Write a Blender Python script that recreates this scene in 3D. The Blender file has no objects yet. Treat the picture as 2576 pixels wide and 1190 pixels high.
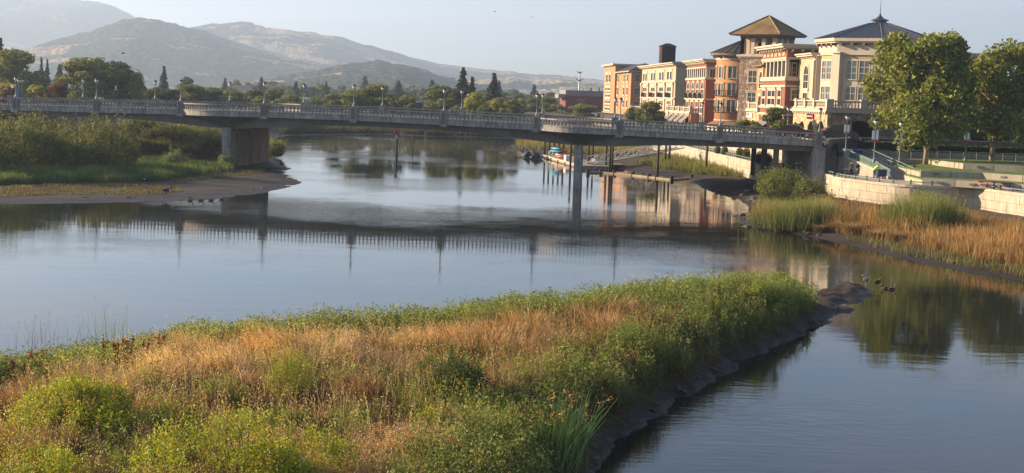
import bpy, bmesh, math, random
import numpy as np
from mathutils import Vector, Matrix

# ------------------------------------------------------------------ camera, sky, sun, exposure
scene = bpy.context.scene
IMG_W, IMG_H, FPX = 2576.0, 1190.1, 3606.0          # picture grid used for measuring directions
CAM_Z, PITCH, ROLL = 10.5, math.radians(5.64), math.radians(1.9)
_F = Vector((0, math.cos(PITCH), -math.sin(PITCH)))
_U0 = Vector((0, math.sin(PITCH), math.cos(PITCH)))
_R0 = Vector((1, 0, 0))
_R = _R0 * math.cos(ROLL) + _U0 * math.sin(ROLL)
_U = -_R0 * math.sin(ROLL) + _U0 * math.cos(ROLL)
cam_data = bpy.data.cameras.new('camera')
cam = bpy.data.objects.new('camera', cam_data)
scene.collection.objects.link(cam)
cam.matrix_world = Matrix(((_R.x, _U.x, -_F.x, 0), (_R.y, _U.y, -_F.y, 0), (_R.z, _U.z, -_F.z, CAM_Z), (0, 0, 0, 1)))
cam_data.sensor_width = 36
cam_data.lens = 36 * FPX / IMG_W
cam_data.clip_start = 0.5
cam_data.clip_end = 40000
scene.camera = cam

SUN_AZ, SUN_EL = math.radians(74), math.radians(17)   # azimuth measured from +Y towards -X
SDIR = Vector((-math.sin(SUN_AZ) * math.cos(SUN_EL), math.cos(SUN_AZ) * math.cos(SUN_EL), math.sin(SUN_EL)))
world = bpy.data.worlds.new('World')
scene.world = world
world.use_nodes = True
wn, wl = world.node_tree.nodes, world.node_tree.links
wn.clear()
w_out = wn.new('ShaderNodeOutputWorld')
w_bg = wn.new('ShaderNodeBackground')
w_sky = wn.new('ShaderNodeTexSky')
w_sky.sky_type = 'NISHITA'
w_sky.sun_disc = False
w_sky.sun_elevation = SUN_EL
w_sky.sun_rotation = -SUN_AZ
w_sky.altitude = 20
w_sky.air_density = 1.0
w_sky.dust_density = 0.35
w_sky.ozone_density = 2.2
# thin high streaks of cloud
w_tc = wn.new('ShaderNodeTexCoord')
w_map = wn.new('ShaderNodeMapping'); w_map.inputs['Scale'].default_value = (1.2, 1.2, 16.0)
w_noise = wn.new('ShaderNodeTexNoise'); w_noise.inputs['Scale'].default_value = 1.7
w_noise.inputs['Detail'].default_value = 5; w_noise.inputs['Roughness'].default_value = 0.5
w_ramp = wn.new('ShaderNodeValToRGB')
w_ramp.color_ramp.elements[0].position = 0.40; w_ramp.color_ramp.elements[0].color = (0, 0, 0, 1)
w_ramp.color_ramp.elements[1].position = 0.62; w_ramp.color_ramp.elements[1].color = (0.55, 0.55, 0.55, 1)
w_mix = wn.new('ShaderNodeMixRGB'); w_mix.blend_type = 'MIX'
w_bw = wn.new('ShaderNodeRGBToBW')
w_cl = wn.new('ShaderNodeMixRGB'); w_cl.blend_type = 'MULTIPLY'; w_cl.inputs[0].default_value = 1
w_cl.inputs[2].default_value = (1.40, 1.28, 1.18, 1)
wl.new(w_tc.outputs['Generated'], w_map.inputs[0]); wl.new(w_map.outputs[0], w_noise.inputs['Vector'])
wl.new(w_noise.outputs['Fac'], w_ramp.inputs[0]); wl.new(w_ramp.outputs[0], w_mix.inputs[0])
wl.new(w_sky.outputs[0], w_bw.inputs[0]); wl.new(w_bw.outputs[0], w_cl.inputs[1])
wl.new(w_sky.outputs[0], w_mix.inputs[1]); wl.new(w_cl.outputs[0], w_mix.inputs[2])
w_tint = wn.new('ShaderNodeMixRGB'); w_tint.blend_type = 'MULTIPLY'; w_tint.inputs[0].default_value = 1
w_tint.inputs[2].default_value = (0.90, 0.97, 1.15, 1)
wl.new(w_mix.outputs[0], w_tint.inputs[1]); wl.new(w_tint.outputs[0], w_bg.inputs[0])
w_bg.inputs[1].default_value = 0.062
wl.new(w_bg.outputs[0], w_out.inputs[0])

sun_data = bpy.data.lights.new('sun', 'SUN')
sun_data.energy = 5.0
sun_data.angle = math.radians(0.6)
sun_data.color = (1.0, 0.79, 0.54)
sun = bpy.data.objects.new('sun', sun_data)
scene.collection.objects.link(sun)
sun.rotation_euler = SDIR.to_track_quat('Z', 'Y').to_euler()
sun.location = (-60, 40, 60)

vs = scene.view_settings
vs.view_transform = 'Standard'
vs.look = 'None'
vs.exposure = 1.55
vs.gamma = 1.0
vs.use_curve_mapping = False
scene.display_settings.display_device = 'sRGB'
scene.render.engine = 'CYCLES'
cy = scene.cycles
cy.use_denoising = True
cy.max_bounces = 6
cy.diffuse_bounces = 2
cy.glossy_bounces = 3
cy.transmission_bounces = 3
cy.transparent_max_bounces = 4
cy.volume_bounces = 0
cy.caustics_reflective = False
cy.caustics_refractive = False
cy.sample_clamp_indirect = 6

# ------------------------------------------------------------------ helpers
rng = np.random.default_rng(7)
random.seed(7)
C0 = Vector((0, 0, CAM_Z))
def ray(x, y):
    return _F + _R * ((x - IMG_W / 2) / FPX) + _U * ((IMG_H / 2 - y) / FPX)
def P(x, y, z=0.0):                      # picture direction meets the level z
    d = ray(x, y); t = (z - CAM_Z) / d.z
    return C0 + d * t
def D(x, y, Y):                          # picture direction at ground distance Y
    d = ray(x, y)
    return C0 + d * (Y / d.y)
def hor(x):                              # picture row of the horizon
    return 239 + 0.0332 * (x - 1288)
def XY(x, Y):                            # ground position below picture column x at distance Y
    p = D(x, hor(x) + 40, Y); return (p.x, p.y)
def Zat(x, y, Y):
    return D(x, y, Y).z

COL = scene.collection
def link(o, parent=None):
    COL.objects.link(o)
    if parent is not None: o.parent = parent
    return o
def tag(o, label=None, cat=None, group=None, kind=None):
    if label: o['label'] = label
    if cat: o['category'] = cat
    if group: o['group'] = group
    if kind: o['kind'] = kind
    return o
def thing(name, label, cat, loc=(0, 0, 0), rotz=0.0, group=None):
    o = bpy.data.objects.new(name, None)
    o.location = loc; o.rotation_euler = (0, 0, rotz); o.empty_display_size = 0.5
    link(o); return tag(o, label, cat, group)
def mesh_np(name, V, F, mat=None, col=None, smooth=False):
    """V (n,3); F (m,3) or (m,4) or a list of such arrays; col (n,3) point colours"""
    me = bpy.data.meshes.new(name)
    V = np.asarray(V, dtype=np.float32)
    Fs = F if isinstance(F, list) else [F]
    Fs = [np.asarray(f, dtype=np.int32) for f in Fs if len(f)]
    nl = sum(f.size for f in Fs); npoly = sum(len(f) for f in Fs)
    me.vertices.add(len(V)); me.vertices.foreach_set('co', V.ravel())
    me.loops.add(nl); me.polygons.add(npoly)
    me.loops.foreach_set('vertex_index', np.concatenate([f.ravel() for f in Fs]))
    starts = []; o = 0
    for f in Fs:
        k = f.shape[1]; starts.append(o + np.arange(len(f)) * k); o += f.size
    me.polygons.foreach_set('loop_start', np.concatenate(starts).astype(np.int32))
    if smooth: me.polygons.foreach_set('use_smooth', np.ones(npoly, dtype=bool))
    me.update(calc_edges=True)
    if col is not None:
        a = me.color_attributes.new('col', 'FLOAT_COLOR', 'POINT')
        c = np.ones((len(V), 4), dtype=np.float32); c[:, :3] = col
        a.data.foreach_set('color', c.ravel())
    if mat: me.materials.append(mat)
    return me
def obj(name, me, parent=None, loc=None, rot=None, scale=None):
    o = bpy.data.objects.new(name, me)
    if loc is not None: o.location = loc
    if rot is not None: o.rotation_euler = rot
    if scale is not None: o.scale = scale
    return link(o, parent)
class MB:                                 # collects simple shapes into one mesh
    def __init__(s): s.v = []; s.f = []
    def add(s, vs_, fs):
        n = len(s.v); s.v += [tuple(p) for p in vs_]; s.f += [tuple(i + n for i in f) for f in fs]; return s
    def box(s, x0, x1, y0, y1, z0, z1):
        return s.add([(x0, y0, z0), (x1, y0, z0), (x1, y1, z0), (x0, y1, z0), (x0, y0, z1), (x1, y0, z1), (x1, y1, z1), (x0, y1, z1)],
                     [(0, 3, 2, 1), (4, 5, 6, 7), (0, 1, 5, 4), (1, 2, 6, 5), (2, 3, 7, 6), (3, 0, 4, 7)])
    def prism(s, poly, z0, z1):           # poly counter-clockwise in xy
        n = len(poly)
        return s.add([(p[0], p[1], z0) for p in poly] + [(p[0], p[1], z1) for p in poly],
                     [tuple(range(n - 1, -1, -1)), tuple(range(n, 2 * n))] + [(i, (i + 1) % n, n + (i + 1) % n, n + i) for i in range(n)])
    def tube(s, pts, rad, seg=8, cap=True):
        pts = [Vector(p) for p in pts]; n = len(pts)
        rad = rad if hasattr(rad, '__len__') else [rad] * n
        vs_, fs = [], []
        for i, p in enumerate(pts):
            t = (pts[min(i + 1, n - 1)] - pts[max(i - 1, 0)])
            t = t.normalized() if t.length > 1e-9 else Vector((0, 0, 1))
            a = Vector((1, 0, 0)) if abs(t.x) < 0.8 else Vector((0, 1, 0))
            b = t.cross(a).normalized(); a = b.cross(t)
            for k in range(seg):
                an = 2 * math.pi * k / seg
                vs_.append(p + (a * math.cos(an) + b * math.sin(an)) * rad[i])
        for i in range(n - 1):
            for k in range(seg):
                k2 = (k + 1) % seg
                fs.append((i * seg + k, i * seg + k2, (i + 1) * seg + k2, (i + 1) * seg + k))
        if cap:
            fs.append(tuple(range(seg - 1, -1, -1))); fs.append(tuple((n - 1) * seg + k for k in range(seg)))
        return s.add(vs_, fs)
    def lathe(s, prof, seg=10, c=(0, 0)):  # prof: (radius, z)
        vs_, fs = [], []
        for r, z in prof:
            for k in range(seg):
                an = 2 * math.pi * (k + 0.5) / seg
                vs_.append((c[0] + r * math.cos(an), c[1] + r * math.sin(an), z))
        for i in range(len(prof) - 1):
            for k in range(seg):
                k2 = (k + 1) % seg
                fs.append((i * seg + k, i * seg + k2, (i + 1) * seg + k2, (i + 1) * seg + k))
        fs.append(tuple(range(seg - 1, -1, -1))); fs.append(tuple((len(prof) - 1) * seg + k for k in range(seg)))
        return s.add(vs_, fs)
    def mesh(s, name, mat, smooth=False):
        me = bpy.data.meshes.new(name); me.from_pydata(s.v, [], s.f); me.update()
        if mat: me.materials.append(mat)
        if smooth: me.polygons.foreach_set('use_smooth', np.ones(len(me.polygons), dtype=bool))
        return me
    def build(s, name, mat, parent=None, smooth=False, loc=None, rot=None):
        return obj(name, s.mesh(name, mat, smooth), parent, loc, rot)
_ucube = {}
def ubox(name, parent, mat, x0, x1, y0, y1, z0, z1, rot=None):   # a box that shares one mesh per material
    k = mat.name
    if k not in _ucube: _ucube[k] = MB().box(-.5, .5, -.5, .5, -.5, .5).mesh('block_' + k, mat)
    return obj(name, _ucube[k], parent, ((x0 + x1) / 2, (y0 + y1) / 2, (z0 + z1) / 2), rot, (x1 - x0, y1 - y0, z1 - z0))
def copy_tree(o, parent=None):
    c = o.copy(); link(c, parent)
    for ch in o.children: copy_tree(ch, c)
    return c
ORD = ['first', 'second', 'third', 'fourth', 'fifth', 'sixth', 'seventh', 'eighth', 'ninth', 'tenth', 'eleventh', 'twelfth', 'thirteenth', 'fourteenth', 'fifteenth', 'sixteenth', 'seventeenth', 'eighteenth', 'nineteenth', 'twentieth', 'twenty-first', 'twenty-second', 'twenty-third', 'twenty-fourth']

# ------------------------------------------------------------------ materials
M = {}
def _nt(name):
    m = bpy.data.materials.new(name); m.use_nodes = True
    nt = m.node_tree; nt.nodes.clear()
    return m, nt.nodes, nt.links
def _pos(N, L, scale=(1, 1, 1)):
    g = N.new('ShaderNodeNewGeometry'); mp = N.new('ShaderNodeMapping'); mp.inputs['Scale'].default_value = scale
    L.new(g.outputs['Position'], mp.inputs[0]); return mp.outputs[0]
def _noise(N, L, vec, scale, detail=4, rough=0.55):
    t = N.new('ShaderNodeTexNoise'); t.inputs['Scale'].default_value = scale
    t.inputs['Detail'].default_value = detail; t.inputs['Roughness'].default_value = rough
    L.new(vec, t.inputs['Vector']); return t.outputs['Fac']
def _ramp(N, L, fac, stops):
    r = N.new('ShaderNodeValToRGB'); e = r.color_ramp.elements
    while len(e) < len(stops): e.new(0.5)
    for i, (p, c) in enumerate(stops):
        e[i].position = p; e[i].color = (*c, 1)
    L.new(fac, r.inputs[0]); return r.outputs[0]
def _mix(N, L, fac, a, b, mode='MIX'):
    m = N.new('ShaderNodeMixRGB'); m.blend_type = mode
    for i, v in enumerate((fac, a, b)):
        if isinstance(v, (int, float)): m.inputs[i].default_value = v
        elif isinstance(v, tuple): m.inputs[i].default_value = (*v, 1)
        else: L.new(v, m.inputs[i])
    return m.outputs[0]
def _bump(N, L, h, strength, dist):
    b = N.new('ShaderNodeBump'); b.inputs['Strength'].default_value = strength; b.inputs['Distance'].default_value = dist
    L.new(h, b.inputs['Height']); return b.outputs[0]
def _finish(m, N, L, color, rough=0.8, normal=None, metal=0.0, spec=0.3):
    b = N.new('ShaderNodeBsdfPrincipled'); o = N.new('ShaderNodeOutputMaterial')
    if isinstance(color, tuple): b.inputs['Base Color'].default_value = (*color, 1)
    else: L.new(color, b.inputs['Base Color'])
    if isinstance(rough, float): b.inputs['Roughness'].default_value = rough
    else: L.new(rough, b.inputs['Roughness'])
    b.inputs['Metallic'].default_value = metal; b.inputs['Specular IOR Level'].default_value = spec
    if normal is not None: L.new(normal, b.inputs['Normal'])
    L.new(b.outputs[0], o.inputs[0]); return m
def basic(name, c, rough=0.8, var=0.18, scale=1.2, stain=0.0, bump=0.0, metal=0.0, spec=0.3, streak=False):
    m, N, L = _nt(name)
    v = _pos(N, L)
    n = _noise(N, L, v, scale, 6, 0.6)
    col = _ramp(N, L, n, [(0.3, tuple(x * (1 - var) for x in c)), (0.7, tuple(min(1, x * (1 + var)) for x in c))])
    if stain > 0:
        v2 = _pos(N, L, (3.2, 3.2, 0.5) if streak else (1, 1, 1))
        n2 = _noise(N, L, v2, scale * 1.1, 5, 0.65)
        f = _ramp(N, L, n2, [(0.44, (0, 0, 0)), (0.70, (stain,) * 3)])
        col = _mix(N, L, f, col, tuple(x * 0.35 for x in c))
    nm = None
    if bump > 0: nm = _bump(N, L, _noise(N, L, v, scale * 8, 4, 0.6), 0.5, bump)
    M[name] = _finish(m, N, L, col, rough, nm, metal, spec); return M[name]
def foliage(name, c, trans=0.35, var=0.35, scale=0.6, rough=0.6, use_attr=False):
    m, N, L = _nt(name)
    v = _pos(N, L)
    n = _noise(N, L, v, scale, 3, 0.6)
    f = _ramp(N, L, n, [(0.3, (1 - var,) * 3), (0.7, (1 + var,) * 3)])
    if use_attr:
        a = N.new('ShaderNodeAttribute'); a.attribute_name = 'col'; base = a.outputs['Color']
    else:
        rgb = N.new('ShaderNodeRGB'); rgb.outputs[0].default_value = (*c, 1)
        a = N.new('ShaderNodeAttribute'); a.attribute_name = 'col'
        base = _mix(N, L, 1.0, rgb.outputs[0], a.outputs['Color'], 'MULTIPLY')
        oi = N.new('ShaderNodeObjectInfo')
        base = _mix(N, L, 1.0, base, oi.outputs['Color'], 'MULTIPLY')
    col = _mix(N, L, 1.0, base, f, 'MULTIPLY')
    d = N.new('ShaderNodeBsdfPrincipled'); d.inputs['Roughness'].default_value = rough; d.inputs['Specular IOR Level'].default_value = 0.25
    t = N.new('ShaderNodeBsdfTranslucent'); mx = N.new('ShaderNodeMixShader'); mx.inputs[0].default_value = trans
    L.new(col, d.inputs['Base Color'])
    warm = _mix(N, L, 1.0, col, (1.25, 1.1, 0.55), 'MULTIPLY')
    L.new(warm, t.inputs['Color'])
    o = N.new('ShaderNodeOutputMaterial')
    L.new(d.outputs[0], mx.inputs[1]); L.new(t.outputs[0], mx.inputs[2]); L.new(mx.outputs[0], o.inputs[0])
    M[name] = m; return m

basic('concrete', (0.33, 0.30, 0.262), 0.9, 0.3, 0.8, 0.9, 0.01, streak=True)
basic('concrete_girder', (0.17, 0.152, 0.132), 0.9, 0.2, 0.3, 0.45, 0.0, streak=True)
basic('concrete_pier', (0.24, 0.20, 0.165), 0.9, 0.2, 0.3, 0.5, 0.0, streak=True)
basic('asphalt', (0.05, 0.05, 0.052), 0.95, 0.2, 0.6)
basic('paving', (0.36, 0.31, 0.25), 0.9, 0.15, 0.4)
basic('wall_block', (0.42, 0.355, 0.265), 0.9, 0.2, 0.8, 0.3, 0.01, streak=True)
basic('mortar', (0.34, 0.28, 0.21), 0.95, 0.15, 1.0)
basic('terrace_wall', (0.37, 0.31, 0.235), 0.9, 0.15, 0.5, 0.35, streak=True)
basic('iron', (0.03, 0.035, 0.035), 0.5, 0.2, 3)
basic('green_iron', (0.05, 0.10, 0.08), 0.5, 0.15, 3)
basic('rail_metal', (0.20, 0.24, 0.24), 0.45, 0.15, 3)
basic('lamp_post', (0.17, 0.20, 0.19), 0.5, 0.15, 3)
basic('white_metal', (0.62, 0.62, 0.60), 0.45, 0.1, 2)
basic('globe', (0.70, 0.68, 0.62), 0.25, 0.05, 3, spec=0.5)
basic('pile', (0.035, 0.028, 0.024), 0.8, 0.35, 1.5)
basic('timber', (0.30, 0.24, 0.165), 0.85, 0.25, 2.0)
basic('stucco_orange', (0.45, 0.215, 0.095), 0.9, 0.12, 0.4, 0.22, streak=True)
basic('stucco_peach', (0.48, 0.29, 0.17), 0.9, 0.10, 0.5)
basic('stucco_cream', (0.43, 0.325, 0.205), 0.9, 0.10, 0.4, 0.2, streak=True)
basic('stucco_pale', (0.47, 0.395, 0.30), 0.9, 0.10, 0.4, 0.2, streak=True)
basic('stucco_tan', (0.42, 0.29, 0.15), 0.9, 0.08, 0.5)
basic('stucco_red', (0.235, 0.09, 0.055), 0.9, 0.14, 0.4, 0.25, streak=True)
basic('brick_red', (0.17, 0.065, 0.055), 0.95, 0.2, 0.8)
basic('trim', (0.47, 0.395, 0.295), 0.8, 0.06, 0.5)
basic('trim_bronze', (0.16, 0.11, 0.07), 0.7, 0.2, 1)
basic('roof_dark', (0.05, 0.04, 0.035), 0.7, 0.3, 0.8)
basic('roof_bronze', (0.20, 0.13, 0.05), 0.6, 0.35, 0.5)
basic('roof_blue', (0.045, 0.05, 0.06), 0.45, 0.2, 0.6, spec=0.5)
basic('roof_seam', (0.08, 0.09, 0.11), 0.45, 0.1, 0.6, spec=0.5)
basic('tank_black', (0.012, 0.014, 0.017), 0.85, 0.4, 2)
basic('awning_brown', (0.22, 0.12, 0.075), 0.9, 0.1, 1)
basic('awning_grey', (0.20, 0.18, 0.16), 0.9, 0.1, 1)
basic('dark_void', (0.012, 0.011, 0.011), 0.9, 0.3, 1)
basic('curtain', (0.30, 0.27, 0.21), 0.8, 0.3, 1.0)
basic('white_wall', (0.55, 0.55, 0.54), 0.9, 0.1, 0.2)
basic('grey_roof', (0.12, 0.125, 0.135), 0.8, 0.15, 0.3)
basic('metal_band', (0.20, 0.20, 0.21), 0.6, 0.15, 0.4)
basic('bark', (0.11, 0.085, 0.06), 0.95, 0.3, 2)
basic('bark_pale', (0.30, 0.235, 0.165), 0.9, 0.4, 1.6)
basic('twig', (0.24, 0.20, 0.15), 0.9, 0.2, 3)
basic('rock', (0.10, 0.085, 0.07), 0.9, 0.4, 1.5, bump=0.05)
basic('red_board', (0.50, 0.03, 0.03), 0.6, 0.1, 3)
basic('blue_paint', (0.06, 0.20, 0.42), 0.5, 0.1, 2)
basic('blue_dark', (0.02, 0.035, 0.085), 0.5, 0.2, 2)
basic('teal_plastic', (0.05, 0.32, 0.48), 0.4, 0.1, 2)
basic('orange_plastic', (0.65, 0.16, 0.03), 0.4, 0.1, 2)
basic('yellow_plastic', (0.70, 0.52, 0.06), 0.4, 0.1, 2)
basic('red_plastic', (0.50, 0.05, 0.04), 0.4, 0.1, 2)
basic('white_plastic', (0.70, 0.70, 0.66), 0.4, 0.05, 2)
basic('lime_cloth', (0.50, 0.75, 0.03), 0.8, 0.1, 6)
basic('black_cloth', (0.018, 0.018, 0.022), 0.9, 0.2, 6)
basic('grey_cloth', (0.13, 0.125, 0.11), 0.9, 0.2, 6)
basic('plum_cloth', (0.16, 0.13, 0.13), 0.9, 0.2, 6)
basic('skin', (0.45, 0.26, 0.18), 0.6, 0.05, 6)
basic('hair_dark', (0.03, 0.02, 0.015), 0.8, 0.2, 6)
basic('cap_maroon', (0.16, 0.045, 0.04), 0.8, 0.1, 6)
basic('car_dark', (0.015, 0.017, 0.022), 0.25, 0.1, 2, spec=0.5)
basic('car_red', (0.16, 0.02, 0.02), 0.3, 0.1, 2, spec=0.5)
basic('duck_brown', (0.15, 0.10, 0.065), 0.9, 0.4, 12)
basic('bird_dark', (0.02, 0.02, 0.022), 0.9, 0.2, 8)
basic('bird_white', (0.65, 0.64, 0.6), 0.9, 0.1, 8)
def glass(name, c, rough=0.08):
    m, N, L = _nt(name)
    n = _noise(N, L, _pos(N, L), 0.35, 3)
    col = _ramp(N, L, n, [(0.35, tuple(x * 0.5 for x in c)), (0.65, tuple(x * 1.6 for x in c))])
    M[name] = _finish(m, N, L, col, rough, None, 0.0, 0.6)
glass('glass', (0.03, 0.032, 0.035)); glass('glass_teal', (0.05, 0.075, 0.08))
def stone_mat(name, c1, c2, scale):
    m, N, L = _nt(name)
    v = _pos(N, L)
    t = N.new('ShaderNodeTexVoronoi'); t.feature = 'F1'; t.inputs['Scale'].default_value = scale; L.new(v, t.inputs['Vector'])
    e = N.new('ShaderNodeTexVoronoi'); e.feature = 'DISTANCE_TO_EDGE'; e.inputs['Scale'].default_value = scale; L.new(v, e.inputs['Vector'])
    hsv = N.new('ShaderNodeRGBToBW'); L.new(t.outputs['Color'], hsv.inputs[0])
    col = _ramp(N, L, hsv.outputs[0], [(0.15, c1), (0.85, c2)])
    edge = _ramp(N, L, e.outputs['Distance'], [(0.0, (0.35,) * 3), (0.09, (1, 1, 1))])
    col = _mix(N, L, 1.0, col, edge, 'MULTIPLY')
    M[name] = _finish(m, N, L, col, 0.9, _bump(N, L, e.outputs['Distance'], 0.6, 0.15))
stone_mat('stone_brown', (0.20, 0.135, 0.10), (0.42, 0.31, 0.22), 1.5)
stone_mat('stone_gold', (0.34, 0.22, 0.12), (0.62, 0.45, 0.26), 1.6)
foliage('leaf', (1, 1, 1), 0.35, 0.25, 0.8)
foliage('needle', (1, 1, 1), 0.15, 0.3, 0.5)
foliage('grass_mat', (1, 1, 1), 0.35, 0.30, 0.45, 0.65, use_attr=True)
# ------------------------------------------------------------------ noise and terrain helpers
def _hash(ix, iy, seed):
    h = (ix.astype(np.int64) * 374761393 + iy.astype(np.int64) * 668265263 + seed * 974634777) & 0x7fffffff
    h = ((h ^ (h >> 13)) * 1274126177) & 0x7fffffff
    return ((h ^ (h >> 16)) & 0xffff) / 65535.0
def vnoise(x, y, seed=0):
    x = np.asarray(x, dtype=np.float64); y = np.asarray(y, dtype=np.float64)
    ix, iy = np.floor(x), np.floor(y); fx, fy = x - ix, y - iy
    fx = fx * fx * (3 - 2 * fx); fy = fy * fy * (3 - 2 * fy)
    a, b = _hash(ix, iy, seed), _hash(ix + 1, iy, seed)
    c, d = _hash(ix, iy + 1, seed), _hash(ix + 1, iy + 1, seed)
    return (a * (1 - fx) + b * fx) * (1 - fy) + (c * (1 - fx) + d * fx) * fy
def fbm(x, y, seed=0, oct=4, gain=0.5):
    s, a, t = 0, 1.0, 0
    for i in range(oct):
        s = s + a * vnoise(np.asarray(x) * 2 ** i, np.asarray(y) * 2 ** i, seed + i * 17); t += a; a *= gain
    return s / t - 0.5
def sstep(v, a, b):
    t = np.clip((np.asarray(v, dtype=np.float64) - a) / (b - a), 0, 1); return t * t * (3 - 2 * t)
def sdf(x, y, poly):                     # signed distance to a polygon, positive inside
    x = np.asarray(x, dtype=np.float64); y = np.asarray(y, dtype=np.float64)
    d2 = np.full(x.shape, 1e18); ins = np.zeros(x.shape, dtype=bool)
    n = len(poly)
    for i in range(n):
        ax, ay = poly[i]; bx, by = poly[(i + 1) % n]
        ex, ey = bx - ax, by - ay; wx, wy = x - ax, y - ay
        t = np.clip((wx * ex + wy * ey) / (ex * ex + ey * ey + 1e-12), 0, 1)
        d2 = np.minimum(d2, (wx - ex * t) ** 2 + (wy - ey * t) ** 2)
        c = ((ay > y) != (by > y)) & (x < (bx - ax) * (y - ay) / (by - ay + 1e-12) + ax)
        ins ^= c
    return np.where(ins, 1, -1) * np.sqrt(d2)
def pxy(pts, z=0.0):
    return [(P(x, y, z).x, P(x, y, z).y) for x, y in pts]
def heightfield(name, hfun, xs, ys, mat, keep=None):
    gx, gy = np.meshgrid(xs, ys)
    gz = hfun(gx, gy)
    V = np.stack([gx, gy, gz], -1).reshape(-1, 3)
    nx, ny = len(xs), len(ys)
    i = np.arange((ny - 1) * nx).reshape(ny - 1, nx)[:, :-1].ravel()
    F = np.stack([i, i + 1, i + nx + 1, i + nx], -1)
    zm = gz.reshape(-1)[F].max(1)
    F = F[zm > -0.55]
    used = np.unique(F); remap = np.zeros(len(V), dtype=np.int64); remap[used] = np.arange(len(used))
    me = mesh_np(name, V[used], remap[F], mat, smooth=True)
    return tag(obj(name, me), kind='structure')

# ---- materials of the setting
def mud_material(name, wet, dry, soil):
    m, N, L = _nt(name)
    v = _pos(N, L)
    n1 = _noise(N, L, v, 0.35, 6, 0.65); n2 = _noise(N, L, v, 2.5, 5, 0.6)
    g = N.new('ShaderNodeNewGeometry'); sp = N.new('ShaderNodeSeparateXYZ'); L.new(g.outputs['Position'], sp.inputs[0])
    ad = N.new('ShaderNodeMath'); ad.operation = 'MULTIPLY_ADD'; L.new(n1, ad.inputs[0]); ad.inputs[1].default_value = 0.5; L.new(sp.outputs['Z'], ad.inputs[2])
    sc = N.new('ShaderNodeMath'); sc.operation = 'MULTIPLY'; L.new(ad.outputs[0], sc.inputs[0]); sc.inputs[1].default_value = 0.5
    col = _ramp(N, L, sc.outputs[0], [(0.12, wet), (0.32, dry), (0.65, soil)])
    f = _ramp(N, L, n2, [(0.3, (0.7,) * 3), (0.7, (1.25,) * 3)])
    col = _mix(N, L, 1.0, col, f, 'MULTIPLY')
    ro = _ramp(N, L, sc.outputs[0], [(0.1, (0.45,) * 3), (0.3, (0.95,) * 3)])
    M[name] = _finish(m, N, L, col, ro, _bump(N, L, _noise(N, L, v, 3.0, 8, 0.7), 0.7, 0.12), 0, 0.3)
mud_material('mud', (0.024, 0.016, 0.010), (0.052, 0.035, 0.021), (0.09, 0.062, 0.034))
mud_material('mud_pale', (0.032, 0.025, 0.020), (0.058, 0.045, 0.035), (0.10, 0.074, 0.045))
basic('lawn', (0.11, 0.15, 0.03), 0.9, 0.3, 0.8, bump=0.02)
basic('far_soil', (0.09, 0.085, 0.05), 0.95, 0.35, 0.02)
def water_material():
    m, N, L = _nt('river_water')
    # fine ripples, stronger in wind-ruffled patches
    fine = _noise(N, L, _pos(N, L, (0.9, 2.4, 1)), 1.1, 4, 0.55)
    swell = _noise(N, L, _pos(N, L, (0.25, 0.8, 1)), 0.7, 2, 0.5)
    patch = _noise(N, L, _pos(N, L, (0.7, 0.85, 1)), 0.035, 4, 0.6)
    amp = _ramp(N, L, patch, [(0.46, (0.05,) * 3), (0.56, (0.28,) * 3), (0.70, (1.0,) * 3)])
    geo = N.new('ShaderNodeNewGeometry')
    for (bx, by, br) in ((-19.0, 124.0, 17.0), (-8.0, 168.0, 14.0), (-30.0, 320.0, 30.0)):   # wind-ruffled places
        vd = N.new('ShaderNodeVectorMath'); vd.operation = 'DISTANCE'; L.new(geo.outputs['Position'], vd.inputs[0]); vd.inputs[1].default_value = (bx, by, 0)
        mr = N.new('ShaderNodeMapRange'); L.new(vd.outputs['Value'], mr.inputs[0]); mr.inputs[1].default_value = br; mr.inputs[2].default_value = br * 0.25; mr.inputs[3].default_value = 0.0; mr.inputs[4].default_value = 0.75
        mm = N.new('ShaderNodeMath'); mm.operation = 'MULTIPLY'; L.new(mr.outputs[0], mm.inputs[0]); L.new(_ramp(N, L, patch, [(0.38, (0.1,) * 3), (0.6, (1,) * 3)]), mm.inputs[1])
        mx_ = N.new('ShaderNodeMath'); mx_.operation = 'MAXIMUM'; L.new(amp, mx_.inputs[0]); L.new(mm.outputs[0], mx_.inputs[1]); amp = mx_.outputs[0]
    a = N.new('ShaderNodeMath'); a.operation = 'MULTIPLY'; L.new(fine, a.inputs[0]); L.new(amp, a.inputs[1])
    b = N.new('ShaderNodeMath'); b.operation = 'MULTIPLY_ADD'; L.new(swell, b.inputs[0]); b.inputs[1].default_value = 0.16; L.new(a.outputs[0], b.inputs[2])
    nm = _bump(N, L, b.outputs[0], 1.0, 0.035)
    mudn = _noise(N, L, _pos(N, L), 0.05, 3)
    col = _ramp(N, L, mudn, [(0.3, (0.016, 0.017, 0.014)), (0.7, (0.028, 0.026, 0.019))])
    p = N.new('ShaderNodeBsdfPrincipled'); o = N.new('ShaderNodeOutputMaterial')
    L.new(col, p.inputs['Base Color']); p.inputs['Roughness'].default_value = 0.03
    p.inputs['IOR'].default_value = 1.36; p.inputs['Specular IOR Level'].default_value = 0.62
    L.new(nm, p.inputs['Normal']); L.new(p.outputs[0], o.inputs[0])
    M['river_water'] = m
water_material()

# ---- water: one level sheet
wx = np.linspace(-420, 420, 3); wy = np.linspace(-80, 430, 3)
gx, gy = np.meshgrid(wx, wy)
Vw = np.stack([gx, gy, np.zeros_like(gx)], -1).reshape(-1, 3)
iw = np.arange(6).reshape(2, 3)[:, :-1].ravel()
tag(obj('water', mesh_np('water', Vw, np.stack([iw, iw + 1, iw + 4, iw + 3], -1), M['river_water'])), kind='structure')

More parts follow.
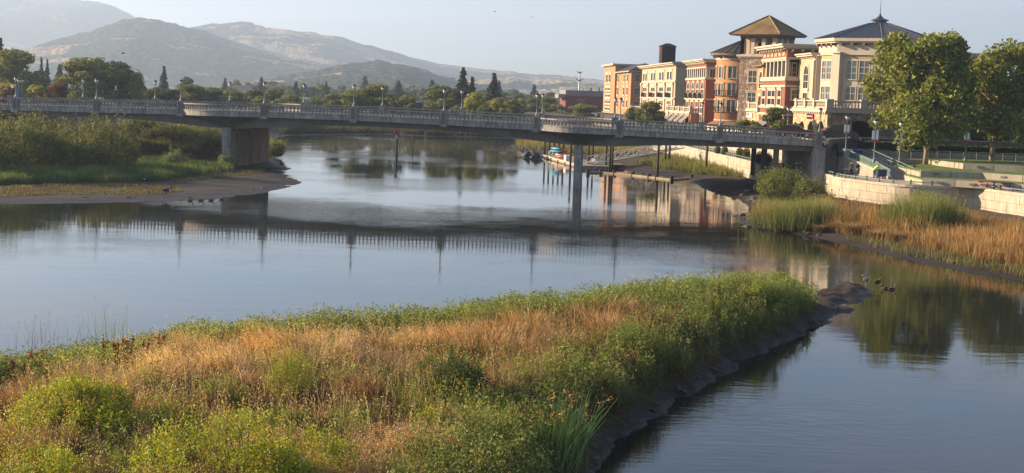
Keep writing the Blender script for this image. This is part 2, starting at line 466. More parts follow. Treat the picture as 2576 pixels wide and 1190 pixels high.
# ---- island in the foreground
far_edge = [(-700, 1010), (-300, 915), (0, 868), (200, 832), (420, 800), (700, 783), (1000, 772), (1300, 729), (1600, 694), (1850, 672), (2010, 672)]
tip = [(2120, 706), (2180, 726), (2207, 746), (2175, 762), (2096, 798), (2042, 826), (1930, 880), (1830, 936), (1733, 1002), (1660, 1045), (1595, 1089), (1545, 1144), (1503, 1186), (1430, 1290), (1330, 1420)]
isl = pxy(far_edge, 2.35) + pxy(tip, 0.0)
isl += [(1.5, 22.0), (-14, 20.0), (-34, 24.0)]
isl = [(x, y + 1.6) if i < len(far_edge) else (x, y) for i, (x, y) in enumerate(isl)]
TIP = P(2200, 748, 0)
def island_h(x, y):
    d = sdf(x, y, isl) + 1.2 * fbm(x * 0.45, y * 0.45, 3, 4) + 0.55 * fbm(x * 1.7, y * 1.7, 13, 3)
    z = np.interp(d, [-4, 0, 0.4, 1.5, 2.8, 8.0, 14], [-1.0, -0.02, 0.22, 1.15, 1.42, 1.75, 1.95])
    low = sstep(np.hypot(x - TIP.x, y - TIP.y), 3.0, 17.0)
    z = np.where(z > 0, z * (0.22 + 0.78 * low), z)
    return z + np.where(d > 0.25, 0.42, 0.08) * fbm(x * 0.9, y * 0.9, 9, 4) + np.where(d > 0.1, 0.16, 0.03) * fbm(x * 3.1, y * 3.1, 19, 2)
isx = np.arange(-46, 26, 0.2); isy = np.arange(18, 86, 0.2)
heightfield('island', island_h, isx, isy, M['mud'])

# ---- left bank, running round behind the bridge to the far shore
lb_shore = [(-420, 530), (-150, 519), (0, 513), (200, 512), (400, 508), (520, 503), (600, 494), (680, 484), (735, 470), (757, 457), (735, 444), (712, 437), (738, 424), (706, 412), (692, 398), (684, 380), (672, 352), (725, 341), (966, 337.5), (1075, 343), (1292, 348)]
LB_POLY = pxy(lb_shore) + [(60, 352), (230, 352), (230, 520), (-420, 520), (-420, 118)]
def left_h(x, y):
    d = sdf(x, y, LB_POLY) + 1.6 * fbm(x * 0.22, y * 0.22, 21, 4)
    z = np.interp(d, [-6, 0, 4, 20, 45, 60], [-1.0, 0, 0.22, 0.65, 1.5, 2.0])
    z = z + 3.6 * sstep(y, 196, 236) * sstep(d, 4, 24) + 4.2 * sstep(-x, 50, 66) * sstep(d, 22, 40)
    return np.minimum(z, 5.7) + np.where(d > 0.5, 0.3, 0.02) * fbm(x * 0.35, y * 0.35, 5, 4)
heightfield('left_bank', left_h, np.concatenate([np.arange(-420, -95, 8.0), np.arange(-95, 40, 0.9), np.arange(40, 231, 8.0)]),
            np.concatenate([np.arange(112, 250, 0.9), np.arange(250, 521, 3.0)]), M['mud_pale'])

# ---- right bank below the promenade wall
rb_shore = [(1281, 366), (1294, 374), (1335, 385), (1425, 393), (1511, 413), (1548, 423), (1639, 437), (1717, 443), (1745, 460), (1766, 473), (1808, 488), (1859, 501), (1893, 527), (1868, 536), (1846, 542), (1859, 558), (1886, 569), (2000, 590), (2130, 614), (2237, 644), (2388, 674), (2576, 709), (2780, 750)]
RB_POLY = pxy(rb_shore) + [(70, 74), (140, 74), (140, 330), (40, 330), (8, 318)]
def right_h(x, y):
    d = sdf(x, y, RB_POLY) + 1.0 * fbm(x * 0.4, y * 0.4, 31, 4)
    z = np.interp(d, [-5, 0, 1.0, 4.0, 9.0, 16], [-1.0, 0, 0.22, 0.5, 0.68, 0.8])
    return z + np.where(d > 0.3, 0.25, 0.03) * fbm(x * 0.8, y * 0.8, 6, 4)
heightfield('right_bank', right_h, np.concatenate([np.arange(-4, 62, 0.6), np.arange(62, 141, 6.0)]), np.arange(72, 331, 0.8), M['mud'])

# ---- ground beyond, to the foot of the hills and the horizon
gxs = np.array([-9000, -3000, -1200, -420, -100, 0, 100, 420, 1200, 3000, 9000.0]); gys = np.array([395, 520, 800, 1400, 2600, 4200, 8900.0])
gx, gy = np.meshgrid(gxs, gys)
Vg = np.stack([gx, gy, np.full_like(gx, 4.6)], -1).reshape(-1, 3)
n_ = len(gxs); ig = np.arange((len(gys) - 1) * n_).reshape(-1, n_)[:, :-1].ravel()
tag(obj('ground', mesh_np('ground', Vg, np.stack([ig, ig + 1, ig + n_ + 1, ig + n_], -1), M['far_soil'])), kind='structure')

# ---- hills
def hill_material(name, tree, grass, thr, gscale=0.004):
    m, N, L = _nt(name)
    v = _pos(N, L)
    big = _noise(N, L, _pos(N, L, (1, 1, 2.5)), gscale, 6, 0.6)
    sm = _noise(N, L, v, 0.03, 4, 0.7)
    ad = N.new('ShaderNodeMath'); ad.operation = 'MULTIPLY_ADD'; L.new(sm, ad.inputs[0]); ad.inputs[1].default_value = 0.22; L.new(big, ad.inputs[2])
    f = _ramp(N, L, ad.outputs[0], [(thr, (0, 0, 0)), (thr + 0.025, (1, 1, 1))])
    vo = N.new('ShaderNodeTexVoronoi'); vo.inputs['Scale'].default_value = 0.075; L.new(v, vo.inputs['Vector'])
    tc = _ramp(N, L, vo.outputs['Distance'], [(0.1, tuple(c * 1.5 for c in tree)), (0.75, tuple(c * 0.45 for c in tree))])
    col = _mix(N, L, f, tc, grass)
    inv = N.new('ShaderNodeMath'); inv.operation = 'SUBTRACT'; inv.inputs[0].default_value = 1; L.new(vo.outputs['Distance'], inv.inputs[1])
    M[name] = _finish(m, N, L, col, 1.0, _bump(N, L, inv.outputs[0], 0.8, 9.0), 0, 0.0)
hill_material('hill_wooded', (0.045, 0.055, 0.028), (0.30, 0.20, 0.10), 0.675)
hill_material('hill_far', (0.05, 0.055, 0.04), (0.30, 0.21, 0.12), 0.74)
hill_material('hill_grassy', (0.04, 0.05, 0.026), (0.34, 0.235, 0.125), 0.64, 0.0035)
hill_material('hill_field', (0.05, 0.06, 0.03), (0.30, 0.235, 0.12), 0.56, 0.005)
def hill(name, pts, Yr, front, back, mat, seed, rough=0.34, amp=5.0, nu=260, nv=60):
    xs = np.array([p[0] for p in pts], float); ys = np.array([p[1] for p in pts], float)
    u = np.linspace(xs[0], xs[-1], nu)
    pr = np.interp(u, xs, ys)
    pr = np.convolve(np.pad(pr, 2, mode='edge'), np.ones(5) / 5, 'valid') - 7.0 * fbm(u / 46.0, u * 0 + seed, seed, 4) - 2.2 * fbm(u / 7.0, u * 0 + seed, seed + 3, 2)
    k = np.array([D(a, b, 1.0).x for a, b in zip(u, pr)])
    zr = np.array([Zat(a, b, Yr) for a, b in zip(u, pr)])
    t = np.linspace(0, 1, nv); tr = 0.72
    Yt = np.where(t < tr, Yr - front * (1 - t / tr), Yr + back * (t - tr) / (1 - tr))
    prof = np.where(t < tr, np.sin(np.clip(t / tr, 0, 1) * math.pi / 2) ** 1.25, np.cos(np.clip((t - tr) / (1 - tr), 0, 1) * math.pi / 2))
    kk, YY = np.meshgrid(k, Yt); PP = np.repeat(prof[:, None], nu, 1); ZR = np.repeat(zr[None, :], nv, 0)
    XX = kk * Yr * (0.35 + 0.65 * YY / Yr)
    base = 3.0
    s = 1 / max(90.0, Yr * 0.045)
    val = fbm(XX * s, YY * s, seed, 5, 0.55)
    ridge = fbm(XX * s * 0.9, YY * s * 0.35, seed + 50, 4)
    fall = 1 - np.exp(-((np.repeat(t[:, None], nu, 1) - tr) / 0.10) ** 2)
    Z = base + (ZR - base) * (PP + (rough * val + rough * 1.6 * ridge) * PP * fall) + amp * fbm(XX / 14, YY / 14, seed + 9, 3) * sstep(PP, 0.03, 0.2)
    Z = np.minimum(Z, base + (ZR - base) * (0.25 + 0.75 * np.sqrt(np.clip(PP, 0, 1))) + amp)
    V = np.stack([XX, YY, Z], -1).reshape(-1, 3)
    i = np.arange((nv - 1) * nu).reshape(nv - 1, nu)[:, :-1].ravel()
    return tag(obj(name, mesh_np(name, V, np.stack([i, i + 1, i + nu + 1, i + nu], -1), mat, smooth=True)), kind='structure')
hill('hill', [(-700, 10), (-400, -30), (-100, -15), (60, -6), (150, 0), (250, 4), (300, 20), (335, 40), (365, 58), (430, 74), (520, 105), (640, 150), (800, 195)], 6900, 2250, 1350, M['hill_far'], 101, amp=9)
hill('hill', [(420, 90), (505, 82), (540, 73), (590, 73), (625, 65), (660, 72), (700, 84), (760, 90), (830, 95), (862, 101), (900, 118), (940, 126), (1000, 141), (1060, 152), (1100, 159), (1170, 170), (1230, 176), (1300, 183), (1400, 192), (1450, 200), (1518, 208), (1800, 225), (2300, 240), (2900, 250)], 5250, 1650, 1050, M['hill_grassy'], 131, amp=8)
hill('hill', [(-600, 235), (-250, 205), (-60, 178), (60, 150), (150, 118), (230, 88), (300, 69), (360, 63), (420, 63), (500, 82), (570, 102), (660, 126), (760, 150), (860, 176), (980, 205), (1100, 232)], 3900, 1500, 900, M['hill_wooded'], 151, amp=8)
hill('hill', [(1120, 228), (1180, 205), (1260, 202), (1350, 212), (1430, 205), (1500, 214), (1600, 222), (1800, 235), (2000, 245)], 3450, 1050, 750, M['hill_field'], 191, amp=6, nu=160)
hill('hill', [(560, 228), (660, 205), (760, 186), (850, 176), (900, 166), (960, 163), (1020, 167), (1060, 176), (1110, 192), (1180, 207), (1260, 226), (1340, 240)], 2550, 900, 600, M['hill_wooded'], 171, amp=7, nu=200)

# ---- haze over the valley
mh, N, L = _nt('haze_air')
pv = N.new('ShaderNodeVolumePrincipled'); oh = N.new('ShaderNodeOutputMaterial')
pv.inputs['Color'].default_value = (0.60, 0.76, 1.0, 1)
pv.inputs['Density'].default_value = 0.00020
pv.inputs['Anisotropy'].default_value = 0.35
L.new(pv.outputs[0], oh.inputs['Volume'])
tag(MB().box(-9800, 9800, -150, 9000, -2.2, 500).build('haze', mh), kind='stuff')
# ------------------------------------------------------------------ road bridge
AL = math.radians(13.5)
BA = Vector((math.cos(AL), -math.sin(AL), 0))         # along the bridge, to the right
BQ = Vector((0.045, 0.999, 0))                        # across, away from the camera
BN = Vector((-math.sin(AL), -math.cos(AL), 0))        # out of the near face
BW = 25.0
BO = D(455, 258, 178.9); BO.z = 0
def s_of(px, off=0.0):                                # distance along the near face for a picture column
    d = ray(px, hor(px) + 60); o = BO + BN * off
    # C0 + t d = o + s BA   (in plan)
    det = d.x * (-BA.y) - d.y * (-BA.x)
    t = (o.x * (-BA.y) - o.y * (-BA.x)) / det
    p = Vector((d.x * t, d.y * t, 0)) - o
    return p.dot(BA)
PIL_PX = [-165, 40, 243, 455, 665, 890, 1117, 1350, 1560, 1812, 2062]
PIL_S = [s_of(x) for x in PIL_PX]
PIL_Z = [7.8, 7.92, 8.05, 8.18, 8.25, 8.27, 8.15, 7.97, 7.76, 7.58, 7.36]
def railz(s): return float(np.interp(s, PIL_S, PIL_Z))
PIER_S = [s_of(569), s_of(1458)]
def depth_below(s):                                   # girder depth below the rail
    h = 2.15
    for ps in PIER_S: h = max(h, 2.15 + 0.85 * math.exp(-((s - ps) / 9.0) ** 2))
    return h
def BP(s, off, z, w=0.0):                             # s along, off out of near face, w across
    p = BO + BA * s + BN * off + BQ * w; p.z = z; return p
bridge = thing('road_bridge', 'long grey concrete road bridge with balustrades crossing the river', 'bridge', tuple(BP(PIL_S[4], 0, 0)))
BINV = -bridge.location
def bobj(name, me, parent=bridge):
    o = obj(name, me, parent)
    if parent is bridge: o.location = BINV
    return o
def loft(rows, closed=False):                         # rows of equal-length point lists -> quads
    mb = MB(); n = len(rows[0]); vs_ = [p for r in rows for p in r]; fs = []
    for i in range(len(rows) - 1):
        for k in range(n - (0 if closed else 1)):
            k2 = (k + 1) % n
            fs.append((i * n + k, i * n + k2, (i + 1) * n + k2, (i + 1) * n + k))
    if closed:
        fs.append(tuple(range(n - 1, -1, -1))); fs.append(tuple((len(rows) - 1) * n + k for k in range(n)))
    mb.add(vs_, fs); return mb
# girder with arched soffit, set back under the fascia
S0, S1 = PIL_S[0] - 2, PIL_S[-1] + 0.6
ss = np.linspace(S0, S1, 90)
rows = []
for s in ss:
    zt, zb = railz(s) - 1.42, railz(s) - depth_below(s)
    rows.append([BP(s, -0.75, zt), BP(s, -0.85, zb), BP(s, 0.85, zb, BW), BP(s, 0.75, zt, BW)])
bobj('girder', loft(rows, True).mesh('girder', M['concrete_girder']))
rows = []
for s in ss:
    z = railz(s) - 1.02
    rows.append([BP(s, -0.14, z), BP(s, -0.14, z - 0.38), BP(s, 0.14, z - 0.38, BW), BP(s, 0.14, z, BW)])
bobj('deck', loft(rows, True).mesh('deck', M['asphalt']))
# ribs on the girder face (formwork joints)
for s in np.arange(S0 + 3, S1 - 1, 5.6):
    zt, zb = railz(s) - 1.44, railz(s) - depth_below(s) + 0.02
    mb = MB(); a, b, c, d = BP(s, -0.815, zt), BP(s + 0.10, -0.815, zt), BP(s + 0.10, -0.815, zb), BP(s, -0.815, zb)
    e = BN * 0.12
    mb.add([a, b, c, d, a + e * .0 - BN * 0.1, b - BN * 0.1, c - BN * 0.1, d - BN * 0.1], [(0, 3, 2, 1), (4, 5, 6, 7), (0, 1, 5, 4), (1, 2, 6, 5), (2, 3, 7, 6), (3, 0, 4, 7)])
    bobj('joint', mb.mesh('joint', M['concrete_girder']))
# baluster, one mesh
BALH = 0.66
bal_me = MB().lathe([(0.115, 0), (0.115, 0.05), (0.075, 0.10), (0.095, 0.22), (0.088, 0.36), (0.06, 0.52), (0.085, 0.57), (0.115, 0.60), (0.115, BALH)], 6).mesh('baluster', M['concrete'])
def span_pts(i, side):                                # outline of a parapet panel: list of (s, off) samples
    a, b = PIL_S[i] + 0.36, PIL_S[i + 1] - 0.36
    bay = i in (3, 7)
    n = 24 if bay else 2
    out = []
    for t in np.linspace(0, 1, n):
        off = 2.3 * (1 - (2 * t - 1) ** 2) if bay else 0.0
        out.append((a + (b - a) * t, off))
    return out, bay
def strip(pts, off0, off1, zt, zb, sgn, w):           # long member between two offsets and heights (below rail)
    rows = []
    for s, o in pts:
        zr = railz(s); f = lambda q: (sgn * (o + q))
        rows.append([BP(s, f(off1), zr - zt, w), BP(s, f(off1), zr - zb, w), BP(s, f(off0), zr - zb, w), BP(s, f(off0), zr - zt, w)])
    return loft(rows, True)
far_bal_v = []
for side in (0, 1):
    sgn, w = (1, 0.0) if side == 0 else (-1, BW)
    for i in range(len(PIL_S) - 1):
        pts, bay = span_pts(i, side)
        par = bobj('balustrade', strip(pts, -0.20, 0.14, 0.80, 1.50, sgn, w).mesh('balustrade', M['concrete']))
        r = obj('rail', strip(pts, -0.26, 0.22, 0.0, 0.15, sgn, w).mesh('rail', M['concrete']), par)
        if side == 0:
            obj('fascia_moulding', strip(pts, 0.143, 0.20, 0.80, 0.90, sgn, w).mesh('fascia_moulding', M['concrete']), par)
        # balusters
        L_ = 0; cum = [0]
        for q in range(len(pts) - 1):
            A_, B_ = BP(*pts[q], 0), BP(*pts[q + 1], 0); L_ += (B_ - A_).length; cum.append(L_)
        nb = int(L_ / 0.47)
        for k in range(nb):
            dd = (k + 0.5) / nb * L_
            s = float(np.interp(dd, cum, [p[0] for p in pts])); o = float(np.interp(dd, cum, [p[1] for p in pts]))
            p = BP(s, sgn * (o - 0.03), railz(s) - 0.80, w)
            if side == 0 and i >= 1: obj('baluster', bal_me, par, p)
            else: far_bal_v.append(p)
bv = np.array([v.co[:] for v in bal_me.vertices]); bf = [tuple(p.vertices) for p in bal_me.polygons]
mb = MB()
for p in far_bal_v: mb.add([(x + p.x, y + p.y, z + p.z) for x, y, z in bv], bf)
fb = bobj('balusters', mb.mesh('balusters', M['concrete'])); fb['kind'] = 'stuff'
# pilasters between the panels
for side in (0, 1):
    w = 0.0 if side == 0 else BW
    for i, s in enumerate(PIL_S):
        zr = railz(s); mb = MB()
        def blk(h0, h1, hs, o0, o1):
            q = []
            for z in (h0, h1):
                for (a, b) in ((-hs, o0), (hs, o0), (hs, o1), (-hs, o1)):
                    q.append(BP(s + a, b if side == 0 else -b, zr + z, w))
            mb.add(q, [(0, 3, 2, 1), (4, 5, 6, 7), (0, 1, 5, 4), (1, 2, 6, 5), (2, 3, 7, 6), (3, 0, 4, 7)])
        blk(-1.62, 0.10, 0.36, -0.35, 0.30); blk(0.10, 0.20, 0.43, -0.42, 0.37); blk(-1.72, -1.50, 0.45, -0.30, 0.40)
        pil = bobj('pilaster', mb.mesh('pilaster', M['concrete']))
        if side == 0:
            mb = MB(); blk(-1.30, -0.02, 0.24, 0.302, 0.32)
            obj('panel', mb.mesh('panel', M['concrete_girder']), pil)
# flared corbels carrying the two bays
for i, ps in ((3, PIER_S[0]), (7, PIER_S[1])):
    pts, _ = span_pts(i, 0); rows = []
    for t in np.linspace(0, 1, 8):
        row = []
        for s, o in pts:
            e = t ** 0.85
            zz = (railz(s) - 1.50) * (1 - t) + (railz(ps) - 2.95) * t
            row.append(BP(s * (1 - e) + (ps + (s - ps) * 0.10) * e, (o + 0.10) * (1 - e) + (-0.55) * e, zz))
        rows.append(row)
    bobj('corbel', loft(rows).mesh('corbel', M['concrete_girder'], True))
    bobj('bay_floor', MB().add([BP(s, o + 0.1, railz(s) - 1.45) for s, o in pts], [tuple(range(len(pts)))]).mesh('bay_floor', M['concrete_girder']))
# piers: rounded front column, then wall segments running back under the deck
def pier(ps, z0, segs, half, name_mat, joints):
    zt = railz(ps) - 2.9
    par = bobj('pier', MB().add(*_cyl(BP(ps, -0.2, z0), half, z0, zt)).mesh('pier', M['concrete']))
    for z in joints:
        obj('joint_band', MB().add(*_cyl(BP(ps, -0.2, z), half + 0.015, z, z + 0.07)).mesh('joint_band', M['concrete_girder']), par)
    for w0, w1 in segs:
        q = []
        for z in (z0, zt):
            for (a, w) in ((-half * 0.82, w0), (half * 0.82, w0), (half * 0.82, w1), (-half * 0.82, w1)):
                q.append(BP(ps + a, 0, z, w))
        obj('pier_wall', MB().add(q, [(0, 1, 2, 3), (4, 7, 6, 5), (0, 4, 5, 1), (1, 5, 6, 2), (2, 6, 7, 3), (3, 7, 4, 0)]).mesh('pier_wall', M['concrete_pier']), par)
def _cyl(c, r, z0, z1, seg=20):
    vs_ = []
    for z in (z0, z1):
        for k in range(seg):
            a = 2 * math.pi * k / seg; vs_.append((c.x + r * math.cos(a), c.y + r * math.sin(a), z))
    return vs_, [tuple(range(seg - 1, -1, -1)), tuple(range(seg, 2 * seg))] + [(k, (k + 1) % seg, seg + (k + 1) % seg, seg + k) for k in range(seg)]
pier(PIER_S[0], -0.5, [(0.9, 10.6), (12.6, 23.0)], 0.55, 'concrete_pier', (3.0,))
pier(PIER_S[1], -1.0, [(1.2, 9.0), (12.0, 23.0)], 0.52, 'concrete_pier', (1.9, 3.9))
for w0, w1 in ((2.0, 2.5), (5.0, 5.5), (8.6, 9.1), (14.5, 15.0), (18, 18.5), (21.5, 22)):   # bearings above the left pier
    q = []
    for z in (railz(PIER_S[0]) - 3.35, railz(PIER_S[0]) - 3.0):
        for (a, w) in ((-0.6, w0), (0.6, w0), (0.6, w1), (-0.6, w1)): q.append(BP(PIER_S[0] + a, 0, z, w))
    bobj('bearing', MB().add(q, [(0, 1, 2, 3), (4, 7, 6, 5), (0, 4, 5, 1), (1, 5, 6, 2), (2, 6, 7, 3), (3, 7, 4, 0)]).mesh('bearing', M['iron']))
# right abutment with the tall end pier
se = PIL_S[-1]
q = []
for z in (1.2, railz(se) - 1.6):
    for (a, w) in ((-0.55, -0.2), (0.75, -0.2), (0.75, BW), (-0.55, BW)): q.append(BP(se + a, 0, z, w))
bobj('abutment', MB().add(q, [(0, 1, 2, 3), (4, 7, 6, 5), (0, 4, 5, 1), (1, 5, 6, 2), (2, 6, 7, 3), (3, 7, 4, 0)]).mesh('abutment', M['concrete']))
for w in (2.0, 12.5, 23.0):
    bobj('column', MB().add(*_cyl(BP(s_of(1962), 0, 1.2, w), 0.34, 1.2, railz(se) - 2.0)).mesh('column', M['concrete_girder'], False))

# ------------------------------------------------------------------ lamps
def make_lamp(h=2.6, post='lamp_post', globe=0.25):
    """flared base, slim post, acorn globe under a dark hood; stands at z = 0"""
    post_me = MB().lathe([(0.20, 0), (0.19, 0.10), (0.13, 0.22), (0.085, 0.42), (0.06, 0.75), (0.05, h - 0.62), (0.09, h - 0.58), (0.09, h - 0.50)], 8).mesh('post', M[post], True)
    gl = MB().lathe([(0.09, h - 0.50), (0.17, h - 0.42), (globe * 0.86, h - 0.28), (globe * 0.84, h - 0.20)], 10).mesh('globe', M['globe'], True)
    hood = MB().lathe([(globe * 0.86, h - 0.20), (globe, h - 0.17), (globe * 0.8, h - 0.05), (globe * 0.35, h + 0.03), (0.03, h + 0.05), (0.02, h + 0.14)], 10).mesh('hood', M['iron'], True)
    return (('post', post_me), ('globe', gl), ('hood', hood))
LAMP_B = make_lamp(2.6)
def lamp(parts, loc, label, group, scale=1.0):
    t = thing('street_lamp', label, 'street lamp', tuple(loc), 0, group); t.scale = (scale,) * 3
    for n, me in parts: obj(n, me, t)
    return t
names_n = ['at the left frame edge', 'over the leafy bush on the left bank', 'at the left end of the left bay', 'at the right end of the left bay', 'left of the red channel marker',
           'in front of the conifers', 'at the left end of the right bay', 'at the right end of the right bay', 'before the orange round building', 'at the right end of the bridge']
for i in range(1, len(PIL_S)):
    s = PIL_S[i]
    lamp(LAMP_B, BP(s, 0.0, railz(s) + 0.2), 'globe lamp on the near bridge parapet ' + names_n[i - 1], 'lamps on the near parapet')
far_px = [213, 398, 585, 768, 960, 1160, 1362, 1573, 1773, 2015]
names_f = ['farthest left', 'second from the left', 'above the left bay', 'before the white building', 'before the rounded green trees', 'before the tall conifers', 'beside a near lamp at the right bay',
           'before the cream hotel front', 'before the red hotel front', 'before the small street tree']
for i, s in enumerate(PIL_S[1:]):
    lamp(LAMP_B, BP(s, 0.0, railz(s) + 0.2, BW), 'smaller globe lamp on the far bridge parapet ' + names_f[i], 'lamps on the far parapet')
# ------------------------------------------------------------------ hotel row on the right bank
RROT = math.atan2(0.06, 0.998)
RU, RV = Vector((-0.06, 0.998, 0)), Vector((0.998, 0.06, 0))
GC = Vector((*XY(1978, 215), 0))
def on_row(px):                                       # where a picture column meets the facade line
    d = ray(px, hor(px) + 40); t = GC.dot(RV) / (d.x * RV.x + d.y * RV.y)
    return Vector((d.x * t, d.y * t, 0))
STREET = 6.2
def bldg(name, label, p, rot=RROT, z=STREET, cat='building', group=None):
    t = thing(name, label, cat, (p[0], p[1], z), rot, group); t['_z'] = z; return t
def wbox(t, name, mat, x0, x1, y0, y1, z0, z1):       # heights given as absolute z
    b = t.location.z
    return ubox(name, t, M[mat], x0, x1, y0, y1, z0 - b, z1 - b)
_wm = {}
def frame_mesh(w, h, nx, ny, tw, mat, arch=False, mull=0.07, lintel=True):
    k = (round(w, 2), round(h, 2), nx, ny, tw, mat, arch, mull, lintel)
    if k in _wm: return _wm[k]
    mb = MB(); d0, d1 = -0.10, 0.06                    # proud of the wall, facing -y
    mb.box(-w / 2 - tw, -w / 2, d0, d1, 0, h); mb.box(w / 2, w / 2 + tw, d0, d1, 0, h)
    mb.box(-w / 2 - tw * 1.4, w / 2 + tw * 1.4, d0 - 0.08, d1, -tw, 0)
    if not arch:
        mb.box(-w / 2 - tw, w / 2 + tw, d0, d1, h, h + tw)
        if lintel: mb.box(-w / 2 - tw * 1.5, w / 2 + tw * 1.5, d0 - 0.10, d1, h + tw, h + tw * 1.7)
    else:
        r = w / 2; n = 10
        for i in range(n):
            a0, a1 = math.pi * i / n, math.pi * (i + 1) / n
            q = []
            for y in (d0, d1):
                for (rr, a) in ((r, a0), (r + tw, a0), (r + tw, a1), (r, a1)): q.append((rr * math.cos(a), y, h + rr * math.sin(a)))
            mb.add(q, [(0, 1, 2, 3), (4, 7, 6, 5), (0, 4, 5, 1), (1, 5, 6, 2), (2, 6, 7, 3), (3, 7, 4, 0)])
    H = h + (w / 2 if arch else 0)
    for i in range(1, nx): x = -w / 2 + w * i / nx; mb.box(x - mull / 2, x + mull / 2, d0 + 0.03, d1, 0, H)
    for i in range(1, ny): z = h * i / ny; mb.box(-w / 2, w / 2, d0 + 0.035, d1, z - mull / 2, z + mull / 2)
    if arch: mb.box(-w / 2, w / 2, d0 + 0.035, d1, h - mull / 2, h + mull / 2)
    _wm[k] = mb.mesh('window', M[mat]); return _wm[k]
def window(t, ax, plane, c, z0, z1, w, nx=2, ny=1, tw=0.16, mat='trim', gl='glass', arch=False, mull=0.08, lintel=True, rot=None, pos=None):
    """ax 'L': on x = plane facing -x, centre y = c;  ax 'E': on y = plane facing -y, centre x = c"""
    b = t.location.z; h = z1 - z0 - (w / 2 if arch else 0)
    if pos is None:
        pos, rot = ((plane, c, z0 - b), -math.pi / 2) if ax == 'L' else ((c, plane, z0 - b), 0.0)
    else: pos = (pos[0], pos[1], z0 - b)
    o = obj('window', frame_mesh(w, h, nx, ny, tw, mat, arch, mull, lintel), t, pos, (0, 0, rot))
    for i in range(nx):
        for j in range(ny):
            x0, x1 = -w / 2 + w * i / nx, -w / 2 + w * (i + 1) / nx
            ubox('pane', o, M[gl if (i + j) % 3 else gl], x0, x1, -0.02, 0.02, h * j / ny, h * (j + 1) / ny)
    if arch:
        k = ('lunette', round(w, 2), gl)
        if k not in _wm:
            pts = [(w / 2 * math.cos(math.pi * i / 10), w / 2 * math.sin(math.pi * i / 10)) for i in range(11)]
            _wm[k] = MB().add([(x, -0.02, z) for x, z in pts], [tuple(range(len(pts)))]).mesh('lunette', M[gl])
        obj('lunette', _wm[k], o, (0, 0, h))
    return o
def cornice(t, x0, x1, y0, y1, z, steps, mat='trim', name='cornice'):
    for dz0, dz1, out in steps:
        wbox(t, name, mat, x0 - out, x1 + out, y0 - out, y1 + out, z + dz0, z + dz1)
def iron_balcony(t, ax, plane, c, z, w):
    b = t.location.z; mb = MB(); d = 0.45
    mb.box(-w / 2, w / 2, -d, 0, -0.08, 0)
    for x in np.linspace(-w / 2, w / 2, max(4, int(w / 0.28))): mb.box(x - 0.025, x + 0.025, -d, -d + 0.05, 0, 0.95)
    mb.box(-w / 2, w / 2, -d - 0.01, -d + 0.06, 0.93, 1.0)
    return obj('balcony', mb.mesh('balcony', M['iron']), t, (plane, c, z - b) if ax == 'L' else (c, plane, z - b), (0, 0, -math.pi / 2 if ax == 'L' else 0))
_bal2 = MB().lathe([(0.13, 0), (0.13, 0.08), (0.07, 0.14), (0.13, 0.36), (0.06, 0.66), (0.12, 0.72), (0.12, 0.8)], 6).mesh('baluster', M['trim'])
def parapet_balustrade(t, ax, plane, c0, c1, z, posts, sp=0.42, h=1.12, mat='trim'):
    """stone balustrade with square posts and turned balusters"""
    b = t.location.z; par = obj('balustrade', MB().box(0, c1 - c0, -0.18, 0.18, 0, 0.16).mesh('balustrade', M[mat]), t,
                                (plane, c1, z - b) if ax == 'L' else (c0, plane, z - b), (0, 0, -math.pi / 2 if ax == 'L' else 0))
    L = c1 - c0
    ubox('rail', par, M[mat], 0, L, -0.2, 0.2, h - 0.16, h)
    ps = [(c1 - p if ax == 'L' else p - c0) for p in posts]
    for p in ps:
        ubox('post', par, M[mat], p - 0.35, p + 0.35, -0.3, 0.3, 0, h + 0.08); ubox('post_cap', par, M[mat], p - 0.42, p + 0.42, -0.37, 0.37, h + 0.08, h + 0.2)
    x = 0.25
    while x < L - 0.1:
        if all(abs(x - p) > 0.5 for p in ps): obj('baluster', _bal2, par, (x, 0, 0.16), None, (1, 1, (h - 0.32) / 0.8))
        x += sp
    return par
def arcade(t, ax, plane, c0, c1, z0, z1, arches, mat, thick=0.7, depth=3.0, back='stucco_peach'):
    """wall with arched openings; arches: (centre, width, crown z)"""
    b = t.location.z; L = c1 - c0
    xs = set([0.0, L])
    for c, w, zc in arches:
        cc = (c1 - c) if ax == 'L' else c - c0
        for i in range(13): xs.add(round(cc - w / 2 * math.cos(math.pi * i / 12), 4))
        xs.add(round(cc - w / 2 - 1e-3, 4)); xs.add(round(cc + w / 2 + 1e-3, 4))
    xs = sorted(x for x in xs if -1e-6 <= x <= L + 1e-6); zb = []
    for x in xs:
        v = z0
        for c, w, zc in arches:
            cc = (c1 - c) if ax == 'L' else c - c0
            if abs(x - cc) <= w / 2 + 1e-4: v = zc - w / 2 * 1.05 + math.sqrt(max(0, (w / 2) ** 2 - (x - cc) ** 2)) * 1.05
        zb.append(v - b)
    rows = [[(x, 0, z1 - b), (x, 0, z), (x, thick, z), (x, thick, z1 - b)] for x, z in zip(xs, zb)]
    loc = (plane, c1, 0) if ax == 'L' else (c0, plane, 0)
    rot = (0, 0, -math.pi / 2 if ax == 'L' else 0)
    o = obj('arcade_wall', loft(rows, True).mesh('arcade_wall', M[mat]), t, loc, rot)
    obj('arcade_interior', MB().box(0, L, depth, depth + 0.2, z0 - b, z1 - b).mesh('arcade_interior', M[back]), t, loc, rot)
    return o
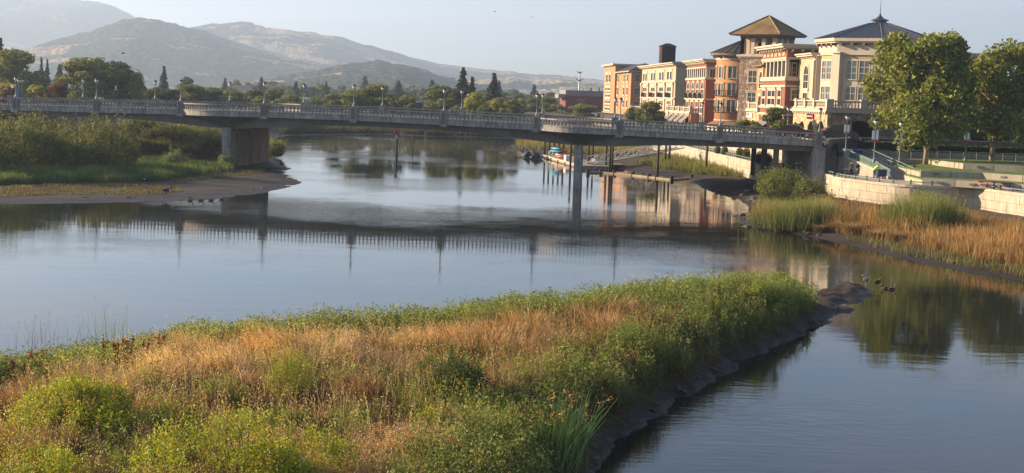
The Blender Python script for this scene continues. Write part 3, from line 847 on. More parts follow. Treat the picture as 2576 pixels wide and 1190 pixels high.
def awning(t, ax, plane, c0, c1, z0, z1, out, mat):
    b = t.location.z; L = c1 - c0
    mb = MB().add([(0, 0, z1 - b), (L, 0, z1 - b), (L, -out, z0 - b), (0, -out, z0 - b), (0, 0, z1 - b - 0.08), (L, 0, z1 - b - 0.08), (L, -out, z0 - b - 0.28), (0, -out, z0 - b - 0.28)],
                  [(0, 3, 2, 1), (4, 5, 6, 7), (3, 7, 6, 2), (0, 4, 7, 3), (1, 2, 6, 5)])
    return obj('awning', mb.mesh('awning', M[mat]), t, (plane, c1, 0) if ax == 'L' else (c0, plane, 0), (0, 0, -math.pi / 2 if ax == 'L' else 0))
def hip_roof(t, name, x0, x1, y0, y1, z0, z1, ridge, mat, seams=0, seam_mat='roof_seam'):
    """ridge: (xa, ya, xb, yb)"""
    b = t.location.z; xa, ya, xb, yb = ridge
    mb = MB().add([(x0, y0, z0 - b), (x1, y0, z0 - b), (x1, y1, z0 - b), (x0, y1, z0 - b), (xa, ya, z1 - b), (xb, yb, z1 - b)],
                  [(0, 3, 2, 1), (0, 1, 4), (2, 3, 5), (1, 2, 5, 4), (3, 0, 4, 5)])
    return obj(name, mb.mesh(name, M[mat]), t)

# --- red block with colonnaded loggia (g)
t = bldg('hotel_building', 'red stuccoed hotel block with cream colonnaded loggia and wide cornice', GC)
wbox(t, 'wall', 'stucco_red', 0, 12, 1.6, 17.6, STREET, 14.0)
wbox(t, 'upper_wall', 'stucco_red', 0.02, 12, 1.62, 17.58, 17.3, 18.7)
wbox(t, 'loggia_back_wall', 'dark_void', 1.1, 12, 4.6, 17.5, 14.0, 17.3)  # near-black colour stands in for the shade inside the loggia
wbox(t, 'end_wall', 'stucco_red', 2.7, 12, 1.6, 4.5, 14.0, 17.3)
cornice(t, 0, 12, 1.6, 17.6, 18.7, [(0, 0.2, 0.35), (0.2, 0.5, 0.85), (0.5, 0.78, 1.1)])
for y in np.arange(2.4, 17.4, 1.55): wbox(t, 'bracket', 'trim', -0.75, -0.02, y, y + 0.3, 18.35, 18.69)
for x in np.arange(0.6, 6, 1.5): wbox(t, 'bracket', 'trim', x, x + 0.3, 0.9, 1.58, 18.35, 18.69)
for y in np.linspace(3.6, 15.8, 6):
    wbox(t, 'frieze_panel', 'stucco_peach', -0.05, 0.0, y - 0.75, y + 0.75, 17.75, 18.3)
for z0, z1, o in ((17.2, 17.5, 0.14), (14.0, 14.35, 0.18), (14.36, 14.62, 0.1), (13.05, 13.35, 0.12), (9.8, 10.15, 0.2), (8.7, 9.05, 0.2)):
    wbox(t, 'band', 'trim', -o, 12, 1.6 - o, 17.6 + o, z0, z1)
for y in (2.1, 4.6, 7.1, 9.6, 12.1, 14.6, 17.1):
    wbox(t, 'column', 'trim', 0.02, 0.5, y - 0.24, y + 0.24, 14.62, 16.95); wbox(t, 'capital', 'trim', -0.06, 0.58, y - 0.32, y + 0.32, 16.95, 17.2)
wbox(t, 'lintel', 'trim', 0.0, 0.55, 1.62, 17.6, 17.0, 17.19)
window(t, 'E', 4.5, 0.95, 14.7, 16.6, 0.55, 1, 3); window(t, 'E', 4.5, 1.95, 14.7, 16.6, 0.55, 1, 3)
for c, w, nx in ((15.1, 2.0, 1), (10.0, 4.6, 2), (4.9, 2.0, 1)): window(t, 'L', 0, c, 10.35, 12.5, w, nx, 2, 0.28, mull=0.35)
window(t, 'E', 1.6, 1.7, 11.2, 12.6, 1.35, 2, 2, 0.2)
wbox(t, 'entry_shade', 'dark_void', -0.06, 0, 3.0, 16, STREET, 8.7)  # flat dark panel on the wall; the entry's shade is in its colour
for y in (5.5, 10, 14.5): wbox(t, 'entry_column', 'stucco_peach', -0.35, -0.05, y - 0.35, y + 0.35, STREET, 8.69)
awning(t, 'L', -0.36, 9, 16.8, 6.6, 7.7, 1.8, 'awning_grey')

# --- belvedere tower with pyramid roof (f)
TR = math.radians(52)
tc_near = Vector((42.7, 236.5, 0)); tx = Vector((math.cos(TR), math.sin(TR), 0)); ty = Vector((-math.sin(TR), math.cos(TR), 0))
tb = tc_near + tx * 1.45 + ty * 1.45
t = bldg('hotel_tower', 'brown stone tower with open belvedere under a bronze pyramid roof', tb, TR)
w_ = 6.6
wbox(t, 'stone_shaft', 'stone_brown', 0, w_, 0, w_, STREET, 17.9)
cornice(t, 0, w_, 0, w_, 17.9, [(0, 0.25, 0.2), (0.25, 0.6, 0.45)])
wbox(t, 'parapet_floor', 'trim', 0.1, w_ - 0.1, 0.1, w_ - 0.1, 18.5, 18.62)
wbox(t, 'belvedere_core', 'stucco_orange', 1.6, w_ - 1.4, 1.6, w_ - 1.4, 18.62, 21.2)
window(t, 'L', 1.6, 3.4, 19.0, 20.6, 1.3, 2, 2); window(t, 'E', 1.6, 3.4, 19.0, 20.6, 1.3, 2, 2)
for k in (0.35, 2.3, 4.3, w_ - 0.35):
    for (cx, cy_) in ((0.35, k), (k, 0.35), (w_ - 0.35, k), (k, w_ - 0.35)):
        if (cx, cy_) == (0.35, 0.35) and k != 0.35: continue
        wbox(t, 'column', 'trim', cx - 0.33, cx + 0.33, cy_ - 0.33, cy_ + 0.33, 18.62, 21.2)
wbox(t, 'beam', 'trim_bronze', -0.05, w_ + 0.05, -0.05, w_ + 0.05, 21.2, 21.65)
wbox(t, 'soffit', 'trim_bronze', -1.35, w_ + 1.35, -1.35, w_ + 1.35, 21.66, 21.80)
rf = hip_roof(t, 'roof', -1.5, w_ + 1.5, -1.5, w_ + 1.5, 21.82, 25.1, (w_ / 2, w_ / 2, w_ / 2, w_ / 2 + 0.01), 'roof_bronze')
for k in range(1, 9):                                 # tile courses
    f = k / 9.0; a = -1.5 + f * (w_ / 2 + 1.5); e = w_ - a; z = 21.82 + f * 3.28 - STREET
    mb = MB()
    for (p, q) in (((a, a), (e, a)), ((e, a), (e, e)), ((e, e), (a, e)), ((a, e), (a, a))): mb.tube([(p[0], p[1], z + 0.02), (q[0], q[1], z + 0.02)], 0.045, 4)
    obj('tile_course', mb.mesh('tile_course', M['roof_bronze']), rf)
for p in ((-1.5, -1.5), (w_ + 1.5, -1.5), (-1.5, w_ + 1.5)):
    obj('hip_ridge', MB().tube([(p[0], p[1], 21.9 - STREET), (w_ / 2, w_ / 2, 25.15 - STREET)], 0.13, 5).mesh('hip_ridge', M['roof_bronze']), rf)
window(t, 'L', 0, 4.0, 13.9, 15.8, 1.5, 2, 2, 0.2); window(t, 'L', 0, 4.0, 10.7, 12.2, 1.5, 2, 2, 0.2)

# --- low stone arcade in front of the tower
p0, p1 = on_row(1909), on_row(1857); Lp = (p1 - p0).length
t = bldg('stone_arcade', 'low golden stone arcade with balustraded terrace at the foot of the tower', p0)
arcade(t, 'L', 0, 0, Lp, STREET, 9.1, [(Lp * 0.27, Lp * 0.24, 7.75), (Lp * 0.72, Lp * 0.24, 7.65)], 'stone_gold')
wbox(t, 'terrace', 'trim', -0.35, 4, -0.1, Lp + 0.1, 9.1, 9.45)
wbox(t, 'end_wall', 'stone_gold', 0.02, 4, -0.02, 0.5, STREET, 9.09)
parapet_balustrade(t, 'L', -0.05, 0, Lp, 9.45, [0.4, Lp * 0.42, Lp - 0.5], 0.55)
sg = wbox(t, 'sign', 'white_plastic', -0.16, -0.04, Lp * 0.30, Lp * 0.60, 8.05, 8.85)
def sign_strokes(t, plane, y0, y1, z0, z1, rows, mat, seed):   # lettering too small to read in the photo: irregular strokes
    r_ = random.Random(seed); mb = MB(); b = t.location.z
    for i in range(rows):
        za = z1 - (i + 0.85) * (z1 - z0) / rows; zb2 = z1 - (i + 0.2) * (z1 - z0) / rows; y = y1
        while y > y0:
            ww = r_.uniform(0.1, 0.28) * (y1 - y0) / 2.2; mb.box(plane - 0.02, plane, y - ww, y, za - b + r_.uniform(0, 0.05), zb2 - b - r_.uniform(0, 0.08)); y -= ww + r_.uniform(0.05, 0.12)
    return mb.build('lettering', M[mat], t)
sign_strokes(t, -0.165, Lp * 0.35, Lp * 0.55, 8.2, 8.7, 2, 'grey_cloth', 3)

# --- small orange link with hipped roof beside the red block
t = bldg('hotel_building', 'narrow orange link with small hipped roof left of the red block', on_row(1916))
wbox(t, 'wall', 'stucco_orange', 0.3, 6, 0.3, 6, STREET, 16.4)
wbox(t, 'eave', 'trim_bronze', -0.5, 6.5, -0.3, 6.6, 16.4, 16.6)
hip_roof(t, 'roof', -0.5, 6.5, -0.3, 6.6, 16.6, 17.6, (3, 3, 3, 3.2), 'roof_bronze')
window(t, 'L', 0.3, 3.0, 12.9, 15.6, 2.2, 1, 2, 0.25, arch=True)
window(t, 'L', 0.3, 3.0, 9.6, 11.6, 2.0, 1, 2, 0.25)

# --- round orange corner building (e)
ec = Vector((*XY(1856, 263), 0)); ER = 4.3
t = bldg('round_hotel_building', 'orange round-fronted hotel building with dark conical roof', ec, 0.0)
def ring(r, z0, z1, seg=48): return MB().lathe([(r, z0 - STREET), (r, z1 - STREET)], seg)
obj('wall', ring(ER, STREET, 18.7).mesh('wall', M['stucco_orange'], True), t)
t.children[-1].data.polygons.foreach_set('use_smooth', [len(p.vertices) == 4 for p in t.children[-1].data.polygons])
for z0, z1, o in ((18.0, 18.35, 0.12), (18.7, 18.9, 0.6)): obj('band', ring(ER + o, z0, z1).mesh('band', M['trim']), t)
obj('eave', ring(ER + 1.2, 18.9, 19.25).mesh('eave', M['trim_bronze']), t)
rf = obj('roof', MB().lathe([(ER + 1.3, 19.26 - STREET), (0.25, 21.6 - STREET)], 24).mesh('roof', M['roof_dark']), t)
for k in range(24):
    a = 2 * math.pi * (k + 0.5) / 24
    obj('roof_rib', MB().tube([((ER + 1.3) * math.cos(a), (ER + 1.3) * math.sin(a), 19.3 - STREET), (0.2 * math.cos(a), 0.2 * math.sin(a), 21.66 - STREET)], 0.05, 4).mesh('roof_rib', M['roof_dark']), rf)
for k in range(16):
    a = 2 * math.pi * k / 16
    obj('bracket', MB().box(ER + 0.02, ER + 0.8, -0.12, 0.12, 18.45 - STREET, 18.69 - STREET).mesh('bracket', M['trim_bronze']), t, None, (0, 0, a))
obj('base_band', ring(ER + 0.1, 7.1, 7.3).mesh('base_band', M['trim']), t)
vdir = math.atan2(-ec.y, -ec.x)
for rel, w in ((-78, 1.3), (-50, 1.3), (-18, 1.55), (12, 1.3), (42, 1.3)):
    a = vdir - math.radians(-rel)
    a = vdir + math.radians(rel)
    for z0, z1 in ((14.8, 16.8), (11.7, 13.8), (8.75, 10.8)):
        window(t, None, None, None, z0, z1, w, 2, 1, 0.13, rot=a + math.pi / 2, pos=((ER - 0.03) * math.cos(a), (ER - 0.03) * math.sin(a)), mull=0.14)
        if z0 < 12:
            mb = MB(); rr = ER + 0.3
            for q in np.linspace(-0.24, 0.24, 7): mb.box(rr * math.cos(a + q) - 0.025, rr * math.cos(a + q) + 0.025, rr * math.sin(a + q) - 0.025, rr * math.sin(a + q) + 0.025, z0 - STREET - 0.1, z0 - STREET + 0.85)
            mb.tube([(rr * math.cos(a + q), rr * math.sin(a + q), z0 - STREET + 0.88) for q in np.linspace(-0.26, 0.26, 6)], 0.03, 4)
            mb.tube([(rr * math.cos(a + q), rr * math.sin(a + q), z0 - STREET - 0.1) for q in np.linspace(-0.26, 0.26, 6)], 0.05, 4)
            mb.build('balcony', M['iron'], t)
a0 = vdir - 0.75
for a in (vdir - 1.0, vdir - 0.1):
    rr = ER + 0.02
    mb = MB(); q = []
    for (r2, z) in ((rr, 7.05), (rr + 1.6, 6.3)):
        for k in np.linspace(-0.42, 0.42, 7): q.append((r2 * math.cos(a + k), r2 * math.sin(a + k), z - STREET))
    mb.add(q, [(k, k + 1, 8 + k, 7 + k) for k in range(6)]); mb.build('awning', M['awning_brown'], t)
t2 = bldg('hotel_building', 'plain orange hotel range joining the round building and the red front', on_row(1792) + RV * 4.4 - RU * 2)
wbox(t2, 'wall', 'stucco_peach', 0, 9, 0, 26, STREET, 17.6)
wbox(t2, 'roof', 'roof_dark', -0.6, 9.6, -0.6, 26.6, 17.61, 18.0)
window(t2, 'E', 0, 1.0, 15.2, 16.8, 1.0, 2, 1)

# --- red brick front with arched windows (d)
dp = on_row(1771.5)
t = bldg('hotel_building', 'red hotel front with four arched windows below a row of columns', dp)
Ld = 21.0
wbox(t, 'wall', 'stucco_red', 0, 7, 0, Ld, STREET, 15.0)
wbox(t, 'upper_wall', 'stucco_red', 0.02, 7, 0.02, Ld - 0.02, 16.95, 18.0)
wbox(t, 'loggia_back_wall', 'dark_void', 1.0, 7, 0.6, Ld - 0.1, 15.0, 16.95)  # loggia shade put into the near-black wall colour
cornice(t, 0, 7, 0, Ld, 18.0, [(0, 0.2, 0.3), (0.2, 0.42, 0.7), (0.42, 0.66, 1.0)])
for y in np.arange(0.4, Ld, 1.3): wbox(t, 'dentil', 'trim', -0.5, -0.02, y, y + 0.4, 17.72, 17.98)
for z0, z1, o in ((16.95, 17.2, 0.12), (14.72, 15.12, 0.25), (10.75, 11.05, 0.3)): wbox(t, 'band', 'trim', -o, 7, -o, Ld + o, z0, z1)
for y in np.linspace(0.5, Ld - 0.5, 10): wbox(t, 'column', 'trim', 0.02, 0.45, y - 0.3, y + 0.3, 15.12, 16.94)
for c in np.linspace(3.0, Ld - 2.6, 4):
    window(t, 'L', 0, c, 11.1, 14.3, 2.9, 2, 2, 0.35, arch=True, mull=0.2); iron_balcony(t, 'L', -0.12, c, 11.15, 3.2)
    window(t, 'L', 0, c, 8.2, 10.3, 2.6, 2, 2, 0.3, mull=0.2)
window(t, 'E', 0, 1.2, 15.2, 16.7, 0.9, 2, 1); 
t = bldg('balustraded_terrace', 'red and cream balustraded shop terrace with grey awnings before the arched red front', on_row(1771.5) + RU * 6 - RV * 1.6)
wbox(t, 'wall', 'stucco_peach', 0, 1.55, 0, 27, STREET, 7.9)
wbox(t, 'ledge', 'trim', -0.25, 1.55, -0.2, 27.2, 7.9, 8.2)
parapet_balustrade(t, 'L', 0.1, 0, 27, 8.2, [0.4, 6.5, 13, 19.5, 26.5], 0.7, 1.05, 'trim')
for c in (4, 10.5, 17, 23.5): awning(t, 'L', 0, c - 2.4, c + 2.4, 6.35, 7.6, 1.3, 'awning_grey')
for k, c in enumerate((1, 7.2, 13.8, 20.2, 26)): wbox(t, 'shop_pier', 'stucco_red', -0.12, 0, c - 0.5, c + 0.5, STREET, 7.89)

# --- cream front (c) with the tank on its roof
cp = on_row(1695.5)
t = bldg('hotel_building', 'cream hotel front of four bays with a black rooftop tank above it', cp)
Lc = 50.0
wbox(t, 'wall', 'stucco_cream', 0, 8, 0, Lc, STREET, 18.0)
cornice(t, 0, 8, 0, Lc, 18.0, [(0, 0.2, 0.35), (0.2, 0.5, 0.8), (0.5, 0.74, 1.15)])
for z0, z1, o in ((14.5, 14.8, 0.2), (10.75, 11.05, 0.3), (14.05, 14.2, 0.12)): wbox(t, 'band', 'trim', -o, 8, -o, Lc + o, z0, z1)
for c in (44.6, 31.5, 19.0, 8.0):
    window(t, 'L', 0, c, 15.05, 16.8, 6.2, 2, 1, 0.35, mull=1.1); 
    window(t, 'L', 0, c - 0.4, 11.15, 13.35, 5.4, 2, 2, 0.4, mull=0.4); iron_balcony(t, 'L', -0.12, c - 0.4, 11.2, 5.6)
    window(t, 'L', 0, c - 0.6, 8.3, 10.3, 5.2, 3, 2, 0.4, mull=0.5)
for y in (49.2, 38.2, 25.4, 13.4, 2.6):
    wbox(t, 'pilaster', 'trim', -0.3, 0, y - 0.7, y + 0.7, 11.05, 13.9); wbox(t, 'capital', 'trim', -0.42, 0, y - 0.95, y + 0.95, 13.9, 14.49)
    wbox(t, 'lower_pilaster', 'trim', -0.25, 0, y - 0.7, y + 0.7, STREET, 10.74)
wbox(t, 'terrace', 'trim', -2.5, 0, 20, Lc, 7.3, 7.6)
parapet_balustrade(t, 'L', -2.3, 24, Lc, 7.6, [24.5, 32, 40, 49.5], 0.9, 1.1)
wbox(t, 'low_roof', 'roof_dark', 1.5, 7, 12, 34, 18.75, 19.2)
tk = XY(1672, 335)
tt = thing('rooftop_tank', 'black boarded rooftop tank house with shallow pyramid cap on the cream hotel', 'tank', (tk[0], tk[1], 18.75), RROT + 0.05)
obj('tank', MB().box(-1.6, 1.6, -1.6, 1.6, 0.3, 4.1).mesh('tank', M['tank_black']), tt)
obj('cap', MB().add([(-1.95, -1.95, 4.1), (1.95, -1.95, 4.1), (1.95, 1.95, 4.1), (-1.95, 1.95, 4.1), (-0.4, -0.4, 4.8), (0.4, -0.4, 4.8), (0.4, 0.4, 4.8), (-0.4, 0.4, 4.8)], [(0, 3, 2, 1), (4, 5, 6, 7), (0, 1, 5, 4), (1, 2, 6, 5), (2, 3, 7, 6), (3, 0, 4, 7)]).mesh('cap', M['tank_black']), tt)
for k in range(8): ubox('board', tt, M['tank_black'], -1.6 + k * 0.4, -1.22 + k * 0.4, -1.64, -1.6, 0.3, 4.1)
for k in range(4): a = math.pi / 4 + k * math.pi / 2; ubox('leg', tt, M['iron'], math.cos(a) * 1.1 - 0.1, math.cos(a) * 1.1 + 0.1, math.sin(a) * 1.1 - 0.1, math.sin(a) * 1.1 + 0.1, 0, 0.35)
obj('ladder', MB().tube([(-1.72, 0.1, 0), (-1.72, 0.1, 3.9)], 0.04, 4).tube([(-1.72, -0.3, 0), (-1.72, -0.3, 3.9)], 0.04, 4).mesh('ladder', M['red_board']), tt)

# --- orange range with hipped roof (b2) and orange end tower (b1)
bp = on_row(1584)
t = bldg('hotel_building', 'orange hotel range with small hipped dark roof between end tower and cream front', bp)
wbox(t, 'wall', 'stucco_orange', 0, 9, 0, 29, 5.6, 17.7)
wbox(t, 'eave', 'trim', -0.8, 9.8, -0.8, 29.5, 17.7, 17.95)
hip_roof(t, 'roof', -0.9, 9.9, -0.9, 29.6, 17.96, 20.1, (4.2, 3.2, 4.2, 25), 'roof_dark')
for y in np.arange(1, 29, 2.3): wbox(t, 'bracket', 'trim_bronze', -0.6, -0.02, y, y + 0.4, 17.3, 17.69)
for c in (26, 13.2, 6.4):
    for z0, z1 in ((15.2, 17.0), (11.6, 13.5), (8.2, 10.0)): window(t, 'L', 0, c, z0, z1, 2.6, 1, 2, 0.4)
for z0, z1 in ((15.2, 16.9), (11.7, 13.3), (8.2, 9.8)): window(t, 'E', 0, 1.7, z0, z1, 1.1, 2, 2, 0.12)
bp = on_row(1547)
t = bldg('hotel_tower', 'flat-topped orange end tower with one tall many-paned window', bp - RV * 0.4)
wbox(t, 'wall', 'stucco_orange', 0, 6, 0, 26, 6.3, 19.7)
wbox(t, 'lower_wall', 'stucco_peach', 1.2, 6, 1.5, 25, 3.5, 6.0)
cornice(t, 0, 6, 0, 26, 19.7, [(0, 0.25, 0.3), (0.25, 0.7, 0.9)])
cornice(t, 0, 6, 0, 26, 6.0, [(0, 0.3, 0.35)], name='base_moulding')
for c in (18.6, 11.5): window(t, 'L', 0, c, 15.3, 17.4, 4.2, 1, 2, 0.5)
for c in (18.4, 11.8):
    window(t, 'L', 0, c, 10.9, 13.5, 5.2, 2, 3, 0.4, mull=0.5); window(t, 'L', 0, c, 7.0, 9.7, 5.2, 2, 3, 0.4, mull=0.5)
wbox(t, 'spandrel', 'trim', -0.1, 0, 8.5, 21.5, 9.9, 10.7)

# --- octagonal corner pavilion (h)
hc = Vector((*XY(2080.8, 183), 0))
t = bldg('stone_podium', 'golden stone podium with arched openings and balustraded terrace under the octagonal pavilion', hc)
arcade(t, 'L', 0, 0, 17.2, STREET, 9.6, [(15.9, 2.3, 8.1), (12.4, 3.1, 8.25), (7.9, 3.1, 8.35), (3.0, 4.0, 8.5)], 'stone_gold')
arcade(t, 'E', -0.02, 0.72, 26, STREET, 9.6, [(4.2, 5.4, 8.7), (12, 5.4, 8.7), (20, 5.4, 8.7)], 'stone_brown', back='dark_void')  # side away from the sun: shade put into browner stone and black interior
wbox(t, 'terrace', 'trim', -0.4, 26, -0.4, 17.4, 9.6, 9.85); wbox(t, 'terrace_edge', 'trim', -0.25, 26, -0.25, 17.3, 9.86, 10.05)
for y in np.arange(0.2, 17, 0.9): wbox(t, 'dentil', 'trim', -0.3, -0.02, y, y + 0.35, 9.35, 9.59)
wbox(t, 'terrace_floor', 'paving', 0.3, 26, 0.3, 17.2, 10.06, 10.1)
parapet_balustrade(t, 'L', 0.1, 0.55, 17.2, 10.1, [6.4, 10.9, 15.6], 0.5, 1.05)
parapet_balustrade(t, 'E', 0.1, 0.75, 24, 10.1, [4.6, 9, 14, 19], 0.42, 1.05)
wbox(t, 'corner_post', 'trim', -0.22, 0.7, -0.22, 0.52, 10.1, 11.3)
wbox(t, 'sign', 'dark_void', -0.15, -0.02, 6.3, 9.6, 8.65, 9.3)
sign_strokes(t, -0.16, 7.1, 9.3, 8.85, 9.15, 1, 'white_plastic', 8)
wbox(t, 'sign_mark', 'red_plastic', -0.17, -0.15, 6.4, 6.95, 8.68, 9.28)
oc = Vector((*XY(2198.5, 200), 0)); RB, RE = 7.9, 8.7
va = math.atan2(-oc.y, -oc.x)                          # towards the camera
O0 = va + math.radians(3)                              # a corner points almost at the camera
t = bldg('octagonal_pavilion', 'cream octagonal corner pavilion with blue-grey metal roof and finial', oc, 0.0, 10.1)
def octo(r): return [(r * math.cos(O0 + k * math.pi / 4), r * math.sin(O0 + k * math.pi / 4)) for k in range(8)]
def oprism(name, r, z0, z1, mat): return MB().prism(octo(r), z0 - 10.1, z1 - 10.1).build(name, M[mat], t)
oprism('wall', RB, 10.1, 19.0, 'stucco_pale')
oprism('plinth', RB + 0.2, 10.1, 10.6, 'trim'); oprism('band', RB + 0.28, 17.35, 17.7, 'stucco_pale'); oprism('frieze', RB + 0.12, 17.71, 18.7, 'stucco_pale')
oprism('eave', RE - 0.25, 18.95, 19.15, 'stucco_pale'); oprism('fascia', RE, 19.16, 19.62, 'stucco_pale')
ov = octo(RE + 0.05); ot = octo(1.25)
rf = MB().add([(x, y, 19.63 - 10.1) for x, y in ov] + [(x, y, 22.0 - 10.1) for x, y in ot], [(k, (k + 1) % 8, 8 + (k + 1) % 8, 8 + k) for k in range(8)] + [tuple(range(8, 16))]).build('roof', M['roof_blue'], t)
for k in range(8):
    a, b = Vector((*ov[k], 19.63 - 10.1)), Vector((*ov[(k + 1) % 8], 19.63 - 10.1)); c, d = Vector((*ot[k], 22.0 - 10.1)), Vector((*ot[(k + 1) % 8], 22.0 - 10.1))
    obj('hip_ridge', MB().tube([a, c], 0.09, 4).mesh('hip_ridge', M['roof_seam']), rf)
    nrm = (b - a).cross(c - a).normalized(); mid = ((c + d) / 2 - (a + b) / 2)
    for f in np.linspace(0.07, 0.93, 13):
        p = a.lerp(b, f); # straight up the slope until it meets a hip
        run = min(1.0, f / (0.5 * (1 - 1.25 / (RE + 0.05))) if f < 0.5 else (1 - f) / (0.5 * (1 - 1.25 / (RE + 0.05))))
        obj('standing_seam', MB().tube([p + nrm * 0.02, p + mid * run + nrm * 0.02], 0.045, 4).mesh('standing_seam', M['roof_seam']), rf)
obj('cupola', MB().prism(octo(0.9), 21.95 - 10.1, 22.3 - 10.1).prism(octo(1.2), 22.31 - 10.1, 22.43 - 10.1).mesh('cupola', M['roof_blue']), t)
obj('cupola_roof', MB().lathe([(1.25, 22.44 - 10.1), (0.55, 22.68 - 10.1), (0.2, 23.0 - 10.1)], 8).mesh('cupola_roof', M['roof_blue']), t)
obj('finial', MB().lathe([(0.19, 23.0 - 10.1), (0.2, 23.1 - 10.1), (0.06, 23.3 - 10.1), (0.05, 24.0 - 10.1), (0.012, 25.3 - 10.1)], 8).mesh('finial', M['roof_seam']), t)
for k in range(8):
    x, y = octo(RB + 0.05)[k]; a = O0 + k * math.pi / 4
    obj('pilaster', MB().box(-0.75, 0.3, -0.75, 0.75, 0.5, 7.25).mesh('pilaster', M['stucco_pale']), t, (x, y, 0), (0, 0, a))
    obj('capital', MB().box(-0.8, 0.42, -0.9, 0.9, 7.45, 7.62).mesh('capital', M['stucco_pale']), t, (x, y, 0), (0, 0, a))
    am = a + math.pi / 8; ap = RB * math.cos(math.pi / 8)
    if math.cos(am - va) < -0.2: continue
    fx, fy = math.cos(am), math.sin(am)
    obj('panel', MB().box(-0.02, 0.03, -1.9, 1.9, 6.75, 7.2).mesh('panel', M['stucco_tan']), t, (fx * ap, fy * ap, 0), (0, 0, am))
    obj('window_surround', MB().box(-0.02, 0.10, -2.0, -1.75, 0.5, 6.7).box(-0.02, 0.10, 1.75, 2.0, 0.5, 6.7).box(-0.02, 0.12, -2.0, 2.0, 6.5, 6.72).box(-0.02, 0.08, -1.75, 1.75, 3.0, 4.0).mesh('window_surround', M['trim']), t, (fx * ap, fy * ap, 0), (0, 0, am))
    for off in (-0.87, 0.87):
        px_, py_ = fx * (ap + 0.06) - fy * off, fy * (ap + 0.06) + fx * off
        window(t, None, None, None, 14.1, 16.55, 1.3, 2, 3, 0.12, gl='glass_teal', rot=am + math.pi / 2, pos=(px_, py_), lintel=False)
        window(t, None, None, None, 11.3, 13.05, 1.3, 2, 2, 0.12, gl='glass_teal', rot=am + math.pi / 2, pos=(px_, py_), lintel=False)
    for off in (-2.4, -0.8, 0.8, 2.4):
        obj('eave_bracket', MB().box(0.0, 0.75, -0.2, 0.2, 8.5, 8.84).mesh('eave_bracket', M['trim_bronze']), t, (fx * ap - fy * off, fy * ap + fx * off, 0), (0, 0, am))
# pale link between pavilion and red block
t = bldg('hotel_building', 'pale cream link with arched window between red block and octagonal pavilion', Vector((*XY(2043, 208), 0)))
wbox(t, 'wall', 'stucco_cream', 0, 9, 0, 9, 10.1, 17.3)
cornice(t, 0, 9, 0, 9, 17.3, [(0, 0.2, 0.25), (0.2, 0.45, 0.7), (0.45, 0.65, 0.95)])
window(t, 'L', 0, 4.5, 12.9, 16.2, 2.6, 2, 2, 0.3, arch=True); window(t, 'L', 0, 4.5, 10.6, 12.2, 2.4, 2, 1, 0.3)
wbox(t, 'pilaster', 'trim', -0.2, 0, 0.1, 1.0, 10.1, 16.9)
# long wing behind the plane trees
wp = XY(2255, 217)
t = bldg('hotel_wing', 'long pale hotel wing with heavy cornice seen behind the plane trees', Vector((wp[0], wp[1], 0)), math.radians(2))
wbox(t, 'wall', 'stucco_pale', 0, 15.6, 0, 14, STREET, 18.0)
wbox(t, 'roof_parapet', 'stucco_pale', 0, 15.6, 0.3, 14, 18.0, 18.5)
cornice(t, 0, 15.6, 0, 14, 18.2, [(0, 0.25, 0.3), (0.25, 0.55, 0.7), (0.55, 0.8, 1.0)])
wbox(t, 'frieze', 'trim_bronze', -0.05, 15.65, -0.05, 0, 17.2, 17.8)
wbox(t, 'ridge', 'roof_dark', 0.5, 6, 3, 12, 18.5, 19.8)
for c in np.arange(1.6, 15, 3.1):
    for z0, z1 in ((14.6, 16.4), (11.3, 13.2), (8.0, 10.0)): window(t, 'E', 0, c, z0, z1, 1.4, 2, 2, 0.18)
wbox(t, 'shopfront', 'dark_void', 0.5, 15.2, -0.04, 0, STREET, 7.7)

# --- dark brick building beyond the hotel, and the tree-shaped mast behind it
bk = XY(1422, 455)
t = bldg('brick_building', 'dark red brick building with grey metal parapet left of the hotel', Vector((bk[0], bk[1], 0)), RROT, 4.6)
wbox(t, 'wall', 'brick_red', 0, 22, 0, 22, 4.6, 10.9)
wbox(t, 'parapet', 'metal_band', -0.12, 22.1, -0.12, 22, 10.9, 12.6)
wbox(t, 'porch_roof', 'metal_band', -2.3, -0.13, 0.5, 14, 10.0, 11.3)
wbox(t, 'porch_floor', 'timber', -2.0, -0.01, 0.7, 14, 7.2, 7.4)
for y in (0.9, 5, 9): wbox(t, 'porch_post', 'timber', -2.1, -1.8, y, y + 0.3, 4.6, 10.0)
window(t, 'E', 0, 4.8, 7.2, 9.2, 2.0, 2, 2, 0.12, mat='trim_bronze')
wbox(t, 'window_hood', 'metal_band', 3.4, 6.2, -0.6, -0.13, 9.4, 9.8)
for i, (x, h) in enumerate(((3.2, .9), (3.8, .9), (5.4, .8), (8.2, 1.0), (10.8, 1.1), (14, 0.7), (16.5, 0.9))): wbox(t, 'roof_vent', 'white_metal' if i < 3 else 'iron', x, x + 0.35, 4, 4.4, 12.61, 12.6 + h)
mp_ = XY(1454.5, 520)
t = thing('antenna_mast', 'tall pale mast with two tiers of drooping antenna arms above the brick building', 'mast', (mp_[0], mp_[1], 4.6))
zt = Zat(1454.5, 181, 520) - 4.6
obj('pole', MB().lathe([(0.42, 0), (0.36, zt * 0.5), (0.24, zt)], 10).mesh('pole', M['white_metal'], True), t)
for zz, ln in ((zt, 1.1), (zt - 2.7, 1.4)):
    for k in range(8):
        a = k * math.pi / 4
        obj('arm', MB().tube([(0, 0, zz - 0.6), (ln * 0.5 * math.cos(a), ln * 0.5 * math.sin(a), zz - 0.1), (ln * math.cos(a), ln * math.sin(a), zz + 0.15)], [0.14, 0.12, 0.05], 5).mesh('arm', M['iron']), t)
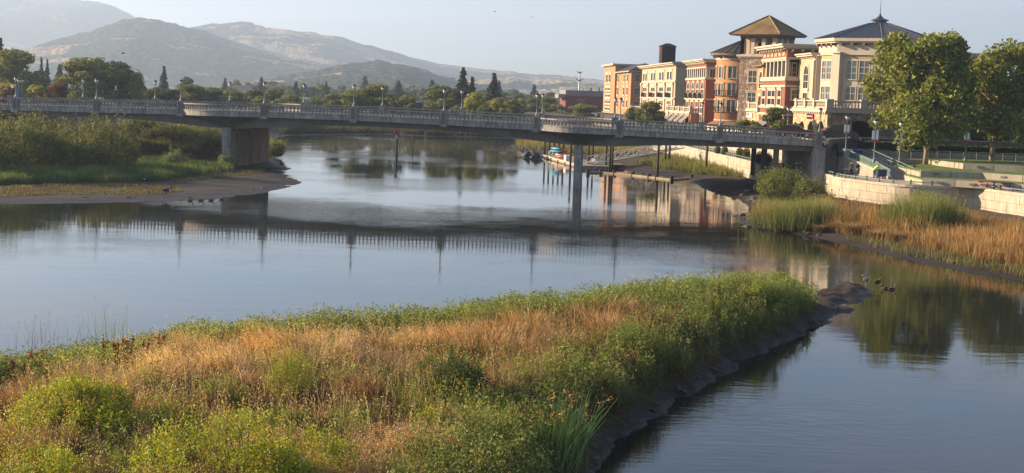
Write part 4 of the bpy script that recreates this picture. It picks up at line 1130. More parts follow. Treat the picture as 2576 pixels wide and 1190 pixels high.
# ------------------------------------------------------------------ promenade, walls, terraces, street
PZ = 2.9
def V2(x, y, z): p = P(x, y, z); return Vector((p.x, p.y, 0))
near_line = [V2(1932, 418, PZ), V2(1985, 423, PZ), V2(2074, 436.5, PZ), V2(2111, 446, PZ), V2(2181, 455, PZ), V2(2260, 463, PZ), V2(2330, 467, PZ), V2(2380, 469, PZ), V2(2446, 471, PZ), V2(2576, 487, PZ), V2(2720, 506, PZ), V2(2900, 530, PZ)]
far_line = [V2(1640, 348.5, PZ), V2(1714, 365, PZ), V2(1800, 384.5, PZ), V2(1888, 405, PZ), V2(1932, 418, PZ)]
def resample(line, step):
    out = [line[0]]; 
    for a, b in zip(line, line[1:]):
        n = max(1, round((b - a).length / step))
        for i in range(1, n + 1): out.append(a.lerp(b, i / n))
    return out
def smooth_line(line, n=8):                            # Catmull-Rom through the points
    out = []
    for i in range(len(line) - 1):
        p0, p1, p2, p3 = line[max(i - 1, 0)], line[i], line[i + 1], line[min(i + 2, len(line) - 1)]
        for k in range(n):
            t = k / n
            out.append(0.5 * ((2 * p1) + (p2 - p0) * t + (2 * p0 - 5 * p1 + 4 * p2 - p3) * t * t + (3 * p1 - p0 - 3 * p2 + p3) * t ** 3))
    return out + [line[-1]]
def wall_thing(name, label, line, z0, z1, course, blen, cat='wall', mat='wall_block', coping=True, seed=1, thick=0.5):
    """retaining wall of single blocks; the line runs so that the water lies on its right-hand side when walked from far to near"""
    o0 = line[0]; t = thing(name, label, cat, (o0.x, o0.y, z0))
    r_ = random.Random(seed); mbk = MB()
    for a, b in zip(line, line[1:]):                   # backing behind the joints
        d = (b - a); n = Vector((d.y, -d.x, 0)).normalized()   # towards the water
        q = []
        for z in (0, z1 - z0):
            for p in (a - n * 0.05, b - n * 0.05, b - n * thick, a - n * thick): q.append(((p - o0).x, (p - o0).y, z))
        mbk.add(q, [(0, 1, 2, 3), (4, 7, 6, 5), (0, 4, 5, 1), (1, 5, 6, 2), (2, 6, 7, 3), (3, 7, 4, 0)])
    mbk.build('backing', M['mortar'], t)
    cum = [0]
    for a, b in zip(line, line[1:]): cum.append(cum[-1] + (b - a).length)
    def at(s):
        s = min(max(s, 0), cum[-1]); i = max(k for k in range(len(cum) - 1) if cum[k] <= s + 1e-9)
        f = (s - cum[i]) / max(1e-9, cum[i + 1] - cum[i]); d = line[i + 1] - line[i]
        return line[i].lerp(line[i + 1], f), Vector((d.y, -d.x, 0)).normalized(), math.atan2(d.y, d.x)
    rows = int(round((z1 - z0) / course)); h = (z1 - z0) / rows
    bmesh_ = MB().box(-0.5, 0.5, -0.5, 0.5, -0.5, 0.5).mesh('block', M[mat])
    for r in range(rows):
        s = -blen * (0.5 if r % 2 else 0.0)
        while s < cum[-1]:
            L = blen * r_.uniform(0.75, 1.25); s0, s1 = max(0, s), min(cum[-1], s + L)
            if s1 - s0 > 0.25:
                # do not bridge a bend
                p, n, an = at((s0 + s1) / 2); pa, pb = at(s0 + 0.001)[0], at(s1 - 0.001)[0]
                dd = pb - pa; an = math.atan2(dd.y, dd.x); n = Vector((dd.y, -dd.x, 0)).normalized(); p = (pa + pb) / 2
                prd = 0.06 + r_.uniform(-0.015, 0.02)
                c = p + n * (prd / 2 - 0.06) - o0
                obj('block', bmesh_, t, (c.x, c.y, (r + 0.5) * h), (0, 0, an), (max(0.1, dd.length - 0.028), 0.12 + prd, h - 0.026))
            s += L
    if coping:
        for a, b in zip(line, line[1:]):
            d = b - a; n = Vector((d.y, -d.x, 0)).normalized(); c = (a + b) / 2 + n * -0.18 - o0
            obj('coping', bmesh_, t, (c.x, c.y, z1 - z0 + 0.13), (0, 0, math.atan2(d.y, d.x)), (d.length + 0.03, 0.62, 0.26))
    return t, at, cum[-1]
nl = smooth_line(near_line, 4)
w1, at1, len1 = wall_thing('promenade_wall', 'curving cream block wall below the promenade right of the bridge', nl, 0.2, PZ - 0.25, 0.82, 1.6, seed=2)
w2, at2, len2 = wall_thing('promenade_wall', 'sunlit cream block wall beyond the bridge with reeds at its foot', resample(far_line, 6), 0.2, PZ - 0.25, 0.82, 2.2, seed=3)
# low rail along the near wall
def low_rail(at, L, step, label, s0=0.0, h=0.42):
    p0 = at(s0)[0]; t = thing('low_railing', label, 'railing', (p0.x, p0.y, PZ))
    k = s0 + 0.3; prev = None
    pm = MB().box(-0.06, 0.06, -0.06, 0.06, 0.0, h).box(-0.09, 0.09, -0.09, 0.09, h, h + 0.06).mesh('post', M['green_iron'])
    while k < L:
        p, n, an = at(k); c = p - n * 0.2 - p0
        obj('post', pm, t, (c.x, c.y, 0.01), (0, 0, an))
        q = Vector((c.x, c.y, h * 0.72))
        if prev is not None: obj('rail', MB().tube([prev, q], 0.05, 5).mesh('rail', M['rail_metal']), t)
        prev = q; k += step
low_rail(at1, len1, 2.1, 'low metal rail on top of the curving promenade wall')
low_rail(at2, len2, 1.5, 'low metal rail on the sunlit wall beyond the bridge', 30)
# promenade deck
pl = far_line[:-1] + nl
poly = [(p.x + 0.05, p.y) for p in pl] + [(75, 100), (75, 330), (40, 330)]
poly = poly[::-1]
tag(MB().prism(poly, PZ - 0.6, PZ - 0.02).build('promenade', M['paving']), kind='structure')
# inner retaining wall of the street beyond the bridge
inner = [p + Vector((5.2, 0.6, 0)) for p in resample(far_line, 30)]
inner = [inner[0], inner[1], inner[2], Vector((36.3, 188, 0)), Vector((36.6, 176, 0))]
w3, _, _ = wall_thing('street_retaining_wall', 'bright cream block wall behind the clipped shrubs, seen under the bridge', inner, PZ, 6.0, 0.75, 1.9, seed=5)
# street level
st = [(36.6, 162.6), (42.5, 175.2), (80, 176.5), (140, 176.5), (140, 470), (20, 470), (27, 300), (36.2, 230), (37.0, 180)]
tag(MB().prism(st, 1.0, STREET).build('street', M['asphalt']), kind='structure')
# bridge approach parapet
se_ = PIL_S[-1]
ap = thing('approach_parapet', 'dark concrete parapet continuing from the bridge end behind the hedge', 'parapet', tuple(BP(se_ + 0.8, 0, 5.6)))
def strip_wall(t, name, a, b, z0, z1, th, mat):
    d = b - a; o = t.location; c = (a + b) / 2
    return ubox(name, t, M[mat], c.x - o.x - d.length / 2, c.x - o.x + d.length / 2, c.y - o.y - th / 2, c.y - o.y + th / 2, z0 - o.z, z1 - o.z, (0, 0, math.atan2(d.y, d.x)))
for a, b in ((Vector((35.2, 162.2, 0)), Vector((42.0, 175.6, 0))), (Vector((42.2, 175.6, 0)), Vector((72, 177.0, 0)))):
    strip_wall(ap, 'wall', a, b, 5.0, 6.62, 0.35, 'concrete_girder'); strip_wall(ap, 'rail', a, b, 6.63, 6.76, 0.5, 'concrete')
    n = Vector(((b - a).y, -(b - a).x, 0)).normalized()
    for k in range(6):
        p = a.lerp(b, (k + 0.5) / 6); q = (b - a).normalized() * (b - a).length / 14; strip_wall(ap, 'panel', p - q + n * 0.19, p + q + n * 0.19, 5.8, 6.5, 0.04, 'concrete_girder')
# stairs between landing and promenade
pil0 = Vector((37.4, 161.6, 0)); end0 = Vector((39.4, 155.3, 0)); lft0 = Vector((35.9, 165.2, 0))
sw = thing('stair_wall', 'cream stair wall with landing pillar and green panelled railing', 'stair wall', (pil0.x, pil0.y, PZ))
def vpoly(t, name, a, b, prof, th, mat):               # wall in a vertical plane from a to b; prof: (fraction, z)
    d = b - a; n = Vector((d.y, -d.x, 0)).normalized() * th / 2; o = t.location; q = []
    for s in (1, -1):
        for f, z in prof: p = a + d * f + n * s; q.append((p.x - o.x, p.y - o.y, z - o.z))
    k = len(prof)
    return MB().add(q, [tuple(range(k)), tuple(range(2 * k - 1, k - 1, -1))] + [(i, k + i, k + (i + 1) % k, (i + 1) % k) for i in range(k)]).build(name, M[mat], t)
vpoly(sw, 'wall', pil0, end0, [(0, PZ), (1.35, PZ), (1.35, 3.05), (1, 3.62), (0.04, 4.66), (0, 4.66)], 0.4, 'terrace_wall')
vpoly(sw, 'left_wall', lft0, pil0, [(0, PZ), (1, PZ), (1, 4.7), (0.35, 4.72), (0.30, 4.66)], 0.4, 'terrace_wall')
vpoly(sw, 'inset_panel', lft0 + Vector((-0.2, -0.05, 0)), pil0 + Vector((-0.2, -0.05, 0)), [(0.22, PZ + 0.1), (0.9, PZ + 0.1), (0.9, 4.3), (0.42, 4.32)], 0.06, 'wall_block')
vpoly(sw, 'coping', pil0, end0, [(0.04, 4.67), (1, 3.63), (1.36, 3.06), (1.36, 3.18), (1, 3.77), (0.04, 4.82)], 0.52, 'trim')
ubox('pillar', sw, M['terrace_wall'], -0.38, 0.38, -0.38, 0.38, 0, 2.62); ubox('pillar_cap', sw, M['trim'], -0.5, 0.5, -0.5, 0.5, 2.62, 2.78)
def panel_rail(t, a, za, b, zb, n, h=0.78):
    d = b - a
    for k in range(n):
        f0, f1 = k / n, (k + 1) / n
        vpoly(t, 'railing_panel', a, b, [(f0 + 0.01, za + (zb - za) * f0 + 0.1), (f1 - 0.01, za + (zb - za) * f1 + 0.1), (f1 - 0.01, za + (zb - za) * f1 + h - 0.04), (f0 + 0.01, za + (zb - za) * f0 + h - 0.04)], 0.03, 'green_iron')
    o = t.location
    for k in range(n + 1):
        p = a + d * (k / n); z = za + (zb - za) * k / n; ubox('railing_post', t, M['rail_metal'], p.x - o.x - 0.04, p.x - o.x + 0.04, p.y - o.y - 0.04, p.y - o.y + 0.04, z - o.z, z - o.z + h)
    for hh in (h, h * 0.82, 0.08):
        obj('handrail', MB().tube([(a.x - o.x, a.y - o.y, za - o.z + hh), (b.x - o.x, b.y - o.y, zb - o.z + hh)], 0.04, 5).mesh('handrail', M['rail_metal']), t)
panel_rail(sw, pil0 + (end0 - pil0) * 0.08, 4.74, end0, 3.75, 4); panel_rail(sw, end0 + (end0 - pil0) * 0.02, 3.72, end0 + (end0 - pil0) * 0.36, 3.2, 2, 0.7)
panel_rail(sw, lft0.lerp(pil0, 0.36), 4.74, lft0.lerp(pil0, 0.95), 4.74, 2, 0.72)
# right-hand stair wall with plain railing
ra, rb2 = Vector((40.7, 166, 0)), Vector((42.9, 152.6, 0))
sr = thing('stair_wall', 'low sloping cream wall with plain grey handrail beside the lawn', 'stair wall', (ra.x, ra.y, PZ))
vpoly(sr, 'wall', ra, rb2, [(0, PZ), (1, PZ), (1, 3.15), (0.1, 4.75), (0, 4.75)], 0.4, 'terrace_wall')
o = sr.location; d = rb2 - ra
for k in range(9):
    p = ra + d * (k / 8); z = 4.75 - 1.6 * max(0, (k / 8 - 0.1) / 0.9); ubox('railing_post', sr, M['rail_metal'], p.x - o.x - 0.035, p.x - o.x + 0.035, p.y - o.y - 0.035, p.y - o.y + 0.035, z - PZ, z - PZ + 0.85)
for hh in (0.85, 0.5): obj('handrail', MB().tube([(0, 0, 4.75 - PZ + hh), (d.x * 0.1, d.y * 0.1, 4.75 - PZ + hh), (d.x, d.y, 3.15 - PZ + hh)], 0.04, 5).mesh('handrail', M['rail_metal']), sr)
stp = thing('stairs', 'broad concrete steps climbing from the promenade to the plaza', 'stairs', (pil0.x, pil0.y, PZ))
for k in range(10):
    f = k / 10; a = end0.lerp(pil0, f); b = rb2.lerp(ra, f); a2 = end0.lerp(pil0, f + 0.1); b2 = rb2.lerp(ra, f + 0.1); o = stp.location
    MB().prism([(a.x - o.x, a.y - o.y), (b.x - o.x, b.y - o.y), (b2.x - o.x, b2.y - o.y), (a2.x - o.x, a2.y - o.y)], 0, 0.17 * (k + 1)).build('step', M['paving'], stp)
# plaza above the stairs
plz = [(36.0, 164.8), (37.4, 161.6), (40.7, 166), (46, 167), (62, 168.4), (62, 175), (41.5, 174.5)]
tag(MB().prism(plz, PZ, 4.58).build('plaza', M['paving']), kind='structure')
ew = thing('end_wall', 'cream block wall stub beside the underpass mouth', 'wall', (34.9, 163.6, PZ))
ubox('wall', ew, M['wall_block'], -0.3, 0.3, -0.25, 0.25, 0, 2.55); ubox('cap', ew, M['trim'], -0.4, 0.4, -0.35, 0.35, 2.55, 2.7)
ubox('side_wall', ew, M['concrete_pier'], 0.31, 2.4, 0.0, 0.4, 0, 2.4)
# lawn terraces
def terrace(i, z, front, back_y, label, x_end=75, zlow=PZ):
    pts = [V2(x, y, z) for x, y in front]
    o = pts[0]
    t = thing('terrace_wall', label, 'wall', (o.x, o.y, zlow))
    for a, b in zip(pts, pts[1:]):
        L = (b - a).length; n = max(1, round(L / 4.0))
        for k in range(n):
            p, q = a.lerp(b, k / n), a.lerp(b, (k + 1) / n); dd = q - p; c = (p + q) / 2
            ubox('panel', t, M['terrace_wall'], c.x - o.x - dd.length / 2 + 0.03, c.x - o.x + dd.length / 2 - 0.03, c.y - o.y, c.y - o.y + 0.3, 0, z - zlow + 0.06, (0, 0, math.atan2(dd.y, dd.x)))
            if k % 2 == 0: ubox('vent', t, M['concrete_girder'], c.x - o.x - 0.3, c.x - o.x + 0.3, c.y - o.y - 0.16, c.y - o.y - 0.14 + 0.12, (z - zlow) * 0.45, (z - zlow) * 0.75, (0, 0, math.atan2(dd.y, dd.x)))
    poly = [(p.x, p.y + 0.3) for p in pts] + [(x_end, pts[-1].y + 0.3), (x_end, back_y), (pts[0].x + 0.5, back_y)]
    tag(MB().prism(poly, z - 0.12, z).build('lawn', M['lawn']), kind='structure')
    tag(MB().prism([(x + 0.01, y + 0.02) for x, y in poly], PZ, z - 0.125).build('lawn_base', M['terrace_wall']), kind='structure')
terrace(0, 3.5, [(2322, 450.5), (2405, 455), (2570, 465), (2760, 477)], 152, 'lowest lawn terrace wall facing the promenade', zlow=PZ)
terrace(1, 4.1, [(2316, 430), (2473, 436), (2576, 443), (2760, 455)], 163, 'middle lawn terrace wall in the park', zlow=3.5)
terrace(2, 4.66, [(2356, 404.5), (2428, 413), (2576, 420), (2760, 429)], 172, 'upper lawn terrace wall with sunlit left corner', zlow=4.1)
lw = [V2(2240, 410, 4.12), V2(2322, 429, 4.12), V2(2440, 430, 4.12), Vector((53.5, 168.5, 0)), Vector((44, 167.5, 0))]
tag(MB().prism([(p.x, p.y) for p in lw], 4.0, 4.125).build('lawn', M['lawn']), kind='structure')
tag(MB().prism([(p.x, p.y + 0.02) for p in lw], PZ, 3.995).build('lawn_base', M['terrace_wall']), kind='structure')
# railings at the back of the park
def post_rail(label, a, b, z, n, h=0.9):
    t = thing('railing', label, 'railing', (a.x, a.y, z)); d = b - a
    for k in range(n + 1): p = d * (k / n); ubox('post', t, M['rail_metal'], p.x - 0.04, p.x + 0.04, p.y - 0.04, p.y + 0.04, 0, h)
    for hh in (h, h * 0.55): obj('rail', MB().tube([(0, 0, hh), (d.x, d.y, hh)], 0.035, 5).mesh('rail', M['rail_metal']), t)
post_rail('grey railing along the ramp in front of the long hedge', Vector((45, 168.6, 0)), Vector((65, 168.6, 0)), 4.66, 13)
post_rail('short grey railing at the top of the plaza steps', Vector((40.5, 170.4, 0)), Vector((44.2, 169.6, 0)), 4.58, 4)
bw = thing('planter_wall', 'low dark retaining wall below the hedge at the back of the plaza', 'wall', (37, 171.5, 4.5))
ubox('wall', bw, M['concrete_girder'], 0, 30, -0.2, 0.2, 0, 0.85)
for k in range(12): ubox('panel', bw, M['mortar'], 0.1 + k * 2.5, 2.45 + k * 2.5, -0.24, -0.2, 0.05, 0.8)
# banner lamps in the park
LAMP_P = make_lamp(4.6, 'lamp_post', 0.30)
park_lamps = [(2127, 381, 5.6, 0.85, 'beside the stair landing, with a banner', True), (2198, 409, 4.6, 1.0, 'above the people on the stairs, with a banner', True), (2262, 410, 4.4, 1.0, 'with a cross arm at the edge of the lawn', False), (2428, 405, 4.66, 1.0, 'between the two plane trees, with a red and white banner', True)]
for x, y, z, sc, lb, ban in park_lamps:
    p = P(x, y, z); t = lamp(LAMP_P, p, 'tall green park lamp ' + lb, 'park lamps', sc)
    if ban:
        for s in (-1, 1):
            bo = obj('banner', MB().box(0.06, 0.34, -0.012, 0.012, 2.45, 3.4).mesh('banner', M['white_plastic']), t, None, (0, 0, 0 if s == 1 else math.pi))
            obj('banner_foot', MB().box(0.06, 0.34, -0.014, 0.014, 2.2, 2.445).mesh('banner_foot', M['red_plastic']), bo)
            obj('banner_arm', MB().tube([(0, 0, 3.43), (0.38, 0, 3.43)], 0.02, 4).mesh('banner_arm', M['iron']), t, None, (0, 0, 0 if s == 1 else math.pi))
    else: obj('cross_arm', MB().tube([(-0.6, 0, 2.6), (0.6, 0, 2.6)], 0.05, 5).mesh('cross_arm', M['white_metal']), t)
# street lamps of the riverside street, seen over the bridge
for i, (x, ty_, by) in enumerate([(1449, 283, 298), (1508, 285, 299), (1547, 284, 300), (1410, 277, 293), (1417, 277, 293), (1622, 280, 305), (1680, 285, 308), (1733, 282, 312), (1862, 287, 320), (1880, 284, 320)]):
    Y = 330 - i * 8 if i < 5 else 262 - (i - 5) * 9
    p = D(x, by, Y); h = Zat(x, ty_, Y) - 5.0
    lamp(LAMP_P, (p.x, p.y, 5.0 if i < 5 else STREET), 'small white globe street lamp on the riverside street, ' + ['before the brick building', 'right of the brick wall tree', 'below the orange end tower', 'left of the brick building', 'right twin by the brick building', 'before the cream front', 'between cream and red fronts', 'before the shop awnings', 'at the stone arcade', 'right of the stone arcade'][i], 'riverside street lamps', max(0.5, (h if i < 5 else Zat(x, ty_, Y) - STREET) / 4.7))

# ------------------------------------------------------------------ dock, piles, gangway, boom
da, db = P(1366, 397, 0), P(1434, 417, 0); da.z = db.z = 0
dd = (db - da); dn = Vector((-dd.y, dd.x, 0)).normalized()
dang = math.atan2(dd.y, dd.x)
dk = thing('floating_dock', 'timber floating dock with sunlit pale side, left of the bridge column', 'dock', tuple(da), dang)
Ld_ = dd.length + 10
for k in range(int(Ld_ / 0.6)): ubox('plank', dk, M['timber'], k * 0.6, k * 0.6 + 0.57, 0.0, 4.6, 0.46, 0.54)
ubox('float', dk, M['concrete'], 0.1, Ld_ - 0.1, 0.12, 4.5, -0.3, 0.44)
ubox('fascia', dk, M['trim'], 0, Ld_, -0.08, -0.005, 0.08, 0.5); ubox('rub_rail', dk, M['timber'], 0, Ld_, -0.16, -0.085, 0.15, 0.3)
for k in range(4): ubox('fender', dk, M['pile'], 2.5 + k * 6.5, 2.8 + k * 6.5, -0.26, -0.165, -0.1, 0.42)
def pile(x, y, label, z1=5.4, r=0.17, z0=-1.0):
    p = P(x, y, 0.0); t = thing('timber_pile', label, 'pile', (p.x, p.y, z0), 0, 'dark dock piles')
    obj('shaft', MB().lathe([(r, 0), (r * 0.95, z1 - z0)], 10).mesh('shaft', M['pile'], True), t); obj('cap', MB().lathe([(r * 1.05, z1 - z0), (0.02, z1 - z0 + 0.22)], 10).mesh('cap', M['white_metal']), t)
pl_ = [(1370, 392, 'leftmost of the thin piles behind the kayak dock'), (1381, 393, 'second pile behind the kayak dock'), (1393, 395, 'third pile, just behind the blue kayaks'), (1405, 397, 'fourth pile, behind the orange kayaks'), (1416.5, 399, 'fifth pile, right of the kayak rack'),
       (1434.6, 421, 'thick pile at the front corner of the dock, left of the bridge column'), (1480, 414, 'pile at the foot of the gangway'), (1490.5, 411, 'pile just right of the gangway foot'), (1524, 423, 'pile left of the paired piles under the gangway'),
       (1533.5, 430, 'left one of the paired piles right of the bridge column'), (1539, 432, 'right one of the paired piles right of the bridge column'), (1654, 441, 'tall lone pile at the end of the log boom'), (1673, 424, 'left one of two piles at the top of the gangway'), (1683, 422, 'right one of two piles at the top of the gangway'), (1776, 441, 'tall lone pile on the muddy shore below the bridge')]
for x, y, lb in pl_: pile(x, y, 'dark ' + lb if lb[0] != 'd' else lb)
# gangway
ga, gb = P(1487, 412, 0.7), P(1712, 372, PZ + 0.1); gd = gb - ga; gn = Vector((-gd.y, gd.x, 0)).normalized() * 0.75
gw = thing('gangway', 'white truss gangway sloping from the dock up to the promenade wall', 'gangway', tuple(ga))
n = 10
for s in (-1, 1):
    off = gn * s
    for h in (0.05, 1.05): obj('chord', MB().tube([off + Vector((0, 0, h)), gd + off + Vector((0, 0, h))], 0.06, 6).mesh('chord', M['white_metal']), gw)
    for k in range(n + 1): p = gd * (k / n) + off; obj('upright', MB().tube([p + Vector((0, 0, 0.05)), p + Vector((0, 0, 1.05))], 0.045, 5).mesh('upright', M['white_metal']), gw)
    for k in range(n):
        p, q = gd * (k / n) + off, gd * ((k + 1) / n) + off
        if k % 2: p, q = q, p
        obj('brace', MB().tube([p + Vector((0, 0, 0.05)), q + Vector((0, 0, 1.05))], 0.04, 5).mesh('brace', M['white_metal']), gw)
vpoly_g = MB().add([gn, gd + gn, gd - gn, -gn, gn - Vector((0, 0, .08)), gd + gn - Vector((0, 0, .08)), gd - gn - Vector((0, 0, .08)), -gn - Vector((0, 0, .08))], [(0, 1, 2, 3), (7, 6, 5, 4), (0, 4, 5, 1), (2, 6, 7, 3)]); vpoly_g.build('walkway', M['metal_band'], gw)
ps = P(1505, 420, 0); pf = thing('landing_float', 'small dark float carrying the foot of the gangway', 'float', (ps.x - 1.5, ps.y, 0), dang)
ubox('deck', pf, M['timber'], 0, 3, 0, 5, 0.45, 0.58); ubox('hull', pf, M['pile'], 0.05, 2.95, 0.05, 4.95, -0.3, 0.44); ubox('edge', pf, M['red_plastic'], -0.05, 0.0, 0, 5, 0.3, 0.5)
for k in range(3): obj('bollard', MB().lathe([(0.12, 0.58), (0.1, 1.3)], 8).mesh('bollard', M['white_metal']), pf, (0.5 + k, 0.5, 0))
boom = [(1479, 435), (1512, 434.5), (1546, 437), (1592, 441), (1633, 446), (1652, 448), (1690, 452.5), (1740, 448.5), (1770, 444)]
bl = ['nearest the bridge column', 'second from the bridge column', 'third, before the paired piles', 'fourth along the boom', 'short fifth log', 'sixth log by the lone pile', 'seventh log slanting to the mud', 'last log ending on the mud']
for i, (a, b) in enumerate(zip(boom, boom[1:])):
    p, q = P(*a, 0.06), P(*b, 0.06); d = q - p
    t = thing('boom_log', 'floating boom log ' + bl[i], 'log', tuple(p), math.atan2(d.y, d.x), 'log boom')
    ubox('beam', t, M['timber'], 0.12, d.length - 0.12, -0.2, 0.2, -0.12, 0.14)
    obj('collar', MB().tube([(0, 0, -0.25), (0, 0, 0.5)], 0.26, 8).mesh('collar', M['pile']), t)
# kayaks and boats
def kayak_mesh(mat, L=3.2, w=0.38, h=0.30):
    rows = []
    for f in np.linspace(0, 1, 11):
        s = math.sin(math.pi * min(max(f, 0.02), 0.98)) ** 0.6; zc = 0.10 * (2 * f - 1) ** 4
        rows.append([(L * (f - .5), w * s * math.cos(a), zc + h * s * 0.5 * math.sin(a)) for a in np.linspace(0, 2 * math.pi, 9)[:-1]])
    return loft(rows, True).mesh('hull', M[mat], True)
kx = [('teal_plastic', 1398, 374, 'light blue kayak on top of the rack'), ('teal_plastic', 1399, 381, 'light blue kayak below the top one on the rack'), ('orange_plastic', 1413, 379, 'upper orange kayak on the rack'), ('orange_plastic', 1412, 386, 'lower orange kayak on the rack'), ('yellow_plastic', 1421, 381, 'pale yellow kayak at the right end of the rack'),
      ('white_plastic', 1413, 390, 'white kayak low on the rack'), ('red_plastic', 1409, 395, 'red kayak at the bottom of the rack'), ('yellow_plastic', 1421, 394, 'yellow kayak at the bottom right of the rack')]
kp0 = P(1405, 398, 0.55)
rk = thing('kayak_rack', 'dark rack holding colourful kayaks on the floating dock', 'rack', (kp0.x, kp0.y, 0.54), dang)
for xx in (-1.6, 0, 1.6): ubox('upright', rk, M['iron'], xx - 0.05, xx + 0.05, 0.55, 0.65, 0, 1.7)
for zz in (0.3, 0.75, 1.2): ubox('arm', rk, M['iron'], -1.7, 1.7, 0.5, 0.56, zz, zz + 0.06)
for i, (mt, x, y, lb) in enumerate(kx):
    z = Zat(x, y, kp0.y); p = D(x, y, kp0.y - 0.3)
    t = thing('kayak', lb, 'kayak', tuple(p), dang + 0.5 + 0.2 * (i % 3), 'kayaks on the dock rack')
    obj('hull', kayak_mesh(mt, 2.5, 0.34, 0.42), t); obj('seat_well', MB().lathe([(0.22, 0.16), (0.2, 0.23)], 8).mesh('seat_well', M['iron']), t)
rg = P(1386.5, 389, 0.9); t = thing('life_ring', 'white life ring on its post at the dock edge', 'life ring', (rg.x, rg.y, 0.54))
mb = MB(); mb.tube([(0.34 * math.cos(a), 0, 0.65 + 0.34 * math.sin(a)) for a in np.linspace(0, 2 * math.pi, 15)], 0.09, 6, False); mb.build('ring', M['white_plastic'], t); ubox('post', t, M['white_metal'], -0.04, 0.04, 0.06, 0.14, 0, 1.3)
bx_ = P(1428, 405, 0.55); t = thing('dock_box', 'pale storage box on the dock beside the corner pile', 'box', (bx_.x, bx_.y + 1.5, 0.54), dang)
ubox('chest', t, M['white_metal'], -0.9, 0.9, -0.4, 0.4, 0, 0.75); ubox('lid', t, M['white_plastic'], -0.95, 0.95, -0.45, 0.45, 0.75, 0.86)
def dinghy(x, y, lb, rot):
    p = P(x, y, 0); t = thing('inflatable_boat', lb, 'boat', (p.x, p.y, 0.05), rot, 'inflatable boats')
    mb = MB(); pts = [(-1.7, 0.75), (0.6, 0.75), (1.5, 0.45), (1.95, 0), (1.5, -0.45), (0.6, -0.75), (-1.7, -0.75)]
    mb.tube([(a, b, 0.25 + 0.22 * max(0, a - 0.4)) for a, b in pts], 0.26, 8); mb.build('tube', M['metal_band'], t, True)
    ubox('floor', t, M['iron'], -1.6, 1.3, -0.6, 0.6, 0.02, 0.12); ubox('transom', t, M['iron'], -1.55, -1.45, -0.55, 0.55, 0.05, 0.6)
    ubox('outboard', t, M['car_dark'], -2.0, -1.6, -0.2, 0.2, 0.3, 1.1); ubox('cover', t, M['blue_dark'], -0.9, 0.5, -0.5, 0.5, 0.3, 0.75)
    ubox('console', t, M['iron'], 0.5, 0.9, -0.25, 0.25, 0.1, 0.95)
dinghy(1330, 397, 'grey inflatable boat moored farthest left at the dock', dang + math.pi * 0.95); dinghy(1352, 400, 'grey inflatable boat moored next to the dock end', dang + math.pi * 0.9)
# channel markers
p = P(998, 391, 0)
t = thing('channel_marker', 'river marker pile with red board and number six', 'marker', (p.x, p.y, -1.0))
zt = Zat(1003, 328, p.y) + 1.0
obj('pile', MB().lathe([(0.18, 0), (0.17, zt - 0.2)], 10).mesh('pile', M['pile'], True), t)
tw = Zat(1000, 352, p.y) + 1.0
ubox('pale_strip', t, M['white_metal'], -0.19, -0.14, -0.12, 0.02, 1.7, tw - 0.15)
ubox('board', t, M['red_board'], -0.36, 0.52, -0.26, -0.2, zt - 0.42, zt + 0.05); ubox('side_board', t, M['white_metal'], 0.53, 0.57, -0.3, 0.25, zt - 0.75, zt + 0.02); ubox('edge_board', t, M['white_metal'], -0.42, -0.37, -0.3, 0.0, zt - 0.4, zt)
fc = bpy.data.curves.new('digit', 'FONT'); fc.body = '6'; fc.size = 1.15; fc.extrude = 0.01; fc.offset = 0.02; fc.align_x = 'CENTER'
fo = bpy.data.objects.new('digit', fc); COL.objects.link(fo); bpy.context.view_layer.update()
dme = bpy.data.meshes.new_from_object(fo); bpy.data.objects.remove(fo); dme.materials.clear(); dme.materials.append(M['white_plastic'])
ubox('number_plate', t, M['pile'], -0.36, 0.12, -0.25, -0.2, zt - 1.45, zt - 0.45)
obj('number', dme, t, (-0.12, -0.262, zt - 1.38), (math.pi / 2, 0, 0))
p = P(1038, 381, 0); t = thing('channel_marker', 'thin pale stake standing in the river right of the red marker', 'marker', (p.x, p.y, -1.0))
obj('stake', MB().lathe([(0.10, 0), (0.08, Zat(1040, 333, p.y) + 1.0)], 8).mesh('stake', M['pile'], True), t); ubox('pale_face', t, M['white_metal'], -0.1, -0.05, -0.1, -0.04, 1.8, Zat(1040, 334, p.y) + 0.9)
# ------------------------------------------------------------------ vegetation builders
def unit(v): return v / np.maximum(1e-9, np.linalg.norm(v, axis=-1, keepdims=True))
def leaf_mesh(cent, size, aspect, r_, outward=None, bias=0.6, droop=0.0):
    """rhombic leaves: returns V (4n,3), F (n,4)"""
    n = len(cent)
    nrm = r_.normal(size=(n, 3))
    if outward is not None: nrm = unit(nrm) * (1 - bias) + outward * bias
    nrm = unit(nrm)
    t = r_.normal(size=(n, 3)); t[:, 2] -= droop
    t = unit(t - nrm * (t * nrm).sum(1, keepdims=True)); b = np.cross(nrm, t)
    L = np.asarray(size)[:, None] if np.ndim(size) else np.full((n, 1), size)
    V = np.empty((n, 4, 3)); V[:, 0] = cent - t * L; V[:, 1] = cent + b * L * aspect; V[:, 2] = cent + t * L; V[:, 3] = cent - b * L * aspect
    return V.reshape(-1, 3), np.arange(4 * n).reshape(n, 4)
def leaf_cols(n, r_, lo=0.65, hi=1.3, yellow=0.25):
    c = np.ones((n, 3)) * r_.uniform(lo, hi, (n, 1)); y = r_.random(n) < yellow
    c[y] *= np.array([1.45, 1.2, 0.8]); return np.repeat(c, 4, 0)
